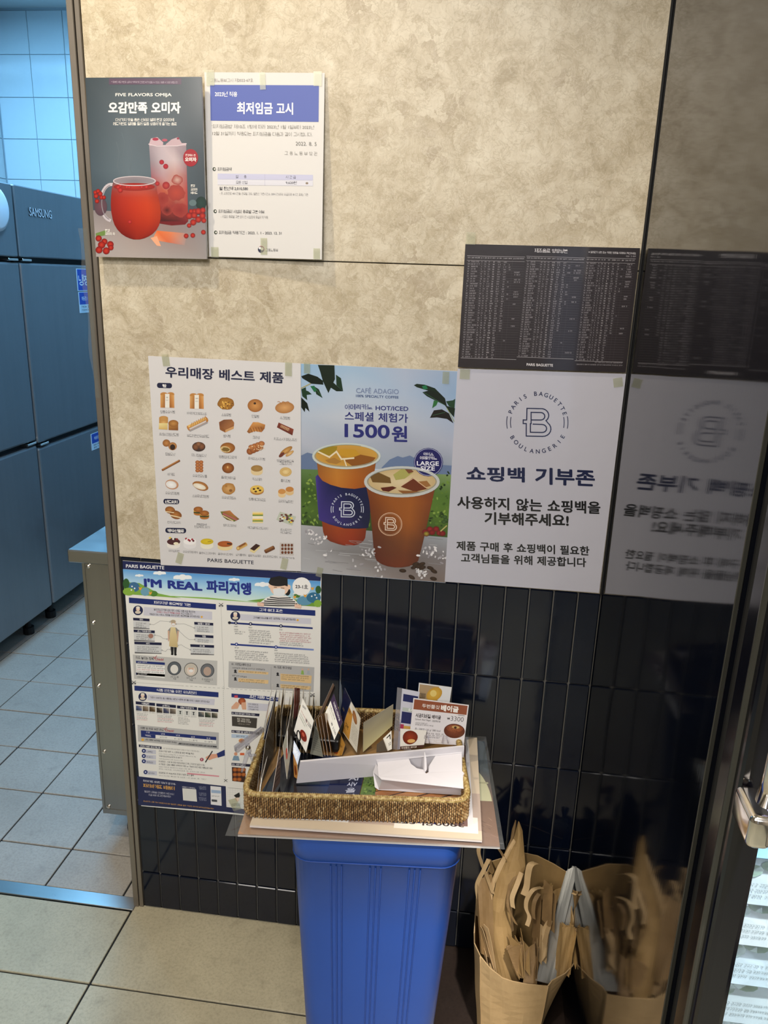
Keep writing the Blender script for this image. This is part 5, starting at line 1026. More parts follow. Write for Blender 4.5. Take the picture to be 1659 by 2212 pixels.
A.poly([(1095, 1218), (1218, 1230), (1225, 1448), (1100, 1432)], '#e8e8ea', 3); A.poly([(1104, 1262), (1214, 1272), (1216, 1306), (1106, 1298)], '#9fb6d4', 4); A.poly([(1108, 1372), (1172, 1378), (1174, 1404), (1110, 1398)], '#4a4e55', 4); A.marks(1108, 1340, 1210, 12, '#4a4e55', 4, 6)
A.emit('footer_band', 'print', re_)
A = wall_art(.0015, (500, 1460, 5.925)); 
A.poly([(0, 225), (560, 268), (620, 285), (620, 330), (0, 272)], '#152a70', 2); A.text('추천 제품! 두번쫄깃 베이글', 230, 285, 760, 320, 42, '#e6e6ec', 3, .03)
A.ell(135, 325, 48, 45, '#c96a3a', 4, '#8a3c1c'); A.poly([(0, 395), (60, 330), (110, 350), (80, 420), (0, 425)], '#dcaa8c', 5); A.poly([(130, 340), (185, 335), (190, 430), (140, 430), (125, 380)], '#dcaa8c', 5); A.rect(38, 248, 82, 280, '#d04a5a', 5)
for k, (t) in enumerate(('한국 홍콩파프', '파비안의 노하우로', '고객님들께 직접')): A.text(t, 218, 372+k*32, 345, 380+k*32, 22, '#3a3a42', 3, .01)
A.poly([(200, 340), (480, 362), (460, 450), (200, 440)], '#cfcfdb', 1)
for y, t in ((458, '01. 파바 베이글이 맛있는 이유!'), (692, '02. 제품 별 설탕포인트'), (1112, '03. 베이글')):
    A.poly([(0, y), (360, y+26), (355, y+60), (0, y+34)], '#16193a', 2); A.text(t, 8, y+30, 300 if len(t) > 12 else 150, y+50 if len(t) > 12 else y+40, 24, '#dedee6', 3, .02)
A.poly([(5, 515), (330, 540), (320, 670), (8, 640)], '#3f3a36', 2); A.text('왕의 기운은 최대!', 72, 560, 232, 575, 26, '#dad5cc', 3, .02); A.text('질린 통제의 인강살', 75, 588, 248, 602, 24, '#dad5cc', 3, .02); A.marks(85, 620, 240, 14, '#b5aca0', 3, 10)
A.poly([(0, 742), (215, 755), (210, 800), (0, 790)], '#b9cbe0', 2); A.text('플레인 베이글', 62, 780, 168, 786, 20, '#2c3a52', 3, .01)
A.ell(130, 830, 38, 28, '#b4622c', 3, '#d99a62'); A.ell(55, 998, 22, 22, '#d89a78', 3); A.poly([(10, 1080), (30, 1020), (90, 1025), (105, 1085)], '#7c9ab0', 3); A.rect(110, 985, 165, 1015, '#d9673a', 3)
A.poly([(5, 1165), (180, 1180), (180, 1365), (10, 1345)], '#3a1c10', 2)
for k in range(8): A.ell(45+(k % 3)*55, 1200+(k//3)*62, 30, 26, '#c97a32', 3, '#8a3f14')
A.emit('bagel_section', 'print', re_)
A.poly([(30, 1530), (100, 1490), (110, 1530), (100, 1560), (60, 1560)], '#17171a', 3); A.poly([(40, 1560), (100, 1555), (100, 1600), (70, 1610), (50, 1590)], '#ecd2c0', 3); A.poly([(0, 1650), (40, 1620), (110, 1615), (110, 1680), (0, 1680)], '#e8e8e4', 3)
for k in range(3): A.line([(0, 1645+k*12), (50, 1632+k*12), (110, 1636+k*12)], 4, '#1c1c22', 4)
A.emit('worker_illustration', 'print', re_)

# ------------------------------------------------------------------ blue bin
def rrect(cx, cy, wx, wy, r, rot, z, n=6):
    pts = []
    for sx, sy, a0 in ((1, 1, 0), (-1, 1, PI/2), (-1, -1, PI), (1, -1, 1.5*PI)):
        for k in range(n+1):
            a = a0+PI/2*k/n; x = sx*(wx/2-r)+r*math.cos(a); y = sy*(wy/2-r)+r*math.sin(a)
            pts.append(Vector((cx+x*math.cos(rot)-y*math.sin(rot), cy+x*math.sin(rot)+y*math.cos(rot), z)))
    return pts
def loft(loops, cap0=True, cap1=False):
    m = MB(); n = len(loops[0])
    for l in loops: m.V += [Vector(p) for p in l]
    for j in range(len(loops)-1):
        for i in range(n): m.F.append([j*n+i, j*n+(i+1) % n, (j+1)*n+(i+1) % n, (j+1)*n+i])
    if cap0: m.F.append(list(range(n))[::-1])
    if cap1: m.F.append([(len(loops)-1)*n+i for i in range(n)])
    return m
BR = .098; BC = (.422, -.262)
bn = thing('waste_bin', 'tall blue plastic bin under the basket, standing before the black tiles', 'bin', (BC[0], BC[1], 0))
ZB = .588
def bl(z, d=0.0):
    t = z/ZB; return rrect(BC[0]-.003*(1-t), BC[1], .220+.062*t+d, .205+.04*t+d, .034, BR, z)
m = loft([bl(0, -.006), bl(.006), bl(.2), bl(.4), bl(.538), bl(.540, .004), bl(.565, .005), bl(.582, .006), bl(ZB, .004), bl(ZB, -.006), bl(.54, -.008), bl(.02, -.012)], True, True)
m.done('bin_body', 'blue', bn, True)
def face(s, z, out):   # point on the bin's front, s metres right of its middle
    t = z/ZB; hy = (.205+.04*t)/2+out; x = s*(.82+.18*t); y = -hy
    cx, cy = BC[0]-.003*(1-t), BC[1]; return Vector((cx+x*math.cos(BR)-y*math.sin(BR), cy+x*math.sin(BR)+y*math.cos(BR), z))
for gx in (-.066, 0, .066):
    for k in (-1, 0, 1):
        m = MB(); n = 10; s0 = gx+k*.0092
        for j in range(n+1):
            z = .012+(.532-.012)*j/n
            for ds, o in ((-.0018, -.001), (-.0010, .0016), (.0010, .0016), (.0018, -.001)): m.V.append(face(s0+ds, z, o))
        for j in range(n):
            for q in range(3): m.F.append([4*j+q, 4*j+q+1, 4*j+5+q, 4*j+4+q])
        m.done('rib', 'blue_dark', bn)
lp = MB(); l0 = [p+Vector((0, 0, 0)) for p in bl(.5385, .0035)]; lp.tube(l0+[l0[0]], .0012, 6, False).done('rim_ledge', 'blue_dark', bn)

# ------------------------------------------------------------------ boards under the basket
def plate(FL, FR, BRt, BL, z, t):
    return [Vector((*BL, z)), Vector((*BRt, z)), Vector((*FR, z)), Vector((*FL, z))]
def board(name, label, q, t, mat, col, edge='#e2dde0'):
    root = thing(name, label, 'board', (q[0]+q[2])/2-Vector((0, 0, t)))
    b = MB().slab(q, t, Vector((0, 0, 1))); mk('foam_core', b.V, b.F, mat, root, [lin(col)]*4+[lin(edge)]*4)
    A, n, Q = sheet_quad(q); A.fn = (lambda u, v, q=q: ((q[0]*(1-u)+q[1]*u)*(1-v)+(q[3]*(1-u)+q[2]*u)*v, Vector((0, 0, 1))))
    return root, A
q = plate((.212, -.416), (.632, -.374), (.605, -.080), (.185, -.121), .5945, .0)
ro, A = board('photo_board', 'lower foam board with plate photo in a clear sleeve, directly on the blue bin', q, .005, 'sleeve', '#8a6552')
A.grid([(0, 0), (1, 0), (1, 1), (0, 1)], [['#3f4a52', '#48525a', '#46505a', '#3c4850'], ['#7a5a48', '#806050', '#806050', '#3f4a52'], ['#a87c5e', '#8a6450', '#8a6655', '#84604c'], ['#b58a68', '#9a7058', '#7a5644', '#8f6a55']], 1)
A.ell(.855, .62, .14, .40, '#dcd4b0', 2, '#d0c8a4', n=36, a0=PI, a1=2*PI)
A.rect(.8, .44, .99, .455, '#b4ae8c', 3)
for k in range(26): x = random.uniform(.8, .98); y = random.uniform(.7, .95); A.line([(x, y), (x+random.uniform(.01, .03), y+.02)], .003, random.choice(['#a88068', '#6d4a3a', '#94705c']), 3)
A.emit('photo_print', 'sleeve', ro)
fb = MB(); n = 14
q2 = plate((.193, -.423), (.640, -.379), (.608, -.061), (.170, -.099), .597, 0)
for j in range(n+1):
    for i in range(n+1):
        u, v = i/n, j/n; p = (q2[0]*(1-u)+q2[1]*u)*(1-v)+(q2[3]*(1-u)+q2[2]*u)*v
        e = min(u, v, 1-u, 1-v); fb.V.append(p+Vector((0, 0, (.0012*math.sin(31*u)*math.sin(27*v)+.0006 if e > .02 else -.003))))
for j in range(n):
    for i in range(n): fb.F.append([j*(n+1)+i, j*(n+1)+i+1, (j+1)*(n+1)+i+1, (j+1)*(n+1)+i])
fb.done('plastic_sleeve', 'film', ro, True)
q = plate((.228, -.403), (.603, -.375), (.590, -.084), (.215, -.112), .604, .0)
ro, A = board('menu_board', 'upper cream menu board with upside-down set price, between the basket and the photo board', q, .005, 'sleeve', '#d3c4ae')
A.rect(0, 0, 1, 1, '#cfc0aa', 1)
A.poly([(0, .86), (.42, .86), (.42, .93), (0, .93)], '#ece9e4', 2); A.poly([(.42, .6), (1, .6), (1, .93), (.42, .93)], '#b9a79a', 2); A.poly([(.62, .80), (.985, .82), (.985, .955), (.62, .95)], '#e9e4da', 3)
A.text('3900원 SET', .925, .868, .61, .868, -.048, '#3a3234', 5, .02)
A.text('MORN.', .80, .765, .43, .765, -.135, '#2a2f74', 5, .02)
A.poly([(.94, 0), (.955, 0), (.965, .88), (.9, .88), (.93, .6)], '#e3e0e0', 3); A.poly([(.9, .1), (.94, .1), (.94, .9), (.88, .9)], '#7d6460', 4); A.marks(.89, .83, .93, .03, '#e6dcd8', 5)
A.emit('menu_print', 'sleeve', ro)

# ------------------------------------------------------------------ rattan basket
bk = thing('rattan_basket', 'shallow rectangular woven rattan basket full of price cards, on the boards over the blue bin', 'basket', (.385, -.235, .6046))
K0 = [Vector((.207, -.391, 0)), Vector((.585, -.344, 0)), Vector((.548, -.072, 0)), Vector((.186, -.108, 0))]
ZK, HK = .6046, .0405
def kpath(inset, rad, step):
    c = sum(K0, Vector())/4; P = []
    def off(i):
        a, b, d = K0[i-1], K0[i], K0[(i+1) % 4]; e1 = (b-a).normalized(); e2 = (d-b).normalized()
        n1 = Vector((-e1.y, e1.x, 0)); n2 = Vector((-e2.y, e2.x, 0)); return b+(n1+n2)*inset/(1+n1.dot(n2))
    Q = [off(i) for i in range(4)]; pts = []
    for i in range(4):
        a, b, d = Q[i-1], Q[i], Q[(i+1) % 4]; s, e = b+(a-b).normalized()*rad, b+(d-b).normalized()*rad
        for k in range(9): t = k/8; pts.append(s*(1-t)**2+b*2*t*(1-t)+e*t*t)
    pts.append(pts[0]); L = [0]
    for a, b in zip(pts, pts[1:]): L.append(L[-1]+(b-a).length)
    n = int(L[-1]/step); out = []; j = 0
    for k in range(n):
        t = L[-1]*k/n
        while L[j+1] < t: j += 1
        u = (t-L[j])/(L[j+1]-L[j]); p = pts[j].lerp(pts[j+1], u); tg = (pts[j+1]-pts[j]).normalized(); out.append((p, tg, Vector((tg.y, -tg.x, 0))))
    return out
def wall_core():
    o = kpath(.003, .03, .008); i = kpath(.0085, .026, .008); n = min(len(o), len(i)); m = MB()
    o = kpath(.003, .03, 1.3/160); n = len(o); i = [(p-nn*.0055, t, nn) for p, t, nn in o]
    for z in (0, HK): m.V += [p+Vector((0, 0, ZK+z)) for p, _, _ in o]+[p+Vector((0, 0, ZK+z)) for p, _, _ in i]
    for k in range(n):
        q = (k+1) % n; m.F += [[k, q, 2*n+q, 2*n+k], [n+k, n+q, 3*n+q, 3*n+k], [2*n+k, 2*n+q, 3*n+q, 3*n+k]]
    return m
wc = wall_core(); wc.done('inner_wall', plain('dark_cane_core', '#2a1c0e', .8), bk)
def stitches(inset, side, tag_):
    m = MB(); rows_ = 7; rh = HK/rows_
    for r in range(rows_):
        P = kpath(inset, .031 if side > 0 else .025, .0034)
        for k, (p, t, n) in enumerate(P):
            z = ZK+rh*(r+.5)+(rh*.24 if k % 2 else -rh*.24); hw, hh = .00135*random.uniform(.85, 1.1), rh*.43*random.uniform(.9, 1.08)
            nn = n*side; q = t*random.uniform(-.0004, .0004)
            c = p+q
            m.add([c-t*hw-Vector((0, 0, hh))+Vector((0, 0, z)), c+t*hw-Vector((0, 0, hh))+Vector((0, 0, z)), c+t*hw+Vector((0, 0, hh+z)), c-t*hw+Vector((0, 0, hh+z)), c-t*hw*.6+nn*.0022+Vector((0, 0, z-hh*.5)), c+t*hw*.6+nn*.0022+Vector((0, 0, z-hh*.5)), c+t*hw*.6+nn*.0022+Vector((0, 0, z+hh*.5)), c-t*hw*.6+nn*.0022+Vector((0, 0, z+hh*.5))],
                  [(4, 5, 6, 7), (0, 1, 5, 4), (3, 7, 6, 2), (0, 4, 7, 3), (1, 2, 6, 5)])
    o = m.done(tag_, 'rattan', bk); o['kind'] = 'stuff'
stitches(.0028, 1, 'outer_weave'); stitches(.0088, -1, 'inner_weave')
P = kpath(.0058, .028, .00105); m = MB(); ns = 8
for k, (p, t, n) in enumerate(P):
    r = .0052*(1+.13*math.cos(2*PI*k/3.0)); 
    for a in range(ns): q = 2*PI*a/ns; m.V.append(p+n*math.cos(q)*r+Vector((0, 0, ZK+HK+.002+math.sin(q)*r*.85)))
N_ = len(P)
for k in range(N_):
    for a in range(ns): m.F.append([k*ns+a, k*ns+(a+1) % ns, ((k+1) % N_)*ns+(a+1) % ns, ((k+1) % N_)*ns+a])
m.done('rim', 'rim', bk, True)
P = kpath(.004, .03, .01); m = MB(); m.V = [p+Vector((0, 0, ZK+.003)) for p, _, _ in P]+[p+Vector((0, 0, ZK)) for p, _, _ in P]; n = len(P)
m.F = [list(range(n)), list(range(n, 2*n))[::-1]]+[[i, i+n, (i+1) % n+n, (i+1) % n] for i in range(n)]; m.done('basket_base', 'rattan', bk)

# ------------------------------------------------------------------ cards in the basket
ZF = ZK+.0035
def P3(px, py, y=None, z=None): return at(px, py, y=y, z=z)
def card(name, label, q, col, draw=None, t=.0008, mat='sleeve', cat='card', group=None, edge='#d8d6d2', border=True):
    A, n, Q = sheet_quad(q)
    if n.dot(CAM-Q[0]) < 0: n = -n
    A.fn = (lambda u, v, q=Q, n=n: ((q[0]*(1-u)+q[1]*u)*(1-v)+(q[3]*(1-u)+q[2]*u)*v, n))
    low = min(Q, key=lambda p: p.z)
    root = thing(name, label, cat, low, group); b = MB().slab(Q, t, n)
    mk('card_sheet', b.V, b.F, mat, root, [lin(col)]*4+[lin(edge)]*4)
    if draw: draw(A); A.emit('card_print', mat, root)
    return root
# flat printed cards on the basket floor
q = [Vector((.235, -.20, ZF+.001)), Vector((.345, -.20, ZF+.001)), Vector((.345, -.372, ZF+.001)), Vector((.222, -.372, ZF+.001))]
card('flat_card', 'navy and black glossy card lying flat at the left of the basket floor', q, '#0f1730', lambda A: (A.grid([(0, 0), (1, 0), (1, 1), (0, 1)], [['#101426', '#0c0d12', '#1b2a52'], ['#0b0c12', '#0d0e14', '#1f3566'], ['#15203f', '#101830', '#1a2748']], 1), A.text('예스', .05, .97, .16, .97, .09, '#e8e8ec', 3, .02)), t=.0006)
q = [Vector((.336, -.225, ZF+.0022)), Vector((.392, -.235, ZF+.0022)), Vector((.392, -.362, ZF+.0022)), Vector((.336, -.365, ZF+.0022))]
card('flat_card', 'navy card with white lettering on the basket floor left of the grass picture', q, '#141d44', lambda A: [A.text(t, .55+.0*k, .30+.13*k, .85, .26+.13*k, .10, '#c9d0e6', 3, .02) for k, t in enumerate(('Al', '시V', '욜', 'IV', '음'))], t=.0006)
q = [Vector((.393, -.225, ZF+.0008)), Vector((.565, -.205, ZF+.0008)), Vector((.565, -.335, ZF+.0008)), Vector((.393, -.362, ZF+.0008))]
def wood(A):
    A.rect(0, 0, 1, 1, '#5c7a34', 1)
    for k in range(80): A.ell(random.uniform(0, .16), random.uniform(.02, .98), .012, .02, random.choice(['#4a6a28', '#7a9a48', '#33501e']), 2, n=6)
    A.poly([(.12, 0), (1, 0), (1, 1), (.17, 1)], '#3c2416', 2)
    for k in range(11):
        a = .02+.16*k-.16; P = [(.13+.005*k, a+.17), (1, a-.33), (1, a-.2), (.14+.005*k, a+.31)]
        for lim, sg in ((0, 1), (1, -1)):   # trim the plank to the card
            O = []
            for p0, p1 in zip(P, P[1:]+P[:1]):
                i0, i1 = (p0[1]-lim)*sg >= 0, (p1[1]-lim)*sg >= 0
                if i0: O.append(p0)
                if i0 != i1: t = (lim-p0[1])/(p1[1]-p0[1]); O.append((p0[0]+(p1[0]-p0[0])*t, lim))
            P = O
        if len(P) > 2: A.poly(P, ['#b07a48', '#a46c3c', '#b98552', '#9c6638'][k % 4], 3)
card('flat_card', 'card with grass and slatted wood picture lying on the basket floor', q, '#8a6038', wood, t=.0006)
# dark box between the rear cards
tag(MB().box(.215, .335, -.19, -.12, ZF, ZF+.026, c=.002).done('black_card_tray', 'black'), 'small black tray holding the rear row of cards in the basket', 'tray')
# leaning laminated sheets at the left, seen almost edge-on
cols_ = ['#d8d4cc', '#3a3c50', '#6d5a44', '#a89878', '#1c2034', '#8a8276', '#bfb7a8', '#4a3c30']
fan = [((533, 1705, -.335), (576, 1640, -.24), (598, 1488, -.13), (556, 1650, -.28), '#1b2340'),
       ((555, 1712, -.345), (600, 1600, -.20), (589, 1478, -.12), (562, 1640, -.27), '#8f8b86'),
       ((560, 1708, -.34), (592, 1630, -.24), (594, 1510, -.15), (574, 1600, -.25), '#54493c'),
       ((561, 1714, -.345), (590, 1600, -.22), (591, 1582, -.2), (566, 1680, -.32), '#d2d0cc'),
       ((588, 1716, -.345), (600, 1690, -.30), (608, 1620, -.28), (604, 1618, -.29), '#b49a8a')]
for k, (a, b, c, d, colr) in enumerate(fan):
    q = [P3(d[0], d[1], y=d[2]), P3(c[0], c[1], y=c[2]), P3(b[0], b[1], y=b[2]), P3(a[0], a[1], y=a[2])]
    lab = ['navy sleeved sheet leaning nearest the left wall of the basket', 'pale tall sleeved sheet rising above the back left rim beside the navy sheet', 'brown-edged sleeved sheet in the left fan of the basket', 'thin white sheet edge slanting across the left fan', 'short pinkish sleeve standing alone in front of the left fan'][k]
    card('sleeved_sheet', lab, q, colr, lambda A: [A.marks(.1, .2+.12*j, .9, .05, '#3a3a40', 2) for j in range(6)], t=.0007)
for k in range(12):   # rear row, edge-on
    x = .203+.0066*k; y1 = -.125-.002*(k % 3); tp = .690+.012*math.sin(k*1.7)+(.012 if k in (2, 9) else 0)
    lean = .006*math.sin(k*2.1)
    x += .016; q = [Vector((x+lean, -.205, tp-.012)), Vector((x-.013+lean, y1, tp)), Vector((x-.013, y1, ZF+.001)), Vector((x, -.205, ZF+.001))]
    card('rear_card', 'thin sleeved card standing edge-on in the packed row at the back left of the basket', q, random.choice(['#7a6a50', '#a39a88', '#8a7a5c', '#5c5244', '#b5ada0']), None, t=.0008, group='edge-on cards at the back left of the basket', edge=random.choice(['#b5ab98', '#8a7a5c', '#d2ccc0']))
def Q4(l, ys):  # pixel corners tl tr br bl and their distances
    return [P3(p[0], p[1], y=y) for p, y in zip(l, ys)]
o5 = lambda *p: [(500+x/5.925, 1460+y/5.925) for x, y in p]
card('price_card', 'red-backed price card standing upright behind the white ring card', Q4(o5((808, 150), (878, 160), (862, 480), (800, 560)), (-.17, -.14, -.14, -.17)), '#a8423a', lambda A: (A.line([(.3, 0), (.3, 1)], .06, '#d9c2b6', 2), A.line([(.7, 0), (.7, 1)], .05, '#7a2c28', 2)))
card('price_card', 'grey printed card with a red figure standing left of the blue tag', Q4(o5((735, 600), (780, 850), (690, 1330), (660, 900)), (-.2, -.23, -.31, -.26)), '#b0b0a4', lambda A: (A.ell(.5, .72, .16, .12, '#c23a20', 3), [A.marks(.15, .1+.07*j, .85, .04, '#55554e', 2) for j in range(6)]))
card('price_card', 'dark sleeved card leaning just behind the grey printed card', Q4(o5((765, 430), (792, 860), (700, 1200), (720, 700)), (-.19, -.21, -.28, -.24)), '#4a4038')
wc_ = card('price_card', 'white price card with a dark red cake picture, hanging on a black ring', Q4(o5((912, 285), (1052, 575), (935, 980), (800, 700)), (-.20, -.235, -.262, -.225)), '#e9e8e2', lambda A: (A.text('스모어쿠키', .1, .19, .36, .13, .07, '#222222', 3, .02), A.marks(.1, .32, .75, .03, '#b05050', 3), A.marks(.08, .42, .7, .035, '#6a7a6a', 3), A.marks(.08, .5, .6, .035, '#6a7a6a', 3), A.text('₩ 2200', .52, .36, .96, .30, .11, '#33333a', 3, 0), A.ell(.62, .74, .26, .13, '#5a1c18', 3, '#8a2c20', -.2), A.ell(.6, .72, .10, .05, '#c25a44', 4, rot=-.2), A.rect(.72, 0, .74, 1, '#e9e8e2', 1)))
rg = MB(); c = P3(645, 1590, y=-.262); e1 = Vector((.55, -.6, .1)).normalized(); e2 = Vector((0, 0, 1))
rg.tube([c+e1*.0062*math.cos(a*PI/12)+e2*.0105*math.sin(a*PI/12) for a in range(25)], .0011, 8, False); tag(rg.done('binder_ring', 'black', None, True), 'black binder ring through the corner of the white cake card', 'ring')
card('price_card', 'small blue tag card low between the grey card and the white cardboard stand', Q4(o5((800, 825), (885, 990), (845, 1140), (785, 980)), (-.25, -.27, -.29, -.27)), '#3f74b0', lambda A: [A.marks(.2, .3+.2*j, .8, .1, '#c9dcea', 2) for j in range(3)])
card('price_card', 'orange food picture card under the small blue tag', Q4(o5((790, 985), (840, 1140), (825, 1330), (800, 1290)), (-.27, -.285, -.297, -.285)), '#c28a4a', lambda A: A.ell(.5, .6, .3, .25, '#7a3a1c', 2))
card('price_card', 'grey-green printed card behind the first mustard card', Q4(o5((1075, 640), (1110, 700), (1110, 1040), (1010, 1000)), (-.19, -.19, -.20, -.225)), '#a8a898', lambda A: [A.marks(.1, .12+.08*j, .9, .04, '#66665c', 2) for j in range(10)])
for k, (dx, lab) in enumerate(((0, 'frontmost'), (34, 'second'), (72, 'third'), (118, 'fourth'))):
    tl, tr, br, bl_ = (1120+dx-30*(k == 0), 500-10*k), (1215+dx, 900-30*k+10), (1200+dx-10, 1025), (1140+dx-30, 1025)
    q = Q4(o5((1080+dx, 560-25*k), (1135+dx, 480-5*k), (1215+dx, 900-15*k), (1165+dx, 1030)), (-.185, -.145, -.165, -.205))
    card('mustard_card', '%s of the row of mustard price cards in the middle of the basket' % lab, [q[0], q[1], q[2], q[3]], ['#b5843a', '#b07a34', '#a8743a', '#a87838'][k], lambda A: (A.text('에그타르트', .12, .5, .55, .42, .1, '#3a2814', 2, .01), A.text('2,200', .3, .88, .8, .80, .12, '#54381a', 2, 0), A.marks(.15, .62, .7, .04, '#6a4a24', 2)))
card('mustard_card', 'mustard price card with a pastry picture leaning right of the mustard row', Q4(o5((1375, 700), (1455, 880), (1400, 1010), (1290, 1010)), (-.16, -.185, -.2, -.19)), '#b58238', lambda A: (A.text('2,500', .2, .6, .8, .5, .16, '#54381a', 3, 0), A.ell(.3, .85, .25, .12, '#7a3a18', 2)))
card('price_card', 'white price card with purple heading band leaning over the mustard cards', Q4(o5((1310, 228), (1422, 590), (1310, 815), (1200, 470)), (-.14, -.18, -.205, -.165)), '#ecebe4', lambda A: (A.poly([(0, 0), (1, 0), (1, .38), (0, .38)], '#3a2a4a', 1), A.text('아몬드크라상', .18, .26, .85, .24, .14, '#e9e4ee', 3, .02), A.text('아몬드크라상', .08, .56, .6, .54, .10, '#2a2a2a', 3, .015), A.marks(.08, .66, .5, .04, '#77776e', 3), A.text('₩ 3,500', .5, .88, .95, .84, .13, '#33333a', 3, 0)))
card('sleeved_sheet', 'thin brown-edged sleeve slanting up left of the purple headed card', Q4(o5((1300, 92), (1318, 120), (1160, 480), (1115, 500)), (-.12, -.12, -.15, -.155)), '#6a5648')
card('sleeved_sheet', 'thin dark sleeve slanting up directly beneath the brown-edged sleeve', Q4(o5((1318, 118), (1330, 160), (1180, 470), (1150, 500)), (-.118, -.118, -.145, -.148)), '#2c2420')
card('sleeved_sheet', 'tall clear sleeve standing upright left of the navy sign card', Q4(o5((1385, 40), (1408, 130), (1412, 520), (1370, 500)), (-.115, -.12, -.14, -.135)), '#59616a', None, edge='#a8b0b0')
card('price_card', 'navy price card with tiny gold lettering, tallest in the middle of the basket', Q4(o5((1448, 152), (1530, 320), (1440, 620), (1395, 440)), (-.12, -.14, -.155, -.14)), '#131833', lambda A: A.text('프리미엄', .3, .75, .6, .7, .1, '#8a7a50', 2, .01))
card('mustard_card', 'broad mustard and white price card with a pastry picture, centre of the basket', Q4(o5((1500, 270), (1650, 540), (1640, 985), (1425, 720)), (-.13, -.17, -.20, -.165)), '#c9c4b6', lambda A: (A.poly([(0, .16), (.45, .24), (.45, .98), (0, .98)], '#b5843c', 1), A.poly([(0, 0), (.35, 0), (.4, .24), (0, .16)], '#d6d3ca', 2), A.text('2,000', .06, .36, .3, .36, .13, '#54381a', 3, 0), A.text('모카번', .1, .78, .3, .78, .12, '#3a2814', 3, .02), A.ell(.62, .22, .2, .12, '#a8744a', 3, '#7d5230', .4), [A.marks(.52, .45+.06*j, .95, .035, '#8a887c', 2) for j in range(8)]))
o4 = lambda *p: [(740+x/4.74, 1460+y/4.74) for x, y in p]
card('blank_sleeve', 'empty yellowish translucent sleeve slanting across the basket behind the white stand', Q4(o4((520, 290), (510, 510), (235, 790), (215, 480)), (-.115, -.13, -.19, -.165)), '#b9ae86', lambda A: A.grid([(0, 0), (1, 0), (1, 1), (0, 1)], [['#a39c88', '#a8a084', '#c9be8c'], ['#948e7c', '#b5aa84', '#d9cf9a']], 1))
card('price_card', 'white card with a handwritten black letter, half hidden behind the white stand', Q4(o4((415, 640), (500, 560), (520, 765), (460, 770)), (-.15, -.14, -.17, -.175)), '#e3e1da', lambda A: (A.text('ㄱ', .35, .45, .85, .42, .3, '#161616', 3, .03), A.text('32', .45, .75, .85, .72, .16, '#2a2a2a', 3, 0)))
card('price_card', 'dark brown card lying low beside the handwritten card', Q4(o4((350, 700), (415, 650), (460, 765), (345, 785)), (-.17, -.16, -.18, -.185)), '#4a3f34')
card('price_card', 'tan and white card with yellow bread picture standing behind the bagel card', Q4(o4((782, 72), (1118, 118), (1095, 280), (765, 250)), (-.105, -.105, -.11, -.11)), '#e4e6e6', lambda A: (A.rect(.03, .06, .62, 1, '#b09774', 1), A.text('2000', .08, .86, .24, .86, .3, '#3a3028', 3, 0), A.ell(.5, .55, .22, .45, '#dcb44a', 3, '#c99a3a', .2), A.ell(.47, .5, .1, .2, '#e8cf7a', 4)), t=.0015, mat='gloss')
card('price_card', 'white card with navy squares in a clear sleeve, left of the bagel card', Q4(o4((610, 130), (790, 165), (700, 760), (560, 750)), (-.135, -.135, -.16, -.16)), '#c9cad6', lambda A: (A.rect(.1, .08, .95, .2, '#20285a', 2), A.rect(.12, .3, .98, .36, '#b5bfb8', 2), A.rect(.1, .37, .9, .56, '#20285a', 2), A.rect(.0, .58, .3, .7, '#a83a58', 2), A.rect(.3, .6, .95, .66, '#c9a050', 3), A.text('EA', .5, .345, .8, .345, .04, '#eef2ee', 3, .02)))
card('price_card', 'brown-footed card with a round red pastry picture in front of the navy squares card', Q4(o4((590, 540), (860, 560), (830, 735), (590, 755)), (-.175, -.175, -.185, -.185)), '#e9e6de', lambda A: (A.ell(.4, .42, .3, .36, '#9a3a1c', 2, '#6a2412'), A.ell(.45, .6, .16, .1, '#dcae6a', 3), A.rect(0, .85, 1, 1, '#4a2c24', 3), A.text('두번쫄깃 베이글', .05, .98, .7, .98, .1, '#e3d9cc', 4, .02)))
cl = MB(); qq = Q4(o4((560, 118), (620, 130), (575, 760), (515, 750)), (-.13, -.13, -.165, -.165)); cl.slab(qq, .0005, Vector((0, -1, 0))); tag(cl.done('clear_sleeve', 'acrylic'), 'empty clear plastic sleeve standing at the left edge of the bread cards', 'sleeve')
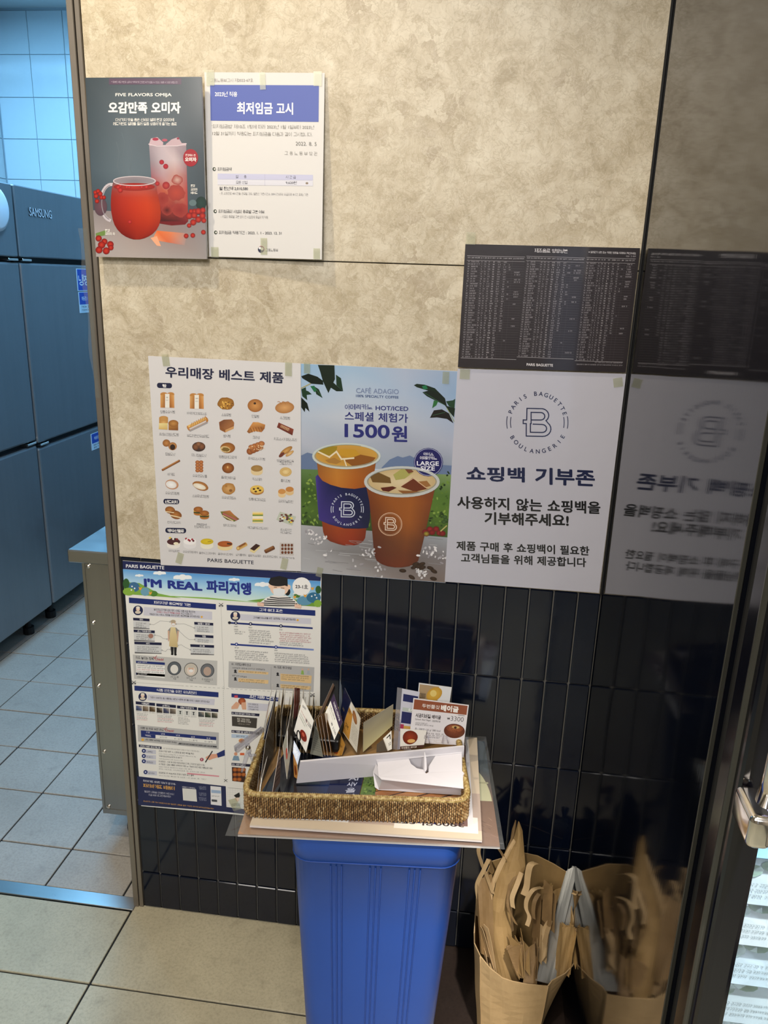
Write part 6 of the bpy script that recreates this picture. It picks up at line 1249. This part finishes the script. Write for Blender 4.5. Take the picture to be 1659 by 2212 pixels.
def bagel(A):
    A.rect(.02, .02, .98, .245, '#8f4a2c', 1)
    A.text('두번쫄깃', .17, .185, .485, .185, .09, '#f0e9e2', 4, .02); A.text('베이글', .51, .215, .83, .215, .15, '#f6f1ea', 4, .05)
    A.text('시금치바질 베이글', .07, .42, .53, .42, .10, '#2c2220', 3, .03); A.text('Spinach Basil Bagel', .07, .49, .35, .49, .05, '#6a6462', 3, .005); A.text('/ 菠菜罗勒贝果', .37, .49, .53, .49, .045, '#6a6462', 3, .005)
    A.text('시금치와 바질을 넣어', .08, .56, .30, .56, .035, '#4a4442', 3, 0); A.text('풍미를 올리고 매력적인 베이글', .08, .60, .41, .60, .035, '#4a4442', 3, 0)
    A.text('총 내용량:125 g/ 380 kcal', .08, .72, .55, .72, .065, '#3c3836', 3, 0); A.text('₩', .645, .40, .695, .40, .05, '#2c2220', 3, .02); A.text('3300', .71, .42, .94, .42, .11, '#2c2220', 3, -.012); A.rect(.83, .262, .95, .275, '#7a7472', 3)
    for k in range(3): A.marks(.08, .78+.045*k, .62-.08*(k == 2), .035, '#6d6866', 3)
    for k in range(5): A.line([(.1+.13*k, .91), (.2+.13*k, .91), (.2+.13*k, .97), (.1+.13*k, .97)], .004, '#c9b8a0', 3, True)
    A.marks(.05, .985, .25, .03, '#2c2220', 3)
    A.ell(.80, .66, .19, .175, '#8a4a2c', 3, '#5c2c1a', .1, 28); A.ell(.80, .60, .15, .09, '#a8643c', 4, '#8a4a2c'); A.ell(.815, .565, .07, .035, '#c9a86a', 5); A.ell(.81, .575, .025, .03, '#4a2a16', 6)
    for k in range(40): A.ell(.80+random.uniform(-.15, .15), .68+random.uniform(-.1, .1), .008, .008, '#6a3420', 6, n=5)
card('bagel_card', 'brown-headed price card with a bagel picture and 3300 price, tallest at the basket right', Q4(o4((725, 228), (1293, 300), (1240, 715), (680, 680)), (-.16, -.16, -.172, -.172)), '#e9e6e8', bagel, t=.0016, mat='gloss')
# acrylic stand feet behind the bagel card
ac = MB()
for x in (855, 1045):
    a, b, c2, d = [P3(740+xx/4.74, 1460+yy/4.74, y=-.178) for xx, yy in ((x-25, 690), (x-12, 610), (x+18, 615), (x+35, 690))]
    ac.tube([a, b, c2, d], .0012, 8)
tag(ac.done('card_holder', 'acrylic', None, True), 'small clear wire-like holder legs clipped over the foot of the bagel card', 'holder')

# white cardboard easel lying in the basket
ws = thing('cardboard_stand', 'folded white cardboard display stand lying across the front right of the basket', 'stand', (.45, -.25, ZF+.003))
a0, a1 = Vector((.2795, -.297, ZF+.004)), Vector((.566, -.222, ZF+.006)); b0, b1 = Vector((.285, -.292, .657)), P3(1003, 1613, z=.672)
th = Vector((-.0008, .0045, .0))
m = MB(); c0, c1 = P3(648.5, 1646, z=.657), P3(1003, 1613, z=.672)
e0, e1 = P3(640, 1692, z=ZF+.004), P3(1000, 1660, z=ZF+.02)
m.add([c0, c1, e1, e0, c0+th, c1+th, e1+th, e0+th], [(0, 1, 2, 3), (7, 6, 5, 4), (0, 4, 5, 1), (3, 2, 6, 7), (0, 3, 7, 4), (1, 5, 6, 2)]); m.done('long_panel', 'wcard', ws)
o = o4
fz = .657
FQ = [(355, 885, .650), (680, 850, .655), (700, 900, .653), (760, 945, .651), (830, 960, .650), (855, 1000, .6485), (880, 985, .649), (880, 930, .651), (950, 820, .657), (1222, 790, .660), (1225, 975, .652), (1250, 1000, .651), (1262, 1155, .646), (400, 1060, .640), (368, 1030, .642)]
V = [P3(740+x/4.74, 1460+y/4.74, z=z) for x, y, z in FQ]; m = MB(); m.slab(V, .0009, Vector((0, 0, 1))); m.done('support_flap', 'wcard', ws)
V = [P3(740+x/4.74, 1460+y/4.74, z=z) for x, y, z in ((345, 890, .648), (312, 985, .634), (330, 1140, .614), (370, 1168, .6105), (1218, 1222, .6105), (1215, 1155, .622), (1215, 1130, .640), (400, 1062, .6385), (366, 1030, .6405))]
m = MB(); m.slab(V, .0009, Vector((0, -.7, .7))); m.done('lower_flap', 'wcard', ws)
V = [P3(740+x/4.74, 1460+y/4.74, z=z) for x, y, z in ((355, 883, .6505), (1222, 785, .661), (1235, 720, .669), (330, 830, .659))]; m = MB(); m.slab(V, .0008, Vector((0, 0, 1))); m.done('hinge_strip', 'wcard', ws)
V = [P3(740+x/4.74, 1460+y/4.74, z=z) for x, y, z in ((842, 780, .676), (858, 850, .667), (862, 960, .654), (845, 985, .650), (832, 945, .652), (775, 930, .652))]; m = MB(); m.slab(V[:5], .0009, Vector((1, 0, 0))); m.done('lock_tab', 'wcard', ws)
# clear acrylic clip on the left rim
cp_ = thing('sign_clip', 'clear acrylic clip with a tube head resting on the left rim of the basket', 'clip', P3(535, 1640, y=-.30))
m = MB().tube([P3(512, 1620, y=-.33), P3(566, 1576, y=-.25)], .0052, 12); m.done('clip_tube', 'acrylic', cp_, True)
a, b = P3(505, 1612, y=-.333), P3(563, 1570, y=-.25); m = MB().slab([a, b, b+Vector((.002, 0, -.010)), a+Vector((.002, 0, -.010))], .0018, Vector((0, -1, 0))); m.done('clip_plate', 'acrylic', cp_)
m = MB().tube([P3(534, 1607, y=-.30), P3(538, 1622, y=-.302), P3(532, 1636, y=-.305), P3(526, 1655, y=-.31), P3(522, 1668, y=-.315)], [.004, .0045, .004, .003, .0015], 10); m.tube([P3(538, 1626, y=-.303), P3(546, 1645, y=-.30), P3(549, 1662, y=-.30)], [.003, .0018, .0012], 8).tube([P3(540, 1632, y=-.30), P3(553, 1631, y=-.295)], .0025, 8); m.done('clip_leg', 'acrylic', cp_, True)
m = MB().tube([P3(535, 1615, y=-.306), P3(537, 1615, y=-.300)], .004, 14); m.done('clip_pivot', 'chrome', cp_, True)

# ------------------------------------------------------------------ kraft bag full of folded bags
kb_ = thing('paper_bag', 'open brown kraft bag packed with folded bags, on the floor by the fridge side', 'bag', (.70, -.15, 0))
top = [(1037, 2066, -.238), (1058, 2092, -.246), (1085, 2113, -.250), (1105, 2120, -.252), (1140, 2127, -.252), (1184, 2131, -.250), (1193, 2119, -.244), (1222, 2103, -.225), (1238, 2086, -.205), (1250, 2060, -.175)]
T = [P3(x, y, y=d) for x, y, d in top]+[Vector((.797, -.05, .286)), Vector((.770, -.045, .298)), Vector((.735, -.043, .312)), Vector((.70, -.045, .318)), Vector((.64, -.05, .29)), Vector((.612, -.10, .235)), Vector((.611, -.16, .205)), Vector((.611, -.205, .225))]
base = [Vector((.640, -.225, 0)), Vector((.660, -.228, 0)), Vector((.680, -.230, 0)), Vector((.695, -.231, 0)), Vector((.715, -.232, 0)), Vector((.747, -.230, 0)), Vector((.752, -.210, 0)), Vector((.757, -.18, 0)), Vector((.762, -.15, 0)), Vector((.766, -.12, 0)), Vector((.77, -.07, 0)), Vector((.75, -.068, 0)), Vector((.72, -.066, 0)), Vector((.70, -.066, 0)), Vector((.655, -.07, 0)), Vector((.640, -.10, 0)), Vector((.634, -.15, 0)), Vector((.632, -.20, 0))]
loops = []
for j in range(13):
    t = j/12; L = []
    for i, (a, b) in enumerate(zip(base, T)):
        p = a.lerp(b, t); wob = .0022*math.sin(7*t+i*1.9)*math.sin(PI*min(1, t*1.1)); L.append(p+Vector((wob*.4, wob, 0)))
    loops.append(L)
m = loft(loops, True, False); m.done('bag_outside', 'kraft3', kb_)
inn = [[p+(Vector((.70, -.15, p.z))-p).normalized()*.0022 for p in L] for L in loops]
# ragged rim joins outside and lining
m = loft(inn, True, False); m.done('bag_lining', 'kraft', kb_)
m = MB(); n = len(T)
m.V = [p.copy() for p in loops[-1]]+[p.copy() for p in inn[-1]]; m.F = [[i, (i+1) % n, n+(i+1) % n, n+i] for i in range(n)]; m.done('torn_rim', 'kraft3', kb_)
def seam(i): return MB().tube([loops[j][i]+Vector((0, -.0006, 0)) for j in range(13)], .0009, 6)
for i in (0, 5): seam(i).done('fold_edge', 'kraft3', kb_, True)

def folded(label, pts, mat, t=.004, folds=3, mouth=True, top_open=.004):
    """flat folded bag: four pixel corners tl tr br bl with distances; a stack of leaves with a gusset in the edge"""
    q = [P3(x, y, y=d) for x, y, d in pts]; n = (q[3]-q[0]).cross(q[1]-q[0]).normalized()
    if n.dot(CAM-q[0]) < 0: n = -n
    root = thing('folded_paper_bag', label, 'bag', (q[2]+q[3])/2)
    for k in range(folds):
        m = MB(); N = 10; o = -n*t*k/max(1, folds-1); sgn = (k-(folds-1)/2)
        for j in range(N+1):
            v = j/N
            for i in range(5):
                u = i/4; p = (q[0]*(1-u)+q[1]*u)*(1-v)+(q[3]*(1-u)+q[2]*u)*v
                p = p+o-n*sgn*top_open*(1-v)**2*(1 if mouth else 0)+n*.0018*math.sin(5*v+k+3*u)*math.sin(PI*u)
                if j == 0: p = p+Vector((0, 0, .003*math.sin(4*u+2*k)))
                m.V.append(p)
        for j in range(N):
            for i in range(4): m.F.append([j*5+i, j*5+i+1, (j+1)*5+i+1, (j+1)*5+i])
        c = len(m.V); m.V += [p-n*.0007 for p in m.V[:c]]; m.F += [[a+c for a in f][::-1] for f in m.F[:4*N]]
        rim = list(range(5))+[r*5+4 for r in range(1, N+1)]+[N*5+i for i in (3, 2, 1, 0)]+[r*5 for r in range(N-1, 0, -1)]
        for a, b in zip(rim, rim[1:]+rim[:1]): m.F.append([a, b, b+c, a+c])
        m.done('leaf', mat, root)
    return root
def strap(root, pts, wd, mat, wdir=(1, -.5, 0), name='handle'):
    P = [P3(x, y, y=d) for x, y, d in pts]; S = []
    for i in range(len(P)-1):
        a = P[max(i-1, 0)]; b = P[i]; c = P[i+1]; d = P[min(i+2, len(P)-1)]
        for k in range(5):
            t = k/5; S.append(.5*((2*b)+(c-a)*t+(2*a-5*b+4*c-d)*t*t+(3*b-a-3*c+d)*t**3))
    S.append(P[-1]); MB().ribbon(S, wdir, wd, .0006).done(name, mat, root)
z6 = lambda *p: [(1000+x/5.925, 1760+y/5.925, d) for x, y, d in p]
z3 = lambda *p: [(960+x/3.7705, 1720+y/3.7705, d) for x, y, d in p]
# tall twisted brown bag with the high point
tb = thing('tall_paper_bag', 'tallest brown paper bag rising to two sharp points at the left of the bundle', 'bag', P3(1085, 2105, y=-.19))
def sheetgrid(rows, mat, name, root, t=.0009, wave=.003):
    """rows: list of (left, right) spots from top to bottom"""
    m = MB(); N = 6
    for j, (l, r) in enumerate(rows):
        a, b = P3(*l[:2], y=l[2]), P3(*r[:2], y=r[2])
        for i in range(N+1):
            u = i/N; m.V.append(a.lerp(b, u)+Vector((0, -wave*math.sin(PI*u)*(1 if j else .3)+.0012*math.sin(3*j+5*u), 0)))
    R = len(rows)
    for j in range(R-1):
        for i in range(N): m.F.append([j*(N+1)+i, j*(N+1)+i+1, (j+1)*(N+1)+i+1, (j+1)*(N+1)+i])
    F0 = list(m.F); c = len(m.V); m.V += [p+Vector((0, t, 0)) for p in m.V[:c]]; m.F += [[a+c for a in f][::-1] for f in F0]
    rim = list(range(N+1))+[r*(N+1)+N for r in range(1, R)]+[(R-1)*(N+1)+i for i in range(N-1, -1, -1)]+[r*(N+1) for r in range(R-2, 0, -1)]
    for a, b in zip(rim, rim[1:]+rim[:1]): m.F.append([a, b, b+c, a+c])
    m.done(name, mat, root)
D = lambda y: -.075-.115*max(0, (y-1775))/330
def rw(*L): return [((a, y, D(y)), (b, y2, D(y2))) for a, y, b, y2 in L]
sheetgrid(rw((1119.5, 1774, 1121.5, 1774), (1113, 1800, 1129, 1796), (1105, 1825, 1131, 1820), (1090, 1858, 1133, 1846), (1077, 1885, 1135, 1870), (1072, 1905, 1128, 1900), (1066, 1935, 1112, 1935), (1056, 1960, 1101, 1965), (1051, 1990, 1104, 2000), (1055, 2040, 1108, 2050), (1068, 2105, 1122, 2120)), 'kraft', 'front_leaf', tb, wave=.010)
sheetgrid([((a+0, y, d+.012), (b, y2, d2+.012)) for ((a, y, d), (b, y2, d2)) in rw((1113, 1772, 1115, 1772), (1106, 1792, 1114, 1798), (1103, 1812, 1110, 1818), (1092, 1838, 1106, 1846), (1080, 1870, 1096, 1880), (1071, 1900, 1082, 1905), (1060, 1930, 1072, 1940), (1047, 1952, 1060, 1960), (1038, 1980, 1052, 1990), (1040, 2010, 1055, 2030), (1062, 2095, 1075, 2105))], 'kraft2', 'rear_leaf', tb, wave=.003)
sheetgrid([((a-3, y, d-.006), (b, y2, d2-.006)) for ((a, y, d), (b, y2, d2)) in rw((1112, 1812, 1114, 1818), (1098, 1835, 1102, 1842), (1078, 1870, 1082, 1880), (1066, 1900, 1070, 1910), (1056, 1935, 1062, 1945), (1045, 1962, 1053, 1970), (1041, 1990, 1050, 1998), (1048, 2040, 1054, 2045), (1064, 2100, 1069, 2105))], 'kraft3', 'folded_edge', tb, wave=.001)
f1 = folded('pale brown folded bag with a pinkish handle, nearest the left side of the kraft bag', [(1030, 1905, -.13), (1062, 1885, -.11), (1068, 2075, -.20), (1040, 2060, -.21)], 'kraft2', .006, 3)
strap(f1, z6((215, 380, -.115), (200, 480, -.12), (245, 640, -.125), (320, 830, -.13), (385, 1010, -.14)), .0085, 'kraft3'); strap(f1, z6((330, 570, -.125), (260, 720, -.13), (180, 900, -.135), (195, 1100, -.145), (190, 1300, -.15)), .0085, 'kraft3')
strap(f1, z6((440, 415, -.10), (500, 500, -.105), (545, 590, -.11)), .008, 'kraft2'); strap(f1, z6((345, 570, -.12), (375, 740, -.12)), .006, 'kraft2')
fw_ = folded('glossy white folded bag slanting through the bundle beside the fridge side', z3((1005, 600, -.075), (1082, 580, -.068), (860, 1530, -.205), (745, 1500, -.235)), 'wpaper', .008, 4, True, .003)
sheetgrid([((a, b, c), (d, e, f)) for a, b, c, d, e, f in [(960+1040/3.77, 1720+570/3.77, -.066, 960+1082/3.77, 1720+580/3.77, -.062), (960+1010/3.77, 1720+700/3.77, -.085, 960+1085/3.77, 1720+730/3.77, -.078), (960+980/3.77, 1720+880/3.77, -.11, 960+1055/3.77, 1720+900/3.77, -.10), (960+930/3.77, 1720+1200/3.77, -.16, 960+1000/3.77, 1720+1220/3.77, -.145), (960+860/3.77, 1720+1500/3.77, -.21, 960+930/3.77, 1720+1510/3.77, -.195)]], 'wpaper', 'gusset_leaf', fw_)
f2 = folded('brown folded bag with a curled handle, right of the white bag', z3((975, 1070, -.165), (1060, 1060, -.16), (985, 1470, -.215), (918, 1490, -.225)), 'kraft', .008, 4)
strap(f2, z3((1050, 800, -.13), (1090, 780, -.13), (1130, 840, -.135), (1170, 920, -.14), (1130, 1000, -.15), (1085, 1090, -.16)), .0085, 'kraft3'); strap(f2, z3((1060, 770, -.13), (1075, 900, -.13), (1100, 980, -.14), (1105, 1180, -.16), (1070, 1320, -.18)), .008, 'kraft2')
f3 = folded('folded brown bag with splayed leaves in the middle of the bundle', z3((510, 1250, -.205), (640, 1190, -.195), (690, 1490, -.225), (600, 1480, -.23)), 'kraft2', .012, 5)
strap(f3, z6((800, 690, -.10), (690, 770, -.12), (610, 880, -.13), (590, 1000, -.14), (580, 1190, -.16), (680, 1400, -.18)), .0075, 'kraft2', (1, -.7, 0)); strap(f3, z6((750, 740, -.12), (690, 900, -.14), (630, 1060, -.155), (640, 1190, -.165)), .010, 'kraft3')
f4 = folded('small folded bag with a wide arched handle over the centre of the bundle', z3((660, 1270, -.20), (740, 1190, -.19), (745, 1530, -.235), (640, 1520, -.235)), 'kraft2', .010, 4)
strap(f4, z6((990, 640, -.125), (930, 615, -.135), (860, 650, -.145), (830, 780, -.15), (815, 920, -.155), (775, 1030, -.16)), .0125, 'kraft3'); strap(f4, z6((1010, 930, -.15), (900, 960, -.16), (820, 1080, -.165), (810, 1200, -.17), (850, 1310, -.18), (820, 1422, -.19)), .0085, 'kraft3')
strap(f4, z6((975, 1010, -.15), (920, 1100, -.16), (900, 1220, -.165), (905, 1330, -.17)), .008, 'kraft2')
f5 = folded('torn-edged brown bag standing between the arched handle and the white bag', z3((800, 760, -.085), (860, 705, -.080), (862, 1150, -.15), (800, 1180, -.155)), 'kraft', .008, 4, True, .006)
f6 = folded('small torn brown bag leaning against the back panel left of the white bag', z3((860, 800, -.085), (955, 740, -.075), (900, 1150, -.14), (860, 1150, -.145)), 'kraft', .006, 3)
f7 = folded('pale short folded bag with an orange-brown lip near the bag mouth', z3((800, 1080, -.18), (865, 985, -.165), (830, 1300, -.215), (790, 1350, -.225)), 'kraft3', .006, 3)
f8 = folded('narrow brown folded bag at the right end against the fridge side', z3((1060, 1080, -.165), (1108, 1060, -.16), (1075, 1330, -.19), (1020, 1420, -.20)), 'kraft2', .004, 2)
f9 = folded('flat brown bag standing at the back left behind the tall pointed bag', [(1062, 1895, -.09), (1100, 1880, -.08), (1110, 2010, -.13), (1075, 2030, -.14)], 'kraft2', .006, 3)

def slats(root, L, mat, depth=(-.16, -.225)):
    for k, (x0, y0, x1, y1, wd) in enumerate(L):
        d0, d1 = depth; x1, y1, d1 = x0+(x1-x0)*.9, y0+(y1-y0)*.9, d0+(d1-d0)*.9+.008; a, b = P3(960+x0/2.479, 1700+y0/2.479, y=d0-.002*(k % 3)), P3(960+x1/2.479, 1700+y1/2.479, y=d1-.002*(k % 3))
        m = a.lerp(b, .5)+Vector((.0015*math.sin(k*2.3), 0, 0))
        MB().ribbon([a, a.lerp(m, .5)+Vector((.0006, 0, 0)), m, m.lerp(b, .5), b], Vector((.35+.3*math.sin(k*1.7), -.8, .1)), wd, .0009).done('leaf', mat, root)
slats(f3, [(345, 872, 388, 1015, .030), (372, 816, 398, 1018, .034), (392, 822, 408, 1010, .030), (414, 790, 424, 1005, .036), (428, 830, 436, 1000, .030)], 'kraft', (-.185, -.235))
slats(f4, [(446, 965, 440, 1060, .03), (462, 900, 455, 1060, .034), (478, 880, 470, 1060, .03), (492, 840, 484, 1060, .034)], 'kraft2', (-.19, -.238))
slats(f5, [(500, 560, 486, 860, .03), (512, 600, 498, 900, .03), (528, 690, 505, 960, .036), (540, 545, 522, 820, .03), (556, 515, 545, 760, .03), (575, 560, 560, 780, .03)], 'kraft2', (-.12, -.19))
slats(f7, [(505, 770, 500, 940, .03), (528, 745, 515, 940, .03), (566, 700, 530, 860, .02)], 'kraft3', (-.165, -.215))
slats(f2, [(640, 752, 606, 1022, .03), (662, 750, 630, 1015, .034), (690, 752, 652, 1000, .03), (714, 762, 690, 960, .034)], 'kraft', (-.155, -.215))
slats(f1, [(200, 755, 268, 1000, .012), (222, 745, 272, 1005, .014), (205, 850, 240, 985, .03)], 'kraft3', (-.19, -.235))
